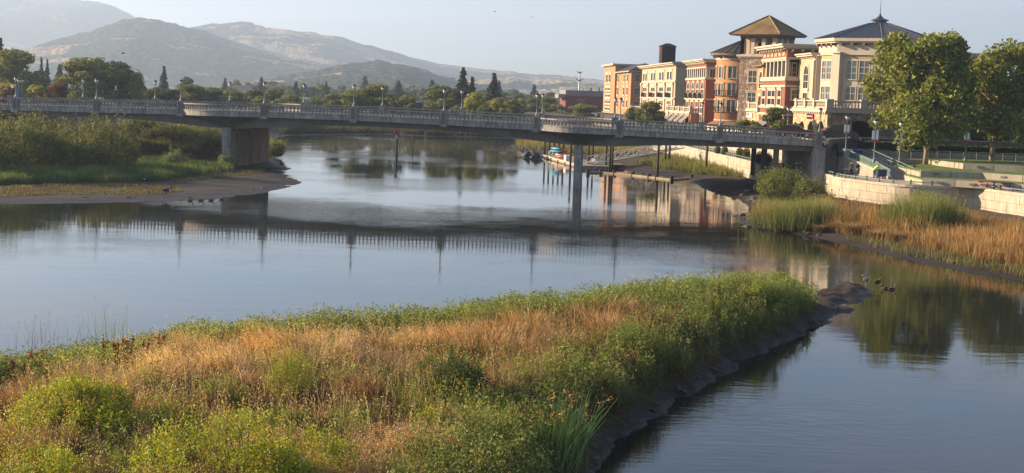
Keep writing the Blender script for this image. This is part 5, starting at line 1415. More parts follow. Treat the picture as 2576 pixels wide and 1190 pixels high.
def blob_leaves(blobs, n, size, aspect, seed, bias=0.6, shell=(0.45, 1.05), droop=0.0, yellow=0.25):
    r_ = np.random.default_rng(seed); blobs = np.asarray(blobs, float)
    w = (blobs[:, 3] ** 2); k = r_.choice(len(blobs), n, p=w / w.sum())
    d = unit(r_.normal(size=(n, 3))); rad = blobs[k, 3] * r_.uniform(shell[0], shell[1], n) ** 0.7
    sq = blobs[:, 4] if blobs.shape[1] > 4 else np.ones(len(blobs))
    cen = blobs[k, :3] + d * rad[:, None] * np.stack([np.ones(n), np.ones(n), sq[k]], 1)
    V, F = leaf_mesh(cen, size * r_.uniform(0.6, 1.25, n), aspect, r_, d, bias, droop)
    return V, F, leaf_cols(n, r_, yellow=yellow)
def rand_blobs(seed, n, rx, ry, z0, z1, r0, r1, dome=1.0):
    r_ = random.Random(seed); out = []
    for i in range(n):
        f = r_.random(); z = z0 + (z1 - z0) * f
        wdt = math.sin(math.pi * min(0.97, 0.18 + 0.72 * f)) ** dome
        a = r_.uniform(0, 2 * math.pi); q = math.sqrt(r_.random()) * wdt
        out.append((rx * q * math.cos(a), ry * q * math.sin(a), z, r_.uniform(r0, r1), r_.uniform(0.7, 1.0)))
    return out
# --- broadleaf prototypes, unit height
BROAD = []
for s in range(7):
    bl_ = rand_blobs(40 + s, 22 + s % 3 * 4, 0.29, 0.29, 0.20, 0.88, 0.10, 0.18, 0.6)
    V, F, c = blob_leaves(bl_, 5600, 0.027, 0.62, 60 + s)
    BROAD.append(mesh_np('crown', V, F, M['leaf'], c))
TRUNK = MB().tube([(0, 0, -0.05), (0.005, 0, 0.15), (0.0, 0.01, 0.45), (0.01, 0, 0.7)], [0.03, 0.022, 0.014, 0.004], 7)
for a in range(5):
    TRUNK.tube([(0, 0, 0.22 + 0.05 * a), (0.12 * math.cos(a * 1.3), 0.12 * math.sin(a * 1.3), 0.42 + 0.06 * a), (0.2 * math.cos(a * 1.3), 0.2 * math.sin(a * 1.3), 0.55 + 0.06 * a)], [0.012, 0.008, 0.003], 5)
TRUNK = TRUNK.mesh('trunk', M['bark'], True)
CONIF = []
for s in range(3):
    r_ = np.random.default_rng(300 + s); cen, out = [], []
    lev = 26
    for i in range(lev):
        z = 0.12 + 0.86 * i / (lev - 1); R = (0.20 - 0.02 * s) * (1 - (i / (lev - 1)) ** 1.15) + 0.008
        R *= r_.uniform(0.72, 1.15)
        nb = max(4, int(11 - i * 0.25))
        for k in range(nb):
            a = r_.uniform(0, 2 * math.pi); Rk = R * r_.uniform(0.6, 1.1); m = max(4, int(20 * Rk / 0.2) + 4)
            for q in range(m):
                f = (q + r_.random()) / m
                cen.append((Rk * f * math.cos(a) + r_.normal(0, .006), Rk * f * math.sin(a) + r_.normal(0, .006), z - 0.05 * f * f * (1 + 0.5 * s) + r_.normal(0, .006))); out.append((0, 0, 1))
    cen = np.array(cen); V, F = leaf_mesh(cen, r_.uniform(0.016, 0.034, len(cen)), 0.6, r_, np.array(out, float), 0.35, 0.6)
    CONIF.append(mesh_np('crown', V, F, M['needle'], leaf_cols(len(cen), r_, 0.6, 1.2, 0.1)))
CTRUNK = MB().tube([(0, 0, -0.05), (0, 0, 0.5), (0, 0, 0.98)], [0.02, 0.013, 0.002], 7).mesh('trunk', M['bark'], True)
def tree(kind, i, loc, h, w, label, col, group='background trees', rot=None):
    """kind 'b' broadleaf or 'c' conifer; h height, w crown width"""
    t = thing('conifer_tree' if kind == 'c' else 'broadleaf_tree', label, 'tree', tuple(loc), random.uniform(0, 6.28) if rot is None else rot, group)
    me = (CONIF if kind == 'c' else BROAD)[i % (3 if kind == 'c' else 7)]; ww = w / (0.27 if kind == 'c' else 0.58)
    o = obj('crown', me, t, None, None, (ww, ww, h)); o.color = (*col, 1)
    obj('trunk', CTRUNK if kind == 'c' else TRUNK, t, None, None, (min(ww, h), min(ww, h), h))
    return t
# --- blades
def blades(base, h, lean, width, cb, ct, r_, bend=0.5, dirv=None):
    """grass blades: base (n,3), h (n), lean (n); returns V,(quads,tris),colours"""
    n = len(base); a = r_.uniform(0, 2 * np.pi, n)
    d = np.stack([np.cos(a), np.sin(a), np.zeros(n)], 1)
    if dirv is not None: d = unit(d * 0.75 + np.asarray(dirv))
    f = r_.uniform(0, 2 * np.pi, n); s = np.stack([np.cos(f), np.sin(f), np.zeros(n)], 1) * (np.asarray(width) / 2 * np.ones(n))[:, None]
    h = h[:, None]; ln = lean[:, None] * h
    up = np.array([0, 0, 1.0])
    mid = base + up * h * 0.55 + d * ln * 0.30; tip = base + up * h * (1 - 0.25 * np.minimum(1, lean[:, None] ** 2)) + d * ln * (0.30 + bend)
    V = np.empty((n, 5, 3)); V[:, 0] = base - s; V[:, 1] = base + s; V[:, 2] = mid + s * 0.8; V[:, 3] = mid - s * 0.8; V[:, 4] = tip
    i = np.arange(n) * 5
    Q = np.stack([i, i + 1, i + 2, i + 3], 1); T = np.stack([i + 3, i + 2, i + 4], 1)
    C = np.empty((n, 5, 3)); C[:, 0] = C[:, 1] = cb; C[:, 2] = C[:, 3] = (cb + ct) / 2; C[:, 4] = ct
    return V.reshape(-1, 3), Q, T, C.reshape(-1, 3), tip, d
def merge(parts):
    Vs, Qs, Ts, Cs, o = [], [], [], [], 0
    for V, Q, T, C in parts:
        Vs.append(V); Cs.append(C)
        if len(Q): Qs.append(Q + o)
        if len(T): Ts.append(T + o)
        o += len(V)
    return np.concatenate(Vs), [x for x in (np.concatenate(Qs) if Qs else np.zeros((0, 4), int), np.concatenate(Ts) if Ts else np.zeros((0, 3), int)) if len(x)], np.concatenate(Cs)
def tint(n, r_, cols, jit=0.22):
    c = np.array(cols)[r_.integers(0, len(cols), n)] * r_.uniform(1 - jit, 1 + jit, (n, 1)); return c
def kst(o):
    o['kind'] = 'stuff'; return o
def stuff(name, parts, label, cat, mat='grass_mat'):
    V, F, C = merge(parts); o = obj(name, mesh_np(name, V, F, M[mat], C)); return tag(o, label, cat, None, 'stuff')
def ground_at(px, py, hfun, z=1.0):
    for _ in range(14):
        p = P(px, py, z); z = 0.5 * z + 0.5 * float(hfun(np.array([p.x]), np.array([p.y]))[0])
    p = P(px, py, z); return Vector((p.x, p.y, float(hfun(np.array([p.x]), np.array([p.y]))[0])))
def scatter(n, xs, ys, r_): return r_.uniform(*xs, n), r_.uniform(*ys, n)

# ------------------------------------------------------------------ island
GR = np.random.default_rng(11)
# sample picture-even: draw positions evenly in angle and inverse distance, keep those on the island
nC = 900000
Yd = 1 / GR.uniform(1 / 84.0, 1 / 25.5, nC); kx_ = GR.uniform(-0.40, 0.30, nC); Xd = kx_ * Yd
sd = sdf(Xd, Yd, isl)
ok = sd > 0.3
Xd, Yd, sd = Xd[ok], Yd[ok], sd[ok]
Zd = island_h(Xd, Yd)
ok = Zd > 0.30 + 0.30 * vnoise(Xd * 0.8, Yd * 0.8, 77)
Xd, Yd, Zd, sd = Xd[ok], Yd[ok], Zd[ok], sd[ok]
# distance to the right-hand bank and the far bank
rightline = pxy(tip, 0.0)
def dist_line(x, y, pts):
    d = np.full(np.shape(x), 1e9)
    for (ax, ay), (bx, by) in zip(pts, pts[1:]):
        ex, ey = bx - ax, by - ay; t = np.clip(((x - ax) * ex + (y - ay) * ey) / (ex * ex + ey * ey), 0, 1)
        d = np.minimum(d, np.hypot(x - ax - ex * t, y - ay - ey * t))
    return d
farline = [q for q in isl[:len(far_edge)]]
dR, dF = dist_line(Xd, Yd, rightline), dist_line(Xd, Yd, farline)
nz = fbm(Xd * 0.16, Yd * 0.16, 91, 4) + 0.5; nz2 = fbm(Xd * 0.5, Yd * 0.5, 95, 3) + 0.5
hedge_ = sstep(dF + 1.6 * (nz2 - 0.5), 5.4, 3.8); slope_ = sstep(dR, 4.2, 1.8); tipg_ = sstep(Yd, 54, 66) * sstep(nz, 0.28, 0.5)
green = np.clip(hedge_ + 0.85 * slope_ + 0.9 * tipg_ + 0.85 * sstep(nz2, 0.54, 0.64) * sstep(Yd, 50, 38) + 0.5 * sstep(Xd, -3, 4) * sstep(nz2, 0.45, 0.6), 0, 1)
kind = GR.random(len(Xd)); isg = kind < green
tuft = vnoise(Xd * 1.3, Yd * 1.3, 141); tang = 6.28 * vnoise(Xd * 0.55, Yd * 0.55, 143)
tdir = np.stack([np.cos(tang), np.sin(tang), np.zeros(len(Xd))], 1) * 0.8
pick = GR.random(len(Xd))
B = np.stack([Xd, Yd, Zd - 0.03], 1)
def sub(m, frac): return m & (pick < frac)
parts = []
# golden and brown dry grasses
m = sub(~isg, 0.50); n = m.sum()
pale = sstep(fbm(Xd[m] * 0.22, Yd[m] * 0.22, 131, 3) + 0.5 + 0.25 * sstep(Yd[m], 38, 44) * sstep(Xd[m], 4, -6), 0.5, 0.72)[:, None]
def patch(cx, spots):
    w_ = np.zeros(len(cx[0]))
    for px_, py_, r0 in spots:
        g_ = P(px_, py_, 1.9); w_ = np.maximum(w_, np.exp(-((cx[0] - g_.x) ** 2 + ((cx[1] - g_.y) * 0.75) ** 2) / r0 ** 2))
    return w_
pp = (Xd[m], Yd[m])
w_pale = patch(pp, [(560, 905, 2.6), (300, 905, 2.4), (760, 905, 2.0), (140, 895, 2.2), (470, 940, 1.6)])
w_gold = patch(pp, [(1280, 850, 2.8), (1420, 835, 3.0), (1220, 880, 1.6), (620, 900, 1.6)])
w_brown = patch(pp, [(880, 1045, 2.0), (650, 1035, 1.8), (1010, 1010, 1.3), (1200, 920, 1.2), (460, 1020, 1.6), (1010, 905, 1.2), (760, 980, 1.4)])
w_pink = patch(pp, [(1000, 1150, 1.8), (1250, 1165, 1.6), (1500, 880, 2.6), (1620, 840, 2.6), (880, 1150, 1.5), (1350, 920, 2.0), (900, 940, 1.6)])
pale = np.clip(pale[:, 0] * 0.55 + w_pale, 0, 1)[:, None]
ct = np.array([0.35, 0.22, 0.125]) * (1 - pale) + np.array([0.64, 0.47, 0.25]) * pale; ct = ct * (1 - w_gold[:, None]) + np.array([0.58, 0.36, 0.15]) * w_gold[:, None]; ct = ct * (1 - 0.8 * w_brown[:, None]) + np.array([0.22, 0.13, 0.075]) * 0.8 * w_brown[:, None]; ct = ct * (1 - 0.8 * w_pink[:, None]) + np.array([0.43, 0.29, 0.18]) * 0.8 * w_pink[:, None]
ct = ct * GR.uniform(0.7, 1.25, (n, 1))
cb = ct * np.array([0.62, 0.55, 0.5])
hh = GR.uniform(0.45, 0.95, n) * (0.35 + 0.5 * nz[m] + 0.85 * tuft[m]) * (1 + 0.35 * w_pale + 0.1 * w_gold - 0.45 * w_brown)
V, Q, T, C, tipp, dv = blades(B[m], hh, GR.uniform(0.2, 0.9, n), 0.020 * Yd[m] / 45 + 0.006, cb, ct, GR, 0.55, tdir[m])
dry_tips, dry_col, dry_pale = tipp, ct, pale[:, 0]
parts.append((V, Q, T, C))
stuff('dry_grass', parts, 'golden and brown dry grass covering the middle of the island', 'grass')
# seed heads hanging at the tips of the palest grass
sel = np.where((dry_pale > 0.4) & (GR.random(len(dry_tips)) < 0.30))[0]
k = 4; cen = np.repeat(dry_tips[sel], k, 0) + GR.normal(0, 0.035, (len(sel) * k, 3)); cen[:, 2] -= np.tile(np.arange(k) * 0.035, len(sel))
V, F = leaf_mesh(cen, GR.uniform(0.016, 0.030, len(cen)), 0.42, GR, None, 0, 0.8)
cc = np.repeat(np.repeat(dry_col[sel] * np.array([1.35, 1.35, 1.4]), k, 0), 4, 0)
stuff('oat_seed_heads', [(V, F, np.zeros((0, 3), int), np.clip(cc, 0, 0.85))], 'pale seed heads on the golden grass of the island', 'grass')
# taller straw stalks standing out of the dry grass
m = sub(~isg, 0.010) | (isg & (pick < 0.003)); n = m.sum()
ct = tint(n, GR, [(0.66, 0.51, 0.29), (0.56, 0.40, 0.21), (0.50, 0.33, 0.18)]); V, Q, T, C, tipp, dv = blades(B[m], GR.uniform(0.75, 1.35, n), GR.uniform(0.1, 0.7, n), 0.016, ct * 0.6, ct, GR, 0.5)
k = 7; cen = np.repeat(tipp, k, 0) + GR.normal(0, 0.03, (n * k, 3)); cen[:, 2] -= np.tile(np.arange(k) * 0.045, n) - 0.03
V2_, F2_ = leaf_mesh(cen, GR.uniform(0.018, 0.032, len(cen)), 0.36, GR, None, 0, 0.9)
stuff('straw_stalks', [(V, Q, T, C), (V2_, F2_, np.zeros((0, 3), int), np.repeat(np.repeat(np.clip(ct * 1.25, 0, 0.85), k, 0), 4, 0))], 'tall straw stalks with drooping seed heads on the island', 'grass')
# green grass between
m = sub(isg, 0.34); n = m.sum()
ct = tint(n, GR, [(0.20, 0.23, 0.05), (0.14, 0.18, 0.04), (0.26, 0.245, 0.08), (0.32, 0.25, 0.11), (0.30, 0.20, 0.10)]); cb = ct * 0.6
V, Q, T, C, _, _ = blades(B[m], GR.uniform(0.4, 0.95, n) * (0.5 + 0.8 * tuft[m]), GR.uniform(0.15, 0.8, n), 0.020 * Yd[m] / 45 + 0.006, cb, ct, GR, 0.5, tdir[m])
stuff('green_grass', [(V, Q, T, C)], 'green grass along the edges of the island', 'grass')
# blades hanging over the mud bank
m = (dR < 2.6) & (pick > 0.5) & (pick < 0.80); n = m.sum(); e_ = 0.2
gx_ = sdf(Xd[m] + e_, Yd[m], isl) - sdf(Xd[m] - e_, Yd[m], isl); gy_ = sdf(Xd[m], Yd[m] + e_, isl) - sdf(Xd[m], Yd[m] - e_, isl)
od = -unit(np.stack([gx_, gy_, np.zeros(n)], 1)); ct = tint(n, GR, [(0.17, 0.19, 0.05), (0.27, 0.22, 0.10), (0.12, 0.15, 0.04), (0.20, 0.13, 0.07)])
V, Q, T, C, _, _ = blades(B[m], GR.uniform(0.25, 0.7, n), GR.uniform(0.8, 2.2, n), 0.022, ct * 0.6, ct, GR, 0.8, od * 1.6)
hang = V.reshape(n, 5, 3); hang[:, 4, 2] -= GR.uniform(0.1, 0.5, n); V = hang.reshape(-1, 3)
stuff('overhanging_grass', [(V, Q, T, C)], 'ragged grass hanging over the mud bank of the island', 'grass')
# leafy herbs
def herbs(base, h, nleaf, lsize, cols, r_, spread=0.13, asp=0.30):
    n = len(base); f = r_.uniform(0.15, 1.0, (n, nleaf)); a = r_.uniform(0, 2 * np.pi, (n, nleaf)); rad = spread * r_.uniform(0.2, 1, (n, nleaf))
    tilt = r_.normal(0, 0.12, (n, 1, 2))
    cen = np.stack([base[:, None, 0] + tilt[:, :, 0] * f * h[:, None] + rad * np.cos(a), base[:, None, 1] + tilt[:, :, 1] * f * h[:, None] + rad * np.sin(a), base[:, None, 2] + f * h[:, None]], -1).reshape(-1, 3)
    out = np.stack([np.cos(a), np.sin(a), np.full_like(a, 0.8)], -1).reshape(-1, 3)
    V, F = leaf_mesh(cen, lsize * r_.uniform(0.6, 1.2, len(cen)), asp, r_, unit(out), 0.55)
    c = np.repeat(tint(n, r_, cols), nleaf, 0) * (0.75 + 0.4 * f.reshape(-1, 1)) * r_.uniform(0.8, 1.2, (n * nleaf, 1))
    # stems
    s0 = base; s1 = base + np.concatenate([tilt[:, 0] * h[:, None], h[:, None]], 1)
    return (V, F, np.zeros((0, 3), int), np.repeat(c, 4, 0))
hz = (pick > 0.55) & (GR.random(len(Xd)) < 0.50 * hedge_ + (0.22 * tipg_ + 0.09 * slope_ + 0.06) * isg) & (tuft + 0.3 * GR.random(len(Xd)) > 0.33)
n = hz.sum()
stuff('leafy_herbs', [herbs(B[hz], GR.uniform(0.6, 1.25, n) * (0.75 + 0.5 * nz[hz] + 0.35 * (tuft[hz] - 0.5)), 20, 0.062, [(0.20, 0.245, 0.055), (0.14, 0.195, 0.04), (0.25, 0.265, 0.075), (0.17, 0.22, 0.06)], GR)], 'leafy green herbs fringing the island', 'herbs')
# mixed low leaves through the dry part
hz = (~isg) & (pick > 0.60) & (GR.random(len(Xd)) < 0.016 + 0.09 * sstep(nz2, 0.50, 0.62)); n = hz.sum()
stuff('scattered_herbs', [herbs(B[hz], GR.uniform(0.3, 0.75, n), 14, 0.05, [(0.17, 0.19, 0.05), (0.24, 0.20, 0.09), (0.12, 0.15, 0.04)], GR)], 'small herbs scattered through the dry grass', 'herbs')

# --- shrubs: upright leafy shoots over an uneven dome
def sprigs(w, h, n, leaf, asp, seed, yellow=0.3, per=11):
    r_ = np.random.default_rng(seed); ns = max(40, n // per)
    lob = r_.normal(size=(9, 3)); lob[:, 2] = np.abs(lob[:, 2]) * 0.7; lob = unit(lob); amp_ = r_.uniform(0.45, 1.22, 9)
    d = r_.normal(size=(ns, 3)); d[:, 2] = np.abs(d[:, 2]) - 0.25; d = unit(d)
    dots = d @ lob.T; k = dots.argmax(1); rad = amp_[k] * (0.72 + 0.38 * np.clip(dots.max(1), 0, 1) ** 3) * r_.uniform(0.45, 1.0, ns) ** 0.45
    base = np.stack([d[:, 0] * rad * w * 0.5, d[:, 1] * rad * w * 0.5, h * 0.22 + d[:, 2] * rad * h * 0.72], 1)
    sd_ = unit(d * 0.55 + np.array([0, 0, 1.0]) + r_.normal(0, 0.3, (ns, 3))); L = leaf * r_.uniform(4.5, 10.0, ns) * np.where(r_.random(ns) < 0.12, 1.9, 1.0)
    f = (np.arange(per) + 0.5) / per
    cen = (base[:, None] + sd_[:, None] * (L[:, None] * f[None])[:, :, None] + r_.normal(0, leaf * 0.75, (ns, per, 3))).reshape(-1, 3); m = len(cen)
    V, F = leaf_mesh(cen, leaf * r_.uniform(0.6, 1.2, m), asp, r_, unit(np.repeat(d, per, 0) + np.array([0, 0, 0.4])), 0.35, -0.9)
    V[:, 2] = np.maximum(V[:, 2], 0.02)
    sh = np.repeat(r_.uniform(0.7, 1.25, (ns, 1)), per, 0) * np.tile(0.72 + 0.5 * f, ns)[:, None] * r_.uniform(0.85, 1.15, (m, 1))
    c = np.ones((m, 3)) * sh; y = np.repeat(r_.random(ns) < yellow, per); c[y] *= np.array([1.35, 1.18, 0.8]); y = np.repeat(r_.random(ns) < 0.06, per); c[y] *= np.array([1.5, 0.85, 1.0])
    return V, F, np.repeat(c, 4, 0)
# --- shrubs on the island
def shrub(px, py, w, h, label, col, seed, n=9000, leaf=0.035, hf=island_h, name='shrub', group='shrubs on the island', z0=None, loc=None, asp=0.4, mat='leaf', yellow=0.3):
    p = loc if loc is not None else ground_at(px, py, hf)
    t = thing(name, label, 'shrub', tuple(p), 0, group)
    bl_ = rand_blobs(seed, 24, w * 0.38, w * 0.38, h * 0.16, h * 0.82, min(w, h) * 0.15, min(w, h) * 0.25, 0.35)
    V, F, c = sprigs(w, h, n, leaf, asp, seed, yellow)
    o = obj('foliage', mesh_np('foliage', V, F, M[mat], c), t); o.color = (*col, 1)
    r_ = random.Random(seed); mb = MB()
    for k in range(7):
        a = r_.uniform(0, 6.28); q = w * 0.33 * r_.random()
        mb.tube([(0.05 * math.cos(a), 0.05 * math.sin(a), -0.1), (q * 0.5 * math.cos(a), q * 0.5 * math.sin(a), h * 0.4), (q * math.cos(a), q * math.sin(a), h * 0.75)], [0.012 * h, 0.008 * h, 0.003 * h], 5)
    kst(mb.build('stems', M['bark'], t))
    return t
LIME = (0.27, 0.32, 0.035); MIDG = (0.10, 0.155, 0.03)
shrub(205, 1140, 3.3, 2.15, 'large lime-green bush at the lower left of the island', LIME, 501, 26000, 0.036)
shrub(630, 1275, 4.8, 2.0, 'wide lime-green bush at the bottom edge of the picture', LIME, 502, 34000, 0.036)
shrub(90, 1290, 2.8, 1.35, 'low lime-green bush in the bottom left corner', LIME, 503, 15000, 0.036)
shrub(1150, 1010, 2.3, 1.35, 'dark green domed bush in the middle of the island', (0.065, 0.105, 0.022), 504, 14000, 0.036)
shrub(700, 1120, 1.8, 0.8, 'small mid-green bush just behind the wide bottom bush', MIDG, 505, 9000, 0.036)
shrub(1075, 1110, 1.1, 0.8, 'small lime bush among the pale grass spikes', LIME, 506, 5000, 0.03)
shrub(1215, 1060, 1.5, 0.9, 'dull green bush beside the bare twigs', MIDG, 507, 5000, 0.032)
shrub(1590, 905, 2.2, 1.2, 'soft green bush on the right slope of the island', (0.12, 0.175, 0.04), 508, 9000, 0.034)
shrub(1905, 775, 2.2, 1.3, 'light green leafy bush near the tip of the island', (0.17, 0.22, 0.055), 509, 9000, 0.045)
shrub(1975, 752, 2.0, 1.5, 'tall light green leafy plants at the end of the island hedge', (0.17, 0.225, 0.06), 510, 9000, 0.045)
shrub(1760, 752, 2.4, 1.2, 'olive green bush on the far edge of the island', (0.13, 0.165, 0.045), 511, 8000, 0.045)
# --- fennel: feathery stalks
def fennel(px, py, h, w, label, seed, stalks=7, umbel=False, col=(0.17, 0.215, 0.035), nf=240):
    p = ground_at(px, py, island_h); t = thing('fennel_plant', label, 'plant', tuple(p), 0, 'fennel plants on the island')
    r_ = np.random.default_rng(seed); mb = MB(); pts = []; fl = MB()
    for k in range(stalks):
        a = r_.uniform(0, 6.28); q = w * 0.5 * r_.random() ** 0.5; hh_ = h * r_.uniform(0.7, 1.0)
        e = np.array([q * math.cos(a), q * math.sin(a), hh_]); b = np.array([q * 0.35 * math.cos(a), q * 0.35 * math.sin(a), 0])
        mb.tube([b, (b + e) / 2 + np.array([0.02, 0, 0]), e], [0.014, 0.010, 0.004], 5)
        pass
        if umbel and k % 2 == 0:
            for j in range(5): fl.lathe([(0.01, e[2] + 0.02), (0.035, e[2] + 0.05)], 5, (e[0] + r_.normal(0, 0.05), e[1] + r_.normal(0, 0.05)))
    kst(mb.build('stalks', M['fennel_stalk'], t))
    V, F, c = sprigs(w, h * 0.85, nf * 16, 0.042, 0.10, seed, 0.4)
    fo_ = kst(obj('fronds', mesh_np('fronds', V, F, M['leaf'], c), t)); fo_.color = (*col, 1)
    if fl.v: kst(fl.build('flower_heads', M['fennel_flower'], t))
basic('fennel_stalk', (0.16, 0.21, 0.06), 0.7, 0.2, 4); basic('fennel_flower', (0.55, 0.47, 0.05), 0.8, 0.2, 9)
fennel(715, 1015, 1.7, 1.5, 'feathery yellow-green fennel in the golden grass', 601, 10, nf=1100, col=(0.25, 0.28, 0.04))
fennel(300, 1150, 1.6, 0.8, 'tall bare fennel stalks right of the big lime bush', 602, 6, True, nf=160)
fennel(400, 1140, 1.5, 0.9, 'tall fennel stalks with yellow heads, rightmost of the near group', 603, 7, True, nf=200)
fennel(345, 1165, 1.3, 1.0, 'short bushy fennel low between the tall stalks', 604, 9, nf=520)
fennel(1050, 862, 0.9, 0.9, 'small yellow fennel at the back of the island', 605, 7, nf=380)
fennel(1580, 880, 1.3, 1.0, 'green fennel on the right part of the island', 606, 8, nf=380)
fennel(700, 880, 1.0, 0.6, 'thin fennel stalks before the green hedge', 607, 4, nf=120)
# --- curly dock, dark red seed stalks
basic('dock_red', (0.27, 0.04, 0.022), 0.9, 0.3, 6)
def dock_plant(px, py, h, label, seed):
    p = ground_at(px, py, island_h); t = thing('dock_plant', label, 'plant', tuple(p), 0, 'dark red dock plants')
    r_ = np.random.default_rng(seed); mb = MB(); cen = []
    for k in range(5):
        a = r_.uniform(0, 6.28); q = r_.uniform(0.05, 0.28); e = np.array([q * math.cos(a), q * math.sin(a), 1.5 * h * r_.uniform(0.75, 1.0)])
        mb.tube([(0, 0, 0), e * 0.5 + np.array([0, 0, 0.03]), e], [0.012, 0.009, 0.004], 5)
        for z in r_.uniform(0.4, 1.0, 110): cen.append(e * z + r_.normal(0, 0.028, 3))
    mb.build('stem', M['dock_red'], t); cen = np.array(cen)
    V, F = leaf_mesh(cen, r_.uniform(0.02, 0.042, len(cen)), 0.6, r_); kst(obj('seed_spikes', mesh_np('seed_spikes', V, F, M['dock_red']), t))
for i, (x, y, h, lb) in enumerate([(45, 1010, 0.85, 'dark red dock stalks left of the big lime bush'), (85, 990, 0.9, 'second dark red dock plant left of the big lime bush'), (272, 948, 0.9, 'leftmost dark red dock of the row behind the bush'), (300, 952, 0.85, 'second dark red dock of the row behind the bush'), (325, 955, 0.9, 'third dark red dock of the row behind the bush'), (365, 950, 0.8, 'brownish dock with thin stalks'), (398, 950, 1.0, 'tall dark red dock at the right of the row'), (1135, 955, 0.55, 'small reddish dock above the dark domed bush')]): dock_plant(x, y, h, lb, 650 + i)
# --- clumps of spiky pale grass
def spike_grass(px, py, n, h, spread, label, seed, col=(0.42, 0.33, 0.15), green_=(0.20, 0.21, 0.06), hf=island_h, name='grass_clump', group='spiky grass clumps', width=0.016, loc=None):
    p = loc if loc is not None else ground_at(px, py, hf); t = thing(name, label, 'grass', tuple(p), 0, group); r_ = np.random.default_rng(seed)
    base = np.zeros((n, 3)); base[:, :2] = r_.normal(0, spread, (n, 2))
    V, Q, T, C, tipp, dv = blades(base, r_.uniform(0.4, 1.1, n) * h, r_.uniform(0.08, 0.55, n), width, tint(n, r_, [green_]), tint(n, r_, [col]), r_, 0.35)
    V_, F_, C_ = merge([(V, Q, T, C)]); kst(obj('blades', mesh_np('blades', V_, F_, M['grass_mat'], C_), t))
    sel = r_.random(n) < 0.6; cen = np.repeat(tipp[sel], 4, 0); cen[:, 2] += np.tile(np.linspace(-0.12, 0.03, 4), sel.sum())
    V, F = leaf_mesh(cen, np.full(len(cen), 0.032), 0.34, r_, None, 0, 8.0); kst(obj('spikes', mesh_np('spikes', V, F, M['grass_mat'], np.repeat(tint(len(cen), r_, [tuple(min(1, x * 1.3) for x in col)]), 4, 0)), t))
for i, a in enumerate([(1062, 1015, 230, 1.1, 0.45, 'pale spiky grass clump left of the dark domed bush'), (560, 1125, 130, 0.85, 0.4, 'pale spiky grass clump above the wide bottom bush'), (1150, 955, 110, 0.7, 0.45, 'pale spikes rising behind the dark domed bush'), (1590, 745, 170, 1.3, 0.6, 'tall yellow grass spikes on the far edge of the island'), (735, 830, 90, 1.1, 0.5, 'pale cattail spikes standing in the green hedge'), (960, 1080, 120, 0.8, 0.4, 'yellowish spiky grass right of the fennel'), (870, 1060, 110, 0.8, 0.4, 'leaning pale spikes in the brown hollow'), (300, 1010, 100, 0.9, 0.5, 'pale oat spikes behind the big lime bush')]): spike_grass(*a, 700 + i)
spike_grass(275, 905, 90, 2.5, 0.5, 'tall green reeds standing above the left end of the hedge', 720, (0.20, 0.24, 0.08), (0.12, 0.17, 0.04))
spike_grass(105, 925, 60, 2.2, 0.7, 'thin dark dry stalks at the far left of the hedge', 721, (0.16, 0.11, 0.07), (0.12, 0.09, 0.05))
# --- bulrush by the water
basic('bulrush_flower', (0.42, 0.22, 0.06), 0.9, 0.3, 8)
bp_ = ground_at(1405, 1188, island_h); t = thing('bulrush', 'tall green bulrush with brown flower tufts on the near bank', 'bulrush', tuple(bp_), 0)
r_ = np.random.default_rng(777); mbs, cen = MB(), []
for k in range(75):
    b = np.array([r_.normal(0, 0.28), r_.normal(0, 0.28), 0]); an = r_.uniform(-0.2, 1.2) if k % 3 else r_.uniform(0, 6.28); ln = r_.uniform(0.05, 0.35) if k % 4 else r_.uniform(0.4, 0.95); hh_ = r_.uniform(1.5, 2.5) * (1 - 0.25 * ln)
    e = b + np.array([ln * hh_ * math.cos(an) * 0.9, ln * hh_ * math.sin(an) * 0.3, hh_]); m_ = b + (e - b) * 0.5 + np.array([-0.10 * ln * math.cos(an), 0, 0.10 * ln])
    mbs.tube([b, m_, e], [0.015, 0.013, 0.006], 5)
    if k % 3 == 0:
        for j in range(18): cen.append(e + np.array([r_.normal(0.02, 0.045), r_.normal(0, 0.045), r_.normal(-0.03, 0.05)]))
kst(mbs.build('stems', basic('bulrush_stem', (0.16, 0.24, 0.06), 0.6, 0.25, 3), t))
V, F = leaf_mesh(np.array(cen), r_.uniform(0.02, 0.04, len(cen)), 0.5, r_); kst(obj('flower_tufts', mesh_np('flower_tufts', V, F, M['bulrush_flower']), t))
# --- bare twigs
def twigs(px, py, h, label, seed):
    p = ground_at(px, py, island_h); t = thing('dead_shrub', label, 'shrub', tuple(p)); r_ = random.Random(seed); mb = MB()
    def grow(b, d, L, r, lev):
        e = b + d * L; mb.tube([b, (b + e) / 2 + Vector((r_.uniform(-1, 1), r_.uniform(-1, 1), 0)) * 0.03, e], [r, r * 0.8, r * 0.55], 5)
        if lev > 0:
            for k in range(3): grow(e, (d + Vector((r_.uniform(-1, 1), r_.uniform(-1, 1), r_.uniform(-0.3, 0.8))) * 0.75).normalized(), L * 0.68, r * 0.6, lev - 1)
    grow(Vector((0, 0, 0)), Vector((0.1, 0, 1)).normalized(), h * 0.42, 0.02, 3); mb.build('branches', M['twig'], t)
twigs(1142, 1100, 0.95, 'bare grey twigs of a dead bush in the middle foreground', 5); twigs(1660, 970, 0.8, 'pale dead stalks bent over the right bank', 8)
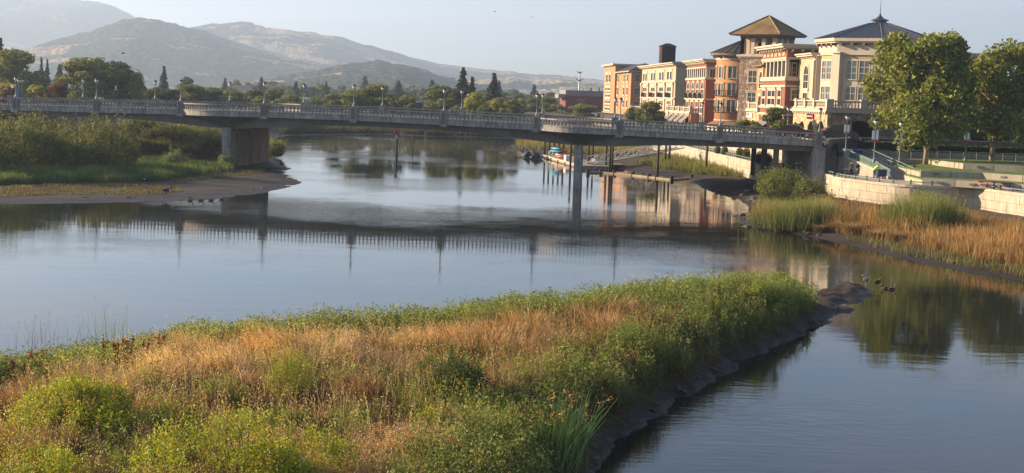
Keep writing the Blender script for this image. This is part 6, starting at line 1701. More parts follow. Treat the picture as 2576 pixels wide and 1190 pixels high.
# ------------------------------------------------------------------ right bank plants
def px_scatter(n, poly, hf, r_, z=0.7):
    """points spread evenly over a picture polygon, dropped onto a bank"""
    xs = [p[0] for p in poly]; ys = [p[1] for p in poly]
    x = r_.uniform(min(xs), max(xs), n); y = r_.uniform(min(ys), max(ys), n); k = sdf(x, y, poly) > 0; x, y = x[k], y[k]
    dx = np.outer(np.ones(len(x)), np.array(_F)) + np.outer((x - IMG_W / 2) / FPX, np.array(_R)) + np.outer((IMG_H / 2 - y) / FPX, np.array(_U))
    zz = np.full(len(x), z)
    for _ in range(12):
        t = (zz - CAM_Z) / dx[:, 2]; X, Y = dx[:, 0] * t, dx[:, 1] * t; zz = 0.5 * zz + 0.5 * hf(X, Y)
    zz = hf(X, Y); ok = zz > 0.12
    return np.stack([X, Y, zz], 1)[ok]
RR = np.random.default_rng(51)
def px_grass(name, label, poly, hf, n, hr, cols, cbf=0.6, wid=0.03, z=0.7, lean=(0.1, 0.6), heads=None, cat='grass', gap=0.0):
    b = px_scatter(n, poly, hf, RR, z); b = b[vnoise(b[:, 0] * 0.35, b[:, 1] * 0.35, 15) + 0.35 * vnoise(b[:, 0] * 1.2, b[:, 1] * 1.2, 16) > gap]; m = len(b); cl = vnoise(b[:, 0] * 0.55, b[:, 1] * 0.55, 5)
    ang = 6.28 * vnoise(b[:, 0] * 0.4, b[:, 1] * 0.4, 8)
    ct = tint(m, RR, cols) * (0.75 + 0.5 * cl)[:, None]
    V, Q, T, C, tp, _ = blades(b, RR.uniform(*hr, m) * (0.55 + 0.75 * cl), RR.uniform(*lean, m), wid, ct * cbf, ct, RR, 0.5, np.stack([np.cos(ang), np.sin(ang), 0 * ang], 1) * 0.6)
    return stuff(name, [(V, Q, T, C)], label, cat)
px_grass('dry_reeds', 'orange dry reeds along the foot of the promenade wall', [(2010, 552), (2080, 528), (2160, 532), (2260, 545), (2420, 552), (2600, 580), (2700, 640), (2700, 730), (2576, 682), (2480, 660), (2380, 638), (2260, 614), (2180, 600), (2080, 584)], right_h, 52000, (0.5, 1.6), [(0.50, 0.27, 0.09), (0.42, 0.22, 0.08), (0.56, 0.37, 0.15), (0.34, 0.20, 0.09), (0.24, 0.20, 0.08)], 0.55, 0.035, gap=0.42)
px_grass('low_green_growth', 'low green growth at the edge of the right bank mud', [(2130, 596), (2230, 612), (2420, 645), (2620, 690), (2620, 708), (2400, 668), (2220, 630), (2130, 606)], right_h, 9000, (0.25, 0.6), [(0.16, 0.17, 0.05), (0.12, 0.14, 0.04), (0.28, 0.22, 0.10)], 0.6, 0.03)
px_grass('mixed_bank_grass', 'green and straw grass behind the rocks on the right bank', [(1900, 528), (1935, 470), (2060, 480), (2090, 560), (2010, 582), (1935, 560)], right_h, 16000, (0.5, 1.2), [(0.20, 0.20, 0.06), (0.30, 0.24, 0.11), (0.14, 0.17, 0.045)], 0.55, 0.032)
px_grass('shore_grass', 'green grass on the shore under the right end of the bridge', [(1600, 412), (1700, 392), (1800, 400), (1870, 420), (1900, 440), (1860, 447), (1760, 440), (1660, 425)], right_h, 14000, (0.5, 1.3), [(0.19, 0.22, 0.05), (0.26, 0.24, 0.08), (0.14, 0.18, 0.04)], 0.6, 0.05)
px_grass('spit_grass', 'yellow-green grass on the spit beyond the dock', [(1296, 362), (1500, 362), (1640, 380), (1640, 395), (1520, 392), (1380, 380), (1300, 372)], right_h, 16000, (0.8, 1.9), [(0.26, 0.25, 0.07), (0.20, 0.21, 0.06), (0.34, 0.27, 0.11)], 0.6, 0.07)
shrub(1978, 512, 6.0, 3.4, 'large dark green bush against the wall near the bridge end', (0.115, 0.145, 0.035), 801, 16000, 0.11, right_h, group='bushes on the right bank')
shrub(1935, 500, 4.0, 2.6, 'dark green bush left of the big bush under the bridge end', (0.13, 0.155, 0.04), 802, 9000, 0.11, right_h, group='bushes on the right bank')
shrub(2035, 520, 3.6, 2.4, 'spiky olive bush between the big bush and the wall', (0.13, 0.145, 0.045), 804, 8000, 0.11, right_h, group='bushes on the right bank')
shrub(2325, 545, 2.2, 2.0, 'small yellow-green bush inside the reed clump by the wall', (0.15, 0.18, 0.045), 803, 6000, 0.09, right_h, group='bushes on the right bank')
basic('straw', (0.46, 0.35, 0.20), 0.9, 0.2, 3)
for i, (x, y, n, h, sp, lb) in enumerate([(1940, 562, 900, 2.0, 0.9, 'olive reed clump at the left foot of the big bush'), (1990, 575, 1300, 2.4, 1.1, 'bright green reed clump in the middle of the point'), (2040, 572, 1300, 2.5, 1.0, 'green reed clump before the wall corner'), (2068, 555, 700, 2.2, 0.7, 'yellowing reeds touching the wall corner'), (2280, 575, 1200, 2.9, 1.0, 'left part of the tall green reeds before the wall'), (2325, 580, 1400, 3.1, 1.1, 'middle part of the tall green reeds before the wall'), (2370, 582, 1100, 2.8, 0.9, 'right part of the tall green reeds before the wall')]):
    spike_grass(x, y, n, h, sp, lb, 820 + i, (0.20, 0.22, 0.065) if i not in (0, 3) else (0.33, 0.26, 0.10), (0.10, 0.125, 0.035), right_h, 'reed_clump', 'reed clumps on the right bank', 0.035)
def tussock(px, py, h, label, seed):
    p = ground_at(px, py, right_h); t = thing('straw_tussock', label, 'grass', tuple(p), 0, 'straw tussocks'); r_ = np.random.default_rng(seed); n = 420
    b = np.zeros((n, 3)); b[:, :2] = r_.normal(0, 0.16, (n, 2)); c = tint(n, r_, [(0.44, 0.32, 0.18), (0.34, 0.24, 0.13)])
    V, Q, T, C, _, _ = blades(b, r_.uniform(0.6, 1.0, n) * h, r_.uniform(0.6, 1.6, n), 0.03, c * 0.6, c, r_, 0.75); V_, F_, C_ = merge([(V, Q, T, C)]); kst(obj('blades', mesh_np('blades', V_, F_, M['grass_mat'], C_), t))
for i, (x, y, h, lb) in enumerate([(2138, 592, 1.5, 'arching straw tussock on the mud below the orange reeds'), (2100, 582, 1.2, 'pale straw tussock right of the green reeds'), (2200, 602, 1.1, 'low straw tussock on the mud edge'), (2250, 608, 1.2, 'straw tussock under the tall green reeds'), (2060, 585, 1.0, 'small straw tussock behind the rocks'), (1960, 583, 0.9, 'straw tussock at the rocky point')]): tussock(x, y, h, lb, 850 + i)
# rocks of the bank
rock_me = []
for s in range(4):
    bm = bmesh.new(); bmesh.ops.create_icosphere(bm, subdivisions=1, radius=0.5); r_ = random.Random(s)
    for v in bm.verts: v.co = v.co * r_.uniform(0.7, 1.15); v.co.z *= 0.65
    me = bpy.data.meshes.new('rock'); bm.to_mesh(me); bm.free(); me.materials.append(M['rock']); rock_me.append(me)
rbank = bpy.data.objects['right_bank']; lbank = bpy.data.objects['left_bank']
def rocks(n, poly, hf, parent, smin, smax, seed):
    r_ = np.random.default_rng(seed); b = px_scatter(n, poly, hf, r_, 0.2)
    for i, p in enumerate(b):
        s = r_.uniform(smin, smax); obj('rock', rock_me[i % 4], parent, (p[0], p[1], p[2] + 0.05 * s), (r_.uniform(-.4, .4), r_.uniform(-.4, .4), r_.uniform(0, 6.28)), (s * r_.uniform(0.8, 1.5), s, s * r_.uniform(0.6, 1.0)))
rocks(150, [(1846, 540), (1900, 528), (1990, 575), (2090, 596), (2130, 612), (2000, 588), (1890, 566)], right_h, rbank, 0.35, 1.1, 1)
rocks(70, [(1790, 480), (1880, 478), (1915, 515), (1900, 526), (1860, 500)], right_h, rbank, 0.35, 1.0, 2)
rocks(50, [(2110, 600), (2300, 630), (2420, 660), (2380, 670), (2130, 613)], right_h, rbank, 0.2, 0.5, 3)
rocks(40, [(1284, 366), (1330, 370), (1345, 384), (1300, 376)], right_h, rbank, 0.5, 1.4, 4)
rocks(40, [(690, 425), (740, 420), (750, 432), (705, 440), (670, 415)], left_h, lbank, 0.3, 0.9, 5)
isld = bpy.data.objects['island']
rocks(4200, [(2190, 735), (2170, 758), (2096, 796), (2042, 824), (1930, 878), (1830, 934), (1733, 1000), (1660, 1043), (1595, 1087), (1545, 1142), (1503, 1186), (1470, 1186), (1520, 1120), (1570, 1066), (1640, 1020), (1720, 970), (1820, 905), (1930, 850), (2040, 800), (2120, 765)], island_h, isld, 0.06, 0.26, 6)
rocks(170, [(100, 500), (400, 490), (640, 470), (735, 455), (720, 472), (600, 492), (400, 506), (100, 510)], left_h, lbank, 0.12, 0.45, 7)
# clipped shrubs behind the far rail
def topiary(px, ytop, label, w, seed, Y):
    x, y = XY(px, Y); h = Zat(px, ytop, Y) - PZ
    t = thing('clipped_shrub', label, 'shrub', (x, y, PZ - 0.02), 0, 'clipped shrubs'); bl_ = [(0, 0, h * f, w * 0.42, 1.0) for f in np.linspace(0.25, 0.8, 5)]
    V, F, c = blob_leaves(bl_, 2600, 0.07, 0.6, seed, 0.6, (0.75, 1.05)); V[:, 2] = np.maximum(V[:, 2], 0.02); o = obj('foliage', mesh_np('foliage', V, F, M['leaf'], c), t); o.color = (0.10, 0.125, 0.035, 1)
    obj('stem', MB().tube([(0, 0, -0.05), (0, 0, h * 0.5)], 0.06, 6).mesh('stem', M['bark']), t)
for i, (x, yt, w, Y, lb) in enumerate([(1809, 371, 1.1, 212, 'leftmost clipped shrub behind the far rail'), (1827, 372, 1.1, 208, 'second clipped shrub behind the far rail'), (1865, 376, 1.2, 199, 'third clipped shrub, left of a close pair'), (1882, 377, 1.3, 196, 'fourth clipped shrub, right of a close pair'), (1918, 386, 1.4, 182, 'taller lobe of the heart-shaped pair of clipped shrubs'), (1936, 392, 1.5, 180, 'rounder lobe of the heart-shaped pair of clipped shrubs')]): topiary(x, yt, lb, w, 870 + i, Y)

# ------------------------------------------------------------------ left bank plants
px_grass('bank_grass', 'lush green grass on the left bank in front of the thicket', [(-60, 420), (100, 412), (250, 418), (330, 408), (430, 405), (520, 412), (600, 418), (590, 428), (480, 444), (380, 458), (250, 460), (100, 462), (-60, 468)], left_h, 60000, (0.5, 1.2), [(0.11, 0.19, 0.045), (0.14, 0.22, 0.055), (0.08, 0.14, 0.035), (0.17, 0.20, 0.06)], 0.6, 0.05, 0.8)
px_grass('bank_dry_grass', 'dull brown dry grass band behind the green grass', [(-60, 388), (160, 392), (330, 396), (520, 385), (590, 392), (600, 415), (430, 408), (300, 414), (100, 420), (-60, 424)], left_h, 30000, (0.5, 1.1), [(0.17, 0.125, 0.09), (0.22, 0.15, 0.10), (0.13, 0.11, 0.07), (0.10, 0.12, 0.05)], 0.6, 0.05, 1.2)
px_grass('mud_plants', 'low yellowish plants on the left mud flat', [(0, 470), (200, 462), (420, 468), (470, 480), (380, 492), (150, 490), (0, 496)], left_h, 6000, (0.12, 0.30), [(0.30, 0.22, 0.05), (0.22, 0.18, 0.05), (0.14, 0.14, 0.04)], 0.6, 0.05, 0.3, (0.4, 1.2))
px_grass('algae_fringe', 'dull green growth on the mud in front of the left pier', [(420, 452), (590, 428), (680, 425), (690, 432), (560, 448), (450, 462)], left_h, 7000, (0.08, 0.3), [(0.10, 0.11, 0.03), (0.14, 0.12, 0.04)], 0.6, 0.05, 0.5)
px_grass('under_bridge_growth', 'rough growth on the bank under the left span of the bridge', [(240, 400), (330, 345), (480, 335), (565, 340), (565, 395), (420, 400)], left_h, 36000, (0.6, 1.6), [(0.10, 0.11, 0.04), (0.14, 0.12, 0.06), (0.08, 0.10, 0.03), (0.20, 0.19, 0.07)], 0.6, 0.07, 2.0)
px_grass('far_shore_reeds', 'reeds coloured in shade along the far shore seen under the bridge', [(690, 346), (730, 338), (966, 335), (1080, 341), (1290, 346), (1290, 341), (1080, 330), (720, 328)], left_h, 26000, (0.8, 2.0), [(0.06, 0.075, 0.03), (0.10, 0.09, 0.04), (0.08, 0.09, 0.035)], 0.6, 0.12, 1.0)  # shadow on the far bank is put into these dark blade colours
bush = [(-30, 442, 7.5, 5.6, 'dark bush at the left picture edge'), (45, 430, 7.5, 5.8, 'left dark willow bush of the thicket'), (120, 432, 7.5, 5.6, 'second willow bush of the thicket'), (200, 432, 7.0, 5.4, 'rounded willow bush before the bridge panel'), (275, 428, 6.5, 5.6, 'willow bush at the right end of the thicket'), (95, 405, 8.0, 6.4, 'taller willow bush behind the left of the thicket'), (185, 402, 8.0, 6.3, 'light-tipped willow bush reaching up over the parapet'), (20, 402, 7.0, 6.3, 'willow bush rising behind the left thicket edge'), (318, 412, 4.0, 3.6, 'low bush right of the thicket in the shade'),
        (400, 366, 5.0, 3.2, 'bush under the left span, left of the middle'), (455, 362, 5.5, 3.0, 'sunlit bush under the left span'), (510, 366, 5.0, 2.6, 'dull bush under the left span near the pier'), (540, 396, 3.6, 2.6, 'bright green bush just left of the pier'), (350, 358, 5.5, 3.2, 'dark bush below the left end of the span'), (690, 398, 2.6, 2.2, 'small bright bush just right of the pier')]
for i, (x, y, w, h, lb) in enumerate(bush):
    br = 1.0 if i not in (12, 14, 10) else 1.7
    shrub(x, y, w, h * 0.86, lb, (0.11 * br, 0.13 * br, 0.04 * br), 900 + i, 9000 if w > 5 else 5000, 0.14, left_h, 'bush', 'bushes on the left bank', asp=0.45)
for i, (x, y, w, h, lb) in enumerate([(275, 418, 3.4, 1.5, 'low dark green mound in the dry grass of the left bank'), (180, 422, 2.0, 1.0, 'small round dark bush left of the green mound'), (230, 424, 2.0, 0.9, 'small grey-green bush beside the green mound'), (440, 424, 2.6, 1.6, 'pale weedy plant standing above the green grass'), (570, 425, 1.6, 1.5, 'pale plant at the foot of the pier'), (100, 424, 2.4, 1.0, 'low bush in the dry grass at far left')]):
    shrub(x, y, w, h, lb, (0.07, 0.10, 0.03) if i < 3 or i == 5 else (0.15, 0.20, 0.09), 930 + i, 3500, 0.10, left_h, 'bush', 'small bushes on the left bank')
# driftwood log slope under the span
lg = ground_at(405, 345, left_h, 3.0); t = thing('fallen_log', 'pale fallen log lying on the bank under the left span', 'log', (lg.x, lg.y, lg.z + 0.3), -0.35)
obj('trunk', MB().tube([(0, 0, 0.3), (2.5, 0.1, -0.1), (5, 0, -0.6)], [0.22, 0.19, 0.12], 7).mesh('trunk', M['twig'], True), t); obj('branch', MB().tube([(2, 0.1, 0), (2.6, -0.2, 0.6)], [0.08, 0.03], 5).mesh('branch', M['twig']), t)
# ------------------------------------------------------------------ plane trees in the park
basic('plane_bark', (0.27, 0.20, 0.13), 0.9, 0.45, 1.2, 0.4)
def plane_tree(base, h, w, label, seed, lean=0.0, nleaf=17000, ctr=(0, 0), low=0.20, limbs=()):
    t = thing('plane_tree', label, 'tree', tuple(base), 0, 'plane trees in the park'); r_ = random.Random(seed)
    top = 0.62 * h; mb = MB().tube([(0, 0, -0.2), (0.03, 0, 0.08 * h), (0.05 + lean * 0.3, 0.05, 0.24 * h), (0.1 + lean, 0.1, 0.45 * h), (0.2 + lean, 0, 0.75 * h)], [0.36, 0.30, 0.24, 0.16, 0.05], 10)
    br = [(0.23, a, r_.uniform(0.30, 0.46) * w) for a in limbs] + [(r_.uniform(0.22, 0.55), r_.uniform(0, 6.28), r_.uniform(0.22, 0.42) * w) for _ in range(13)]
    for f, a, L in br:
        b = Vector((0.05 + lean * f, 0.03, f * h)); e = b + Vector((L * math.cos(a), L * math.sin(a), L * r_.uniform(0.35, 0.9))); m_ = b.lerp(e, 0.5) + Vector((0, 0, -0.15 * L * 0.4))
        mb.tube([b, m_, e], [0.16, 0.11, 0.04], 6)
    mb.build('trunk', M['plane_bark'], t, True)
    bl_ = []
    for i in range(95):
        f = r_.random() ** 0.85; z = h * (low + (0.97 - low) * f); wid = math.sin(math.pi * (0.16 + 0.66 * f)) ** 0.75 * w * 0.5
        a = r_.uniform(0, 6.28); q = wid * math.sqrt(r_.uniform(0.05, 1.0)) * 0.90
        bl_.append((ctr[0] + q * math.cos(a), ctr[1] + q * math.sin(a), z - 0.05 * h, r_.uniform(0.075, 0.13) * w, r_.uniform(0.8, 1.1)))
    V, F, c = blob_leaves(bl_, int(nleaf * 0.68), 0.26, 0.62, seed, 0.4, (0.25, 1.15), 0.4, 0.35)
    o = obj('crown', mesh_np('crown', V, F, M['leaf'], c), t); o.color = (0.165, 0.20, 0.045, 1)
p = P(2328, 413, 4.13); plane_tree((p.x, p.y, 4.1), 15.4, 13.2, 'large plane tree with pale trunk on the lawn', 11, 0.0, 26000, (-0.9, 0), 0.18)
p = P(2494, 405, 4.66); plane_tree((p.x, p.y, 4.6), 14.4, 11.5, 'plane tree with low forked limbs at the right', 12, 0.2, 17000, (2.2, 0), 0.22, (0.15, 2.75, 5.9))
x, y = XY(2440, 182); plane_tree((x, y, STREET), 10.5, 9.0, 'shaded street tree between the two plane trees', 13, 0.0, 12000, (0, 0), 0.18)
x, y = XY(2230, 186); plane_tree((x, y, STREET), 8.5, 7.0, 'lower tree behind the park lamps left of the large plane tree', 14, 0.0, 9000, (0, 0), 0.1)
# hedges
def hedge(a, b, z0, z1, th, label, seed, col, n):
    d = b - a; t = thing('hedge', label, 'hedge', (a.x, a.y, z0), math.atan2(d.y, d.x), 'hedges behind the park'); L = d.length; h = z1 - z0; r_ = np.random.default_rng(seed)
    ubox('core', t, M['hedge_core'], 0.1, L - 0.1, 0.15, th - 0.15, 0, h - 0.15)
    k = r_.random(n); cen = np.stack([r_.uniform(0, L, n), np.where(k < 0.6, r_.normal(0.05, 0.06, n), r_.uniform(0, th, n)), np.where(k < 0.6, r_.uniform(0, h, n), r_.normal(h - 0.05, 0.07, n))], 1)
    V, F = leaf_mesh(cen, r_.uniform(0.07, 0.13, n), 0.6, r_); o = obj('foliage', mesh_np('foliage', V, F, M['leaf'], leaf_cols(n, r_)), t); o.color = (*col, 1)
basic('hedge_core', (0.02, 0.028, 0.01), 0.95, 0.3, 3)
hedge(Vector((37.6, 172.2, 0)), Vector((48.5, 171.8, 0)), 5.3, 6.3, 1.2, 'clipped hedge with sunlit top behind the stair landing', 21, (0.09, 0.115, 0.03), 7000)
hedge(Vector((48.6, 173.0, 0)), Vector((66, 172.6, 0)), 4.66, 6.1, 1.2, 'long dark hedge at the back of the lawn', 22, (0.05, 0.065, 0.02), 9000)

# ------------------------------------------------------------------ street trees before the hotel
def px_tree(kind, i, x, ytop, wpx, Y, label, col, zg=5.0, group='background trees'):
    xx, yy = XY(x, Y); h = Zat(x, ytop, Y) - zg; w = wpx * Y / FPX
    return tree(kind, i, (xx, yy, zg - 0.1), h, w, label, col, group)
OL = (0.175, 0.205, 0.05); DK = (0.075, 0.09, 0.035); LG = (0.27, 0.30, 0.06); MG = (0.13, 0.155, 0.045); CN = (0.035, 0.048, 0.03)
st_t = [(0, 1956, 268, 66, 190, 'street tree before the red hotel block', MG), (1, 1640, 253, 62, 285, 'street tree before the cream hotel front', MG), (2, 1595, 266, 40, 300, 'small street tree before the orange hotel range', DK), (3, 1872, 298, 44, 205, 'low shrubby tree before the stone arcade', OL), (4, 1900, 303, 36, 203, 'low yellowish shrub right of the stone arcade', OL), (5, 2008, 308, 36, 186, 'dark small tree at the podium arches', DK), (6, 1612, 274, 30, 290, 'second small tree before the orange range', MG)]
for i, x, yt, w, Y, lb, c in st_t: px_tree('b', i, x, yt, w, Y, lb, c, STREET if Y < 280 else 5.4, 'street trees')
px_tree('b', 3, 1470, 259, 62, 400, 'round tree in front of the dark brick building', OL, 4.6)
px_tree('b', 5, 1425, 282, 44, 410, 'low palm-like shrub left of the brick building', OL, 4.6)
# ------------------------------------------------------------------ trees beyond the bridge
bt = [('b', 0, 48, 123, 118, 300, 'tall yellow-green tree at the far left', OL), ('c', 0, 2, 92, 44, 330, 'dark conifer cut by the left picture edge', CN), ('b', 1, 108, 190, 50, 320, 'dark tree right of the tall yellow-green tree', DK), ('c', 1, 104, 142, 24, 420, 'left one of two slim conifers behind the left trees', CN), ('c', 2, 119, 147, 26, 425, 'right one of two slim conifers behind the left trees', CN), ('c', 0, 150, 160, 40, 440, 'small pale conifer behind the left trees', CN), ('c', 1, 190, 147, 34, 460, 'hazy conifer peeking over the rounded tree', CN), ('b', 2, 148, 185, 48, 330, 'small tree between the conifers and the rounded tree', MG),
      ('b', 3, 232, 139, 130, 300, 'large rounded yellow-green tree above the left bridge', OL), ('b', 4, 300, 152, 100, 305, 'dark half of the big tree group above the left bridge', DK), ('b', 5, 345, 178, 46, 300, 'light green tree at the right of the big tree group', OL), ('b', 6, 92, 206, 46, 235, 'small bright lime tree behind the parapet', (0.26, 0.27, 0.04)), ('b', 0, 145, 206, 58, 232, 'small reddish tree behind the parapet', (0.15, 0.075, 0.045)), ('b', 1, 30, 218, 50, 235, 'small maroon tree at the far left behind the parapet', (0.13, 0.06, 0.045)), ('b', 2, 12, 205, 30, 238, 'yellow sapling beside the maroon tree', (0.28, 0.25, 0.05)), ('b', 2, 185, 228, 34, 230, 'low olive shrub behind the parapet', OL),
      ('b', 3, 388, 216, 62, 320, 'mid green tree behind a bridge lamp, left', MG), ('b', 4, 432, 222, 62, 310, 'dark tree behind the third bridge lamp', DK), ('c', 2, 412, 164, 38, 480, 'lone conifer standing above the low trees', CN), ('b', 5, 478, 210, 84, 330, 'broad olive tree behind the left bay', OL), ('b', 6, 536, 218, 80, 335, 'second broad olive tree behind the left bay', MG), ('b', 0, 590, 226, 66, 330, 'olive tree right of the left bay', OL), ('b', 1, 636, 224, 54, 335, 'small tree before the dark roof', MG), ('b', 3, 470, 190, 30, 520, 'small round dark tree on the far skyline', DK), ('b', 2, 655, 240, 40, 300, 'low bush tree left of the white building', OL),
      ('b', 2, 893, 222, 76, 330, 'rounded green tree left of the pair by the middle lamps', OL), ('b', 4, 948, 208, 92, 335, 'taller rounded green tree of the pair by the middle lamps', OL), ('b', 6, 1000, 246, 44, 330, 'small shrub tree right of the rounded pair', MG), ('b', 1, 840, 250, 44, 325, 'low shrub tree left of the rounded pair', MG), ('b', 0, 1112, 214, 80, 360, 'dark green tree left of the tall conifers', MG), ('b', 1, 1140, 222, 50, 365, 'darker tree touching the tall conifers', DK), ('c', 0, 1163, 167, 58, 400, 'tallest dark conifer right of centre', CN), ('c', 1, 1186, 190, 42, 405, 'shorter conifer leaning on the tallest one', CN), ('c', 2, 1241, 181, 62, 395, 'wide ragged conifer right of the tall pair', CN),
      ('b', 5, 1196, 229, 48, 330, 'light green tree between the conifers', LG), ('b', 6, 1254, 249, 46, 320, 'bright light green tree right of the conifers', LG), ('b', 3, 1222, 262, 36, 318, 'low green shrub tree beside the bright tree', MG), ('b', 2, 1150, 262, 44, 322, 'low green shrub tree under the tall conifer', MG), ('b', 4, 1312, 246, 26, 420, 'small pale green tree above the far roofs', LG), ('b', 0, 1340, 246, 44, 430, 'round green tree left of the brick building', MG), ('b', 1, 1378, 244, 44, 440, 'second round green tree left of the brick building', MG), ('b', 6, 1402, 258, 36, 425, 'climber-covered tree at the brick building corner', OL), ('b', 5, 1290, 262, 32, 330, 'low shrub tree before the far roofs', MG), ('b', 3, 1085, 262, 34, 330, 'olive shrub tree behind the middle panel', OL), ('b', 5, 1050, 256, 40, 335, 'low bushy tree before the far pole', MG)]
for k, i, x, yt, w, Y, lb, c in bt: px_tree(k, i, x, yt, w, Y, lb, c, 5.2 if Y < 300 else 4.8)
# far hazy tree line, labelled by its place between the lamps of the near parapet
r_ = random.Random(99)
LWORD = ['left picture edge'] + [ORD[i] + ' near lamp' for i in range(10)] + ['right picture edge']
def between(items, text):
    cnt = {}
    out = []
    for it in sorted(items, key=lambda q: q[0]):
        sec = sum(1 for p in PIL_PX[1:] if it[0] > p); cnt[sec] = cnt.get(sec, 0) + 1
        out.append((it, '%s, %s from left between the %s and %s' % (text[it[-1]], ORD[cnt[sec] - 1], LWORD[sec].replace(' near lamp', ''), LWORD[sec + 1].replace('near lamp', 'parapet lamp'))))
    return out
items = []
for k in range(60):
    x = 560 + (k + r_.random()) * 860 / 60; c = k % 6 == 0
    items.append((x, hor(x) - r_.uniform(2, 24) + (-14 if c else 6), r_.uniform(20, 50), r_.uniform(560, 1000), k, c))
for (x, yt, w, Y, k, c), lb in between(items, {True: 'hazy far conifer', False: 'hazy far tree'}): px_tree('c' if c else 'b', k, x, yt, w, Y, lb, MG if k % 3 else DK, 4.6, 'far tree line')
items = []
for k in range(20):
    x = 340 + k * 50 + r_.uniform(-14, 14); items.append((x, hor(x) + r_.uniform(2, 20), r_.uniform(40, 66), 395 + r_.uniform(-12, 30), k, 0))
for (x, yt, w, Y, k, c), lb in between(items, {0: 'low far-bank shrub tree'}): px_tree('b', k, x, yt, w, Y, lb, MG if k % 2 else OL, 4.7, 'far bank shrubs')
# ------------------------------------------------------------------ far buildings
def shed(x0, x1, ytop, ybot, Y, label, wall, roof, rise=0.0, name='building', depth=18, wins=0):
    a, b = XY(x0, Y), XY(x1, Y); zt, zb = Zat((x0 + x1) / 2, ytop, Y), 4.5
    t = thing(name, label, 'building', (a[0], a[1], zb)); L = b[0] - a[0]; h = zt - zb
    ubox('wall', t, M[wall], 0, L, 0, depth, 0, h - rise - 0.3)
    if rise > 0: mb = MB().add([(-.5, -.5, h - rise - .29), (L + .5, -.5, h - rise - .29), (L + .5, depth + .5, h - rise - .29), (-.5, depth + .5, h - rise - .29), (depth * .2, depth / 2, h), (L - depth * .2, depth / 2, h)], [(0, 1, 5, 4), (2, 3, 4, 5), (1, 2, 5), (3, 0, 4), (0, 3, 2, 1)]); mb.build('roof', M[roof], t)
    else: ubox('roof', t, M[roof], -0.4, L + 0.4, -0.4, depth + 0.4, h - 0.29, h)
    for k in range(wins):
        w = ubox('window', t, M['trim_bronze'], L * (k + 0.3) / wins, L * (k + 0.3) / wins + 1.3, -0.06, 0, h * 0.35, h * 0.35 + 1.2); 
    return t
shed(675, 812, 246, 268, 470, 'long white flat-roofed building beyond the bridge', 'white_wall', 'white_metal', 0, wins=6)
shed(528, 652, 213, 250, 430, 'large dark-roofed shed behind the left trees', 'grey_roof', 'grey_roof', 4.5, depth=24)
shed(1005, 1046, 262, 275, 420, 'small dark gabled roof behind the middle panel', 'grey_roof', 'roof_dark', 1.5)
shed(1140, 1235, 262, 280, 470, 'pale low building behind the conifer trunks', 'white_wall', 'white_metal', 1.0, wins=5)
shed(1285, 1345, 266, 284, 480, 'grey-roofed low building left of the brick building', 'white_wall', 'grey_roof', 2.0)
t = thing('billboard', 'small blue and white board above the far roofs', 'sign', (*XY(1042, 430), 4.6)); zb_ = Zat(1042, 262, 430) - 4.6
for s in (-1.2, 1.2): ubox('post', t, M['iron'], s - 0.1, s + 0.1, 0, 0.2, 0, zb_)
ubox('board', t, M['blue_paint'], -1.9, 1.9, -0.1, 0.1, zb_, zb_ + 1.3); ubox('white_stripe', t, M['white_plastic'], -1.9, 1.9, -0.13, -0.1, zb_ + 0.55, zb_ + 0.95); ubox('cap', t, M['white_plastic'], -2.0, 2.0, -0.13, 0.13, zb_ + 1.3, zb_ + 1.5)
def upole(x, yt, Y, label, arms=2):
    xx, yy = XY(x, Y); h = Zat(x, yt, Y) - 4.6; t = thing('utility_pole', label, 'pole', (xx, yy, 4.6), 0, 'utility poles')
    obj('pole', MB().lathe([(0.2, 0), (0.13, h)], 7).mesh('pole', M['bark'], True), t)
    for k in range(arms): ubox('cross_arm', t, M['bark'], -1.3, 1.3, -0.08, 0.08, h - 0.9 - k * 1.5, h - 0.72 - k * 1.5)
upole(1040, 212, 430, 'wooden utility pole standing before the hills'); upole(1009, 245, 420, 'short wooden pole left of the blue board', 1); upole(742, 226, 520, 'thin pole left in the far town', 1); upole(795, 222, 530, 'thin pole in the far town behind the white building', 1); upole(845, 240, 520, 'short pole in the far town', 1)
xx, yy = XY(354, 340); h = Zat(354, 178, 340) - 4.6
t = thing('street_light', 'tall bent-arm street light above the left trees', 'street light', (xx, yy, 4.6)); obj('pole', MB().tube([(0, 0, 0), (0, 0, h * 0.9), (-0.4, 0, h), (-2.2, 0, h + 0.7), (-4.0, 0, h + 1.0)], [0.14, 0.1, 0.08, 0.06, 0.05], 6).mesh('pole', M['iron'], True), t); ubox('head', t, M['iron'], -4.8, -3.9, -0.15, 0.15, h + 0.9, h + 1.08)
for i, (x, yt, Y, lb) in enumerate([(48, 198, 215, 'white globe lamp at the far left with a blue banner'), (56, 197, 216, 'second white globe lamp at the far left')]):
    xx, yy = XY(x, Y); t = lamp(LAMP_P, (xx, yy, 5.4), lb, 'lamps at the left bridge end', (Zat(x, yt, Y) - 5.4) / 4.6)
    if i == 0: obj('banner', MB().box(-0.5, -0.05, -0.02, 0.02, 2.2, 3.4).mesh('banner', M['blue_paint']), t)

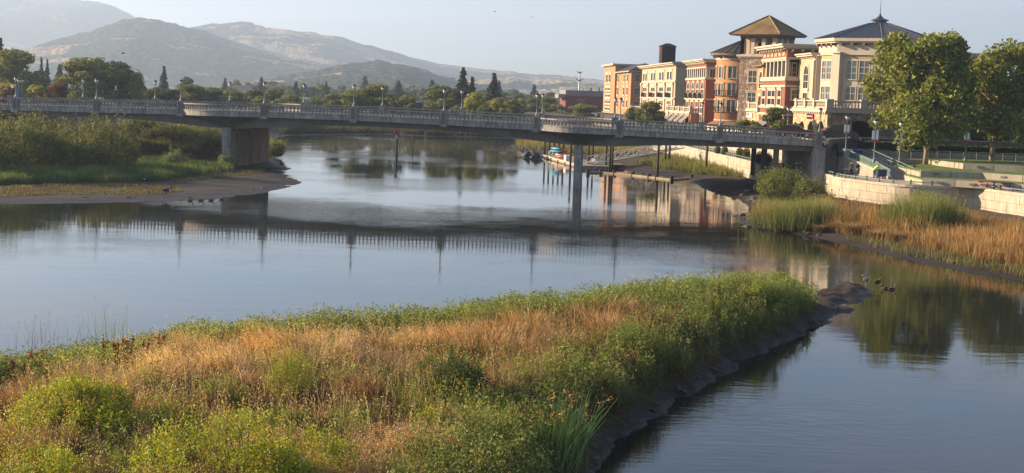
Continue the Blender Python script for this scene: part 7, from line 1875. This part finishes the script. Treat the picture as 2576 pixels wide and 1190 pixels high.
# ------------------------------------------------------------------ people
def person(name, label, loc, rotz, joints, links, mats, group=None):
    """one skinned body; joints: name -> (x, y, z, radius); mats: list of (test, material)"""
    bm = bmesh.new(); ks = list(joints); vs_ = [bm.verts.new(joints[k][:3]) for k in ks]
    for a, b in links: bm.edges.new((vs_[ks.index(a)], vs_[ks.index(b)]))
    me = bpy.data.meshes.new('body_cage'); bm.to_mesh(me); bm.free()
    o = bpy.data.objects.new('body_cage', me); COL.objects.link(o)
    o.modifiers.new('skin', 'SKIN'); sub_ = o.modifiers.new('sub', 'SUBSURF'); sub_.levels = 2; sub_.render_levels = 2
    for i, k in enumerate(ks):
        r = joints[k][3]; sv = me.skin_vertices[0].data[i]; sv.radius = (r, r) if not isinstance(r, tuple) else r; sv.use_root = (k == 'pelvis')
    bpy.context.view_layer.update()
    bme = bpy.data.meshes.new_from_object(o.evaluated_get(bpy.context.evaluated_depsgraph_get())); bpy.data.objects.remove(o); bpy.data.meshes.remove(me)
    bme.name = 'body'; bme.materials.clear(); order = []
    for _, m in mats:
        if m not in order: order.append(m); bme.materials.append(M[m])
    for pg in bme.polygons:
        c = pg.center; pg.use_smooth = True
        for test, m in mats:
            if test(c): pg.material_index = order.index(m); break
    t = thing(name, label, 'person', tuple(loc), rotz, group); obj('body', bme, t); return t
LINKS = [('pelvis', 'waist'), ('waist', 'chest'), ('chest', 'neck'), ('neck', 'head'), ('head', 'crown'), ('pelvis', 'hip_l'), ('hip_l', 'knee_l'), ('knee_l', 'ankle_l'), ('ankle_l', 'toe_l'), ('pelvis', 'hip_r'), ('hip_r', 'knee_r'), ('knee_r', 'ankle_r'), ('ankle_r', 'toe_r'),
         ('chest', 'sh_l'), ('sh_l', 'el_l'), ('el_l', 'wr_l'), ('wr_l', 'ha_l'), ('chest', 'sh_r'), ('sh_r', 'el_r'), ('el_r', 'wr_r'), ('wr_r', 'ha_r')]
def stand(**kw):                                       # faces +y
    j = dict(pelvis=(0, 0, .93, .135), waist=(0, 0, 1.1, .13), chest=(0, -.01, 1.34, .15), neck=(0, .01, 1.5, .06), head=(0, .02, 1.62, .095), crown=(0, .02, 1.72, .075),
             hip_l=(-.1, 0, .86, .1), knee_l=(-.11, .02, .48, .068), ankle_l=(-.11, -.02, .08, .045), toe_l=(-.12, .14, .03, .035), hip_r=(.1, 0, .86, .1), knee_r=(.11, .03, .48, .068), ankle_r=(.11, .0, .08, .045), toe_r=(.12, .16, .03, .035),
             sh_l=(-.19, -.01, 1.42, .065), el_l=(-.25, -.03, 1.14, .048), wr_l=(-.26, .05, .9, .034), ha_l=(-.26, .08, .81, .036), sh_r=(.19, -.01, 1.42, .065), el_r=(.25, -.03, 1.14, .048), wr_r=(.26, .05, .9, .034), ha_r=(.26, .08, .81, .036))
    j.update(kw); return j
def addhands(t, hands, mat='skin'):
    for (x, y, z, s) in hands:                         # five short fingers below the palm
        mb = MB()
        for k, L in enumerate((0.05, 0.075, 0.08, 0.075, 0.06)): mb.tube([(x + (k - 2) * 0.014, y, z), (x + (k - 2) * 0.015, y + 0.012, z - L * 0.6), (x + (k - 2) * 0.015, y + 0.028, z - L)], [0.009, 0.008, 0.006], 5)
        mb.build('fingers', M[mat], t)
p = P(2141, 447, PZ); th = 1.0
t = person('person', 'person in grey top, dark trousers and maroon cap walking away on the promenade', (p.x, p.y, PZ - 0.02), 0.25, stand(knee_l=(-.11, .12, .5, .068), ankle_l=(-.11, .10, .10, .045), toe_l=(-.12, .25, .06, .035), ankle_r=(.11, -.12, .08, .045), toe_r=(.12, .03, .03, .035)), LINKS,
           [(lambda c: c.z > 1.66, 'cap_maroon'), (lambda c: c.z > 1.48 and abs(c.x) < .12, 'skin'), (lambda c: c.z < 0.92 and abs(c.x) > .2, 'skin'), (lambda c: c.z > 0.93, 'grey_cloth'), (lambda c: True, 'black_cloth')])
obj('cap_brim', MB().lathe([(0.125, 1.665), (0.12, 1.685)], 12, (0, 0.05)).mesh('cap_brim', M['cap_maroon']), t); addhands(t, [(-.26, .08, .80, 1), (.26, .08, .80, 1)])
p = P(2157, 445, PZ)
t = person('person', 'shorter person in plum dress and dark jacket walking beside the grey-clad person', (p.x, p.y, PZ - 0.02), 0.2, stand(pelvis=(0, 0, .93, .15), ha_l=(-.2, .2, 1.0, .036), wr_l=(-.22, .15, 1.0, .034), el_l=(-.24, -.02, 1.12, .048)), LINKS,
           [(lambda c: c.z > 1.6 or (c.z > 1.45 and c.y < 0.0 and abs(c.x) < .12), 'hair_dark'), (lambda c: c.z > 1.48 and abs(c.x) < .12, 'skin'), (lambda c: c.z < 0.92 and abs(c.x) > .2, 'skin'), (lambda c: c.z > 1.05, 'black_cloth'), (lambda c: c.z > 0.4, 'plum_cloth'), (lambda c: True, 'skin')])
t.scale = (0.9,) * 3; obj('skirt', MB().lathe([(0.17, 1.05), (0.21, 0.8), (0.25, 0.42)], 12).mesh('skirt', M['plum_cloth'], True), t); addhands(t, [(.26, .08, .80, 1), (-.2, .2, .98, 1)])
p = P(2199, 449, PZ)
t = person('person', 'worker in yellow safety vest bending over a blue cart', (p.x, p.y, PZ - 0.02), -1.2, stand(waist=(0, .05, 1.08, .13), chest=(0, .22, 1.26, .15), neck=(0, .36, 1.36, .06), head=(0, .45, 1.42, .095), crown=(0, .51, 1.49, .075), sh_l=(-.19, .27, 1.30, .065), el_l=(-.22, .40, 1.06, .048), wr_l=(-.18, .58, .95, .034), ha_l=(-.17, .65, .93, .036), sh_r=(.19, .27, 1.30, .065), el_r=(.22, .40, 1.06, .048), wr_r=(.18, .58, .95, .034), ha_r=(.17, .65, .93, .036)), LINKS,
           [(lambda c: c.y > .40 and c.z > 1.42, 'hair_dark'), (lambda c: c.y > .33 and c.z > 1.3 and abs(c.x) < .12, 'skin'), (lambda c: c.y > .5, 'skin'), (lambda c: c.z > 0.95, 'lime_cloth'), (lambda c: True, 'black_cloth')]); addhands(t, [(-.17, .66, .93, 1), (.17, .66, .93, 1)])
p = P(2216, 450, PZ); t = thing('cleaning_cart', 'dark blue wheeled cart in front of the worker', 'cart', (p.x, p.y, PZ - 0.02), 0.2)
ubox('bin', t, M['blue_dark'], -0.45, 0.5, -0.3, 0.3, 0.25, 0.95); ubox('rim', t, M['blue_dark'], -0.52, 0.57, -0.36, 0.36, 0.95, 1.02); obj('handle', MB().tube([(-0.5, -0.25, 0.9), (-0.75, -0.25, 1.1), (-0.75, 0.25, 1.1), (-0.5, 0.25, 0.9)], 0.025, 5).mesh('handle', M['rail_metal']), t)
for s in (-0.3, 0.35):
    for q in (-0.28, 0.28): obj('wheel', MB().tube([(s, q - 0.03, 0.12), (s, q + 0.03, 0.12)], 0.12, 10).mesh('wheel', M['iron']), t)
# ------------------------------------------------------------------ park furniture, bins, vehicles
p = P(2156, 398, 4.6); t = thing('dumpster', 'blue waste bin at the back of the plaza', 'bin', (p.x, p.y, 4.58)); ubox('body', t, M['blue_dark'], -0.5, 0.5, -0.4, 0.4, 0.1, 0.95); ubox('lid', t, M['blue_paint'], -0.55, 0.55, -0.45, 0.45, 0.95, 1.03)
for s in (-0.4, 0.4): ubox('wheel', t, M['iron'], s - 0.06, s + 0.06, -0.35, -0.2, 0, 0.12)
p = P(2098, 444, PZ); t = thing('ramp_hatch', 'dark railed hatch with sloping cover on the promenade corner', 'hatch', (p.x, p.y, PZ - 0.02), -0.3)
for x in (0, 0.8, 1.6, 2.4): ubox('post', t, M['iron'], x - 0.05, x + 0.05, -0.05, 0.05, 0, 0.75)
obj('rail', MB().tube([(0, 0, 0.75), (2.4, 0, 0.75)], 0.05, 5).mesh('rail', M['iron']), t); obj('mid_rail', MB().tube([(0, 0, 0.4), (2.4, 0, 0.4)], 0.04, 5).mesh('mid_rail', M['iron']), t)
obj('cover', MB().add([(0.9, 0.2, 0.85), (1.4, 0.2, 0.85), (2.3, 0.2, 0.5), (2.3, 1.2, 0.5), (1.4, 1.2, 0.85), (0.9, 1.2, 0.85), (0.9, 0.2, 0.7), (2.3, 0.2, 0.36), (2.3, 1.2, 0.36), (0.9, 1.2, 0.7)], [(0, 1, 4, 5), (1, 2, 3, 4), (0, 6, 7, 2, 1), (5, 4, 3, 8, 9), (2, 7, 8, 3)]).mesh('cover', M['metal_band']), t)
def picnic(x, y, label, top, rot):
    p = P(x, y, PZ); t = thing('picnic_table', label, 'table', (p.x, p.y, PZ - 0.02), rot, 'tables below the terraces')
    for k in range(4): ubox('top_board', t, M[top], -1.0, 1.0, -0.4 + k * 0.2, -0.22 + k * 0.2, 0.70, 0.75)
    for s in (-0.75, 0.75): ubox('bench', t, M[top], -1.0, 1.0, s - 0.14, s + 0.14, 0.42, 0.47)
    for s in (-0.75, 0.75): ubox('leg', t, M['iron'], s - 0.04, s + 0.04, -0.7, 0.7, 0.36, 0.41); ubox('leg', t, M['iron'], s - 0.05, s + 0.05, -0.06, 0.06, 0, 0.7)
picnic(2480, 474, 'red-topped table below the lowest terrace, left', 'red_plastic', 0.1); picnic(2520, 478, 'dark table with red edge below the lowest terrace, right', 'blue_dark', -0.1)
t = thing('bench', 'long dark bench under the lowest terrace wall', 'bench', tuple(P(2330, 463, PZ)), -0.05)
for k in range(3): ubox('slat', t, M['iron'], 0, 4.2, 0.0 + k * 0.16, 0.13 + k * 0.16, 0.42, 0.47)
for x in (0.3, 2.1, 3.9): ubox('leg', t, M['iron'], x - 0.06, x + 0.06, 0.05, 0.4, 0, 0.42)
def car(loc, rot, label, paint, pickup=False):
    t = thing('parked_car', label, 'car', tuple(loc), rot, 'cars on the street')
    L, w = 4.6, 1.8; prof = [(-2.3, 0.35), (2.3, 0.35), (2.3, 0.75), (2.1, 0.92), (1.1, 1.0), (0.45, 1.5), (-1.0, 1.55), (-1.9, 1.1), (-2.3, 1.0)] if not pickup else [(-2.5, 0.4), (2.5, 0.4), (2.5, 0.9), (2.3, 1.08), (1.2, 1.15), (0.7, 1.8), (-0.7, 1.82), (-0.8, 1.15), (-2.5, 1.12)]
    rows = [[(x, y, z) for x, z in prof] for y in (-w / 2, w / 2)]; n = len(prof); mb = MB(); mb.add(rows[0] + rows[1], [tuple(range(n)), tuple(range(2 * n - 1, n - 1, -1))] + [(i, n + i, n + (i + 1) % n, (i + 1) % n) for i in range(n)]); mb.build('body', M[paint], t)
    for s in (-1, 1): ubox('side_window', t, M['glass'], -1.5 if not pickup else -0.6, 0.5, s * (w / 2) - 0.01 * s - 0.02, s * (w / 2) - 0.01 * s + 0.02, 1.05 if not pickup else 1.25, 1.42 if not pickup else 1.7)
    for x in (-1.45, 1.45):
        for s in (-0.88, 0.88):
            wl_ = obj('wheel', MB().tube([(x, s - 0.1, 0.33), (x, s + 0.1, 0.33)], 0.33, 14).mesh('wheel', M['iron']), t); obj('rim', MB().tube([(x, s - 0.105, 0.33), (x, s + 0.105, 0.33)], 0.18, 10).mesh('rim', M['white_metal']), wl_)
    for s in (-0.65, 0.65): ubox('headlight', t, M['white_plastic'], 2.28 if not pickup else 2.48, 2.32 if not pickup else 2.52, s - 0.18, s + 0.18, 0.68, 0.82); ubox('tail_light', t, M['red_plastic'], -2.32 if not pickup else -2.52, -2.28 if not pickup else -2.48, s - 0.15, s + 0.15, 0.8, 0.95)
zc = railz(PIL_S[-1]) - 1.0
car(BP(s_of(2028) + 3.2, -12, zc + 0.02), -AL, 'dark pickup on the bridge end before the podium arches', 'car_dark', True)
car(BP(s_of(1985), -16, zc + 0.08), -AL, 'red car low behind the bridge rail', 'car_red')
car(Vector((40.0, 180.0, STREET + 0.02)), 0.1, 'red car behind the approach parapet at the pavilion arch', 'car_red')
# ------------------------------------------------------------------ birds
def duck(px, py, label, rot, z=0.0, hf=None, mat='duck_brown', s=1.0):
    p = P(px, py, z) if hf is None else ground_at(px, py, hf, 0.3); t = thing('duck', label, 'duck', (p.x, p.y, p.z if hf is not None else -0.05), rot, 'ducks')
    t.scale = (s,) * 3; rows = []
    for f in np.linspace(0, 1, 9):
        r = 0.115 * math.sin(math.pi * (0.04 + 0.92 * f)) ** 0.7; rows.append([(0.25 * (2 * f - 1), r * math.cos(a), 0.10 + 0.10 * max(0, 0.35 - f) + r * 0.85 * math.sin(a)) for a in np.linspace(0, 2 * math.pi, 9)[:-1]])
    b = loft(rows, True); b.tube([(0.17, 0, 0.15), (0.22, 0, 0.27), (0.25, 0, 0.30)], [0.05, 0.04, 0.05], 7); b.lathe([(0.02, 0.25), (0.055, 0.28), (0.055, 0.33), (0.02, 0.365)], 8, (0.25, 0))
    b.build('body', M[mat], t, True); obj('bill', MB().tube([(0.29, 0, 0.305), (0.36, 0, 0.295)], [0.022, 0.012], 6).mesh('bill', M['yellow_plastic']), t)
    for s_ in (-1, 1): obj('wing', MB().add([(0.12, s_ * 0.112, 0.16), (-0.05, s_ * 0.125, 0.17), (-0.24, s_ * 0.04, 0.16), (-0.05, s_ * 0.12, 0.08)], [(0, 1, 2, 3)]).mesh('wing', M['bird_dark']), t)
    if hf is not None: t.location.z += 0.10; obj('leg', MB().tube([(0, 0.05, 0.03), (0.01, 0.05, -0.12)], 0.012, 5).mesh('leg', M['orange_plastic']), t); obj('leg', MB().tube([(0, -0.05, 0.03), (-0.02, -0.05, -0.12)], 0.012, 5).mesh('leg', M['orange_plastic']), t)
for x, y, lb, r in [(2178, 704, 'duck lifting its wings off the tip of the island', 2.0), (2207, 710, 'brown duck swimming right of the island tip', 0.4), (2228, 727, 'low duck swimming nearest the island tip', 3.0), (2243, 729, 'rightmost duck swimming off the island tip', 0.3), (557, 502, 'rightmost duck in the row at the left mud edge', 0.1)]: duck(x, y, lb, r)
for x, y, lb in [(478, 504, 'leftmost brown duck standing at the left mud edge'), (505, 503.5, 'second brown duck at the left mud edge'), (530, 503, 'third brown duck at the left mud edge')]: duck(x, y + 1, lb, 0.2, 0, None, 'duck_brown', 1.0)
def goose(px, py, label, rot, mat):
    p = ground_at(px, py, left_h, 0.4); t = thing('goose', label, 'bird', (p.x, p.y, p.z + 0.02), rot, 'birds on the left mud'); rows = []
    for f in np.linspace(0, 1, 9): r = 0.19 * math.sin(math.pi * (0.04 + 0.92 * f)) ** 0.7; rows.append([(0.42 * (2 * f - 1), r * math.cos(a), 0.42 + r * 0.85 * math.sin(a)) for a in np.linspace(0, 2 * math.pi, 9)[:-1]])
    b = loft(rows, True); b.tube([(0.33, 0, 0.48), (0.45, 0, 0.70), (0.50, 0, 0.84), (0.60, 0, 0.86)], [0.09, 0.055, 0.06, 0.03], 7); b.build('body', M[mat], t, True)
    obj('breast', MB().lathe([(0.05, 0.30), (0.15, 0.42), (0.05, 0.54)], 8, (0.33, 0)).mesh('breast', M['bird_white'], True), t)
    for s_ in (-0.08, 0.08): obj('leg', MB().tube([(0, s_, 0.3), (0.02, s_, -0.05)], 0.018, 5).mesh('leg', M['bird_dark']), t)
goose(372, 462, 'black and white goose walking on the left mud flat', 2.9, 'bird_dark'); goose(418, 490, 'dark bird crouching on the mud near the water', 0.2, 'bird_dark')
def flier(px, py, Y, span, label, rot):
    p = D(px, py, Y); t = thing('flying_bird', label, 'bird', tuple(p), rot, 'birds in the air'); rows = []
    for f in np.linspace(0, 1, 7): r = 0.09 * span * math.sin(math.pi * (0.05 + 0.9 * f)) ** 0.8; rows.append([(0.32 * span * (2 * f - 1), r * math.cos(a), r * math.sin(a)) for a in np.linspace(0, 2 * math.pi, 9)[:-1]])
    loft(rows, True).build('body', M['bird_dark'], t, True)
    for s_ in (-1, 1): obj('wing', MB().add([(0.14 * span, 0, 0.03), (0.10 * span, s_ * 0.28 * span, 0.16 * span), (-0.02 * span, s_ * 0.55 * span, 0.06 * span), (-0.10 * span, s_ * 0.25 * span, 0.10 * span), (-0.14 * span, 0, 0.02)], [(0, 1, 2, 3, 4)]).mesh('wing', M['bird_dark']), t)
    obj('tail', MB().add([(-0.28 * span, 0, 0), (-0.45 * span, -0.08 * span, 0.01), (-0.45 * span, 0.08 * span, 0.01)], [(0, 1, 2)]).mesh('tail', M['bird_dark']), t)
flier(310, 134, 90, 0.38, 'dark bird gliding before the left hills', 0.3); flier(1245, 29, 80, 0.20, 'left one of two specks of birds high in the sky', 0.5); flier(1337, 44, 80, 0.16, 'right one of two specks of birds high in the sky', 1.0); flier(519, 46, 110, 0.16, 'tiny bird above the left ridge', 0.2)
p = P(1152, 350, 0); t = thing('driftwood', 'branching driftwood sticking out of the water under the bridge', 'driftwood', (p.x, p.y, -0.3))
obj('branch', MB().tube([(0, 0, 0), (-0.6, 0, 1.2), (-1.4, 0, 2.4), (-2.4, 0, 3.0)], [0.18, 0.14, 0.1, 0.05], 6).mesh('branch', M['twig'], True), t); obj('branch', MB().tube([(0, 0, 0), (1.0, 0, 0.9), (2.2, 0, 0.7)], [0.16, 0.1, 0.04], 6).mesh('branch', M['twig'], True), t); obj('branch', MB().tube([(-0.6, 0, 1.2), (0.1, 0, 2.0)], [0.08, 0.03], 6).mesh('branch', M['twig'], True), t)
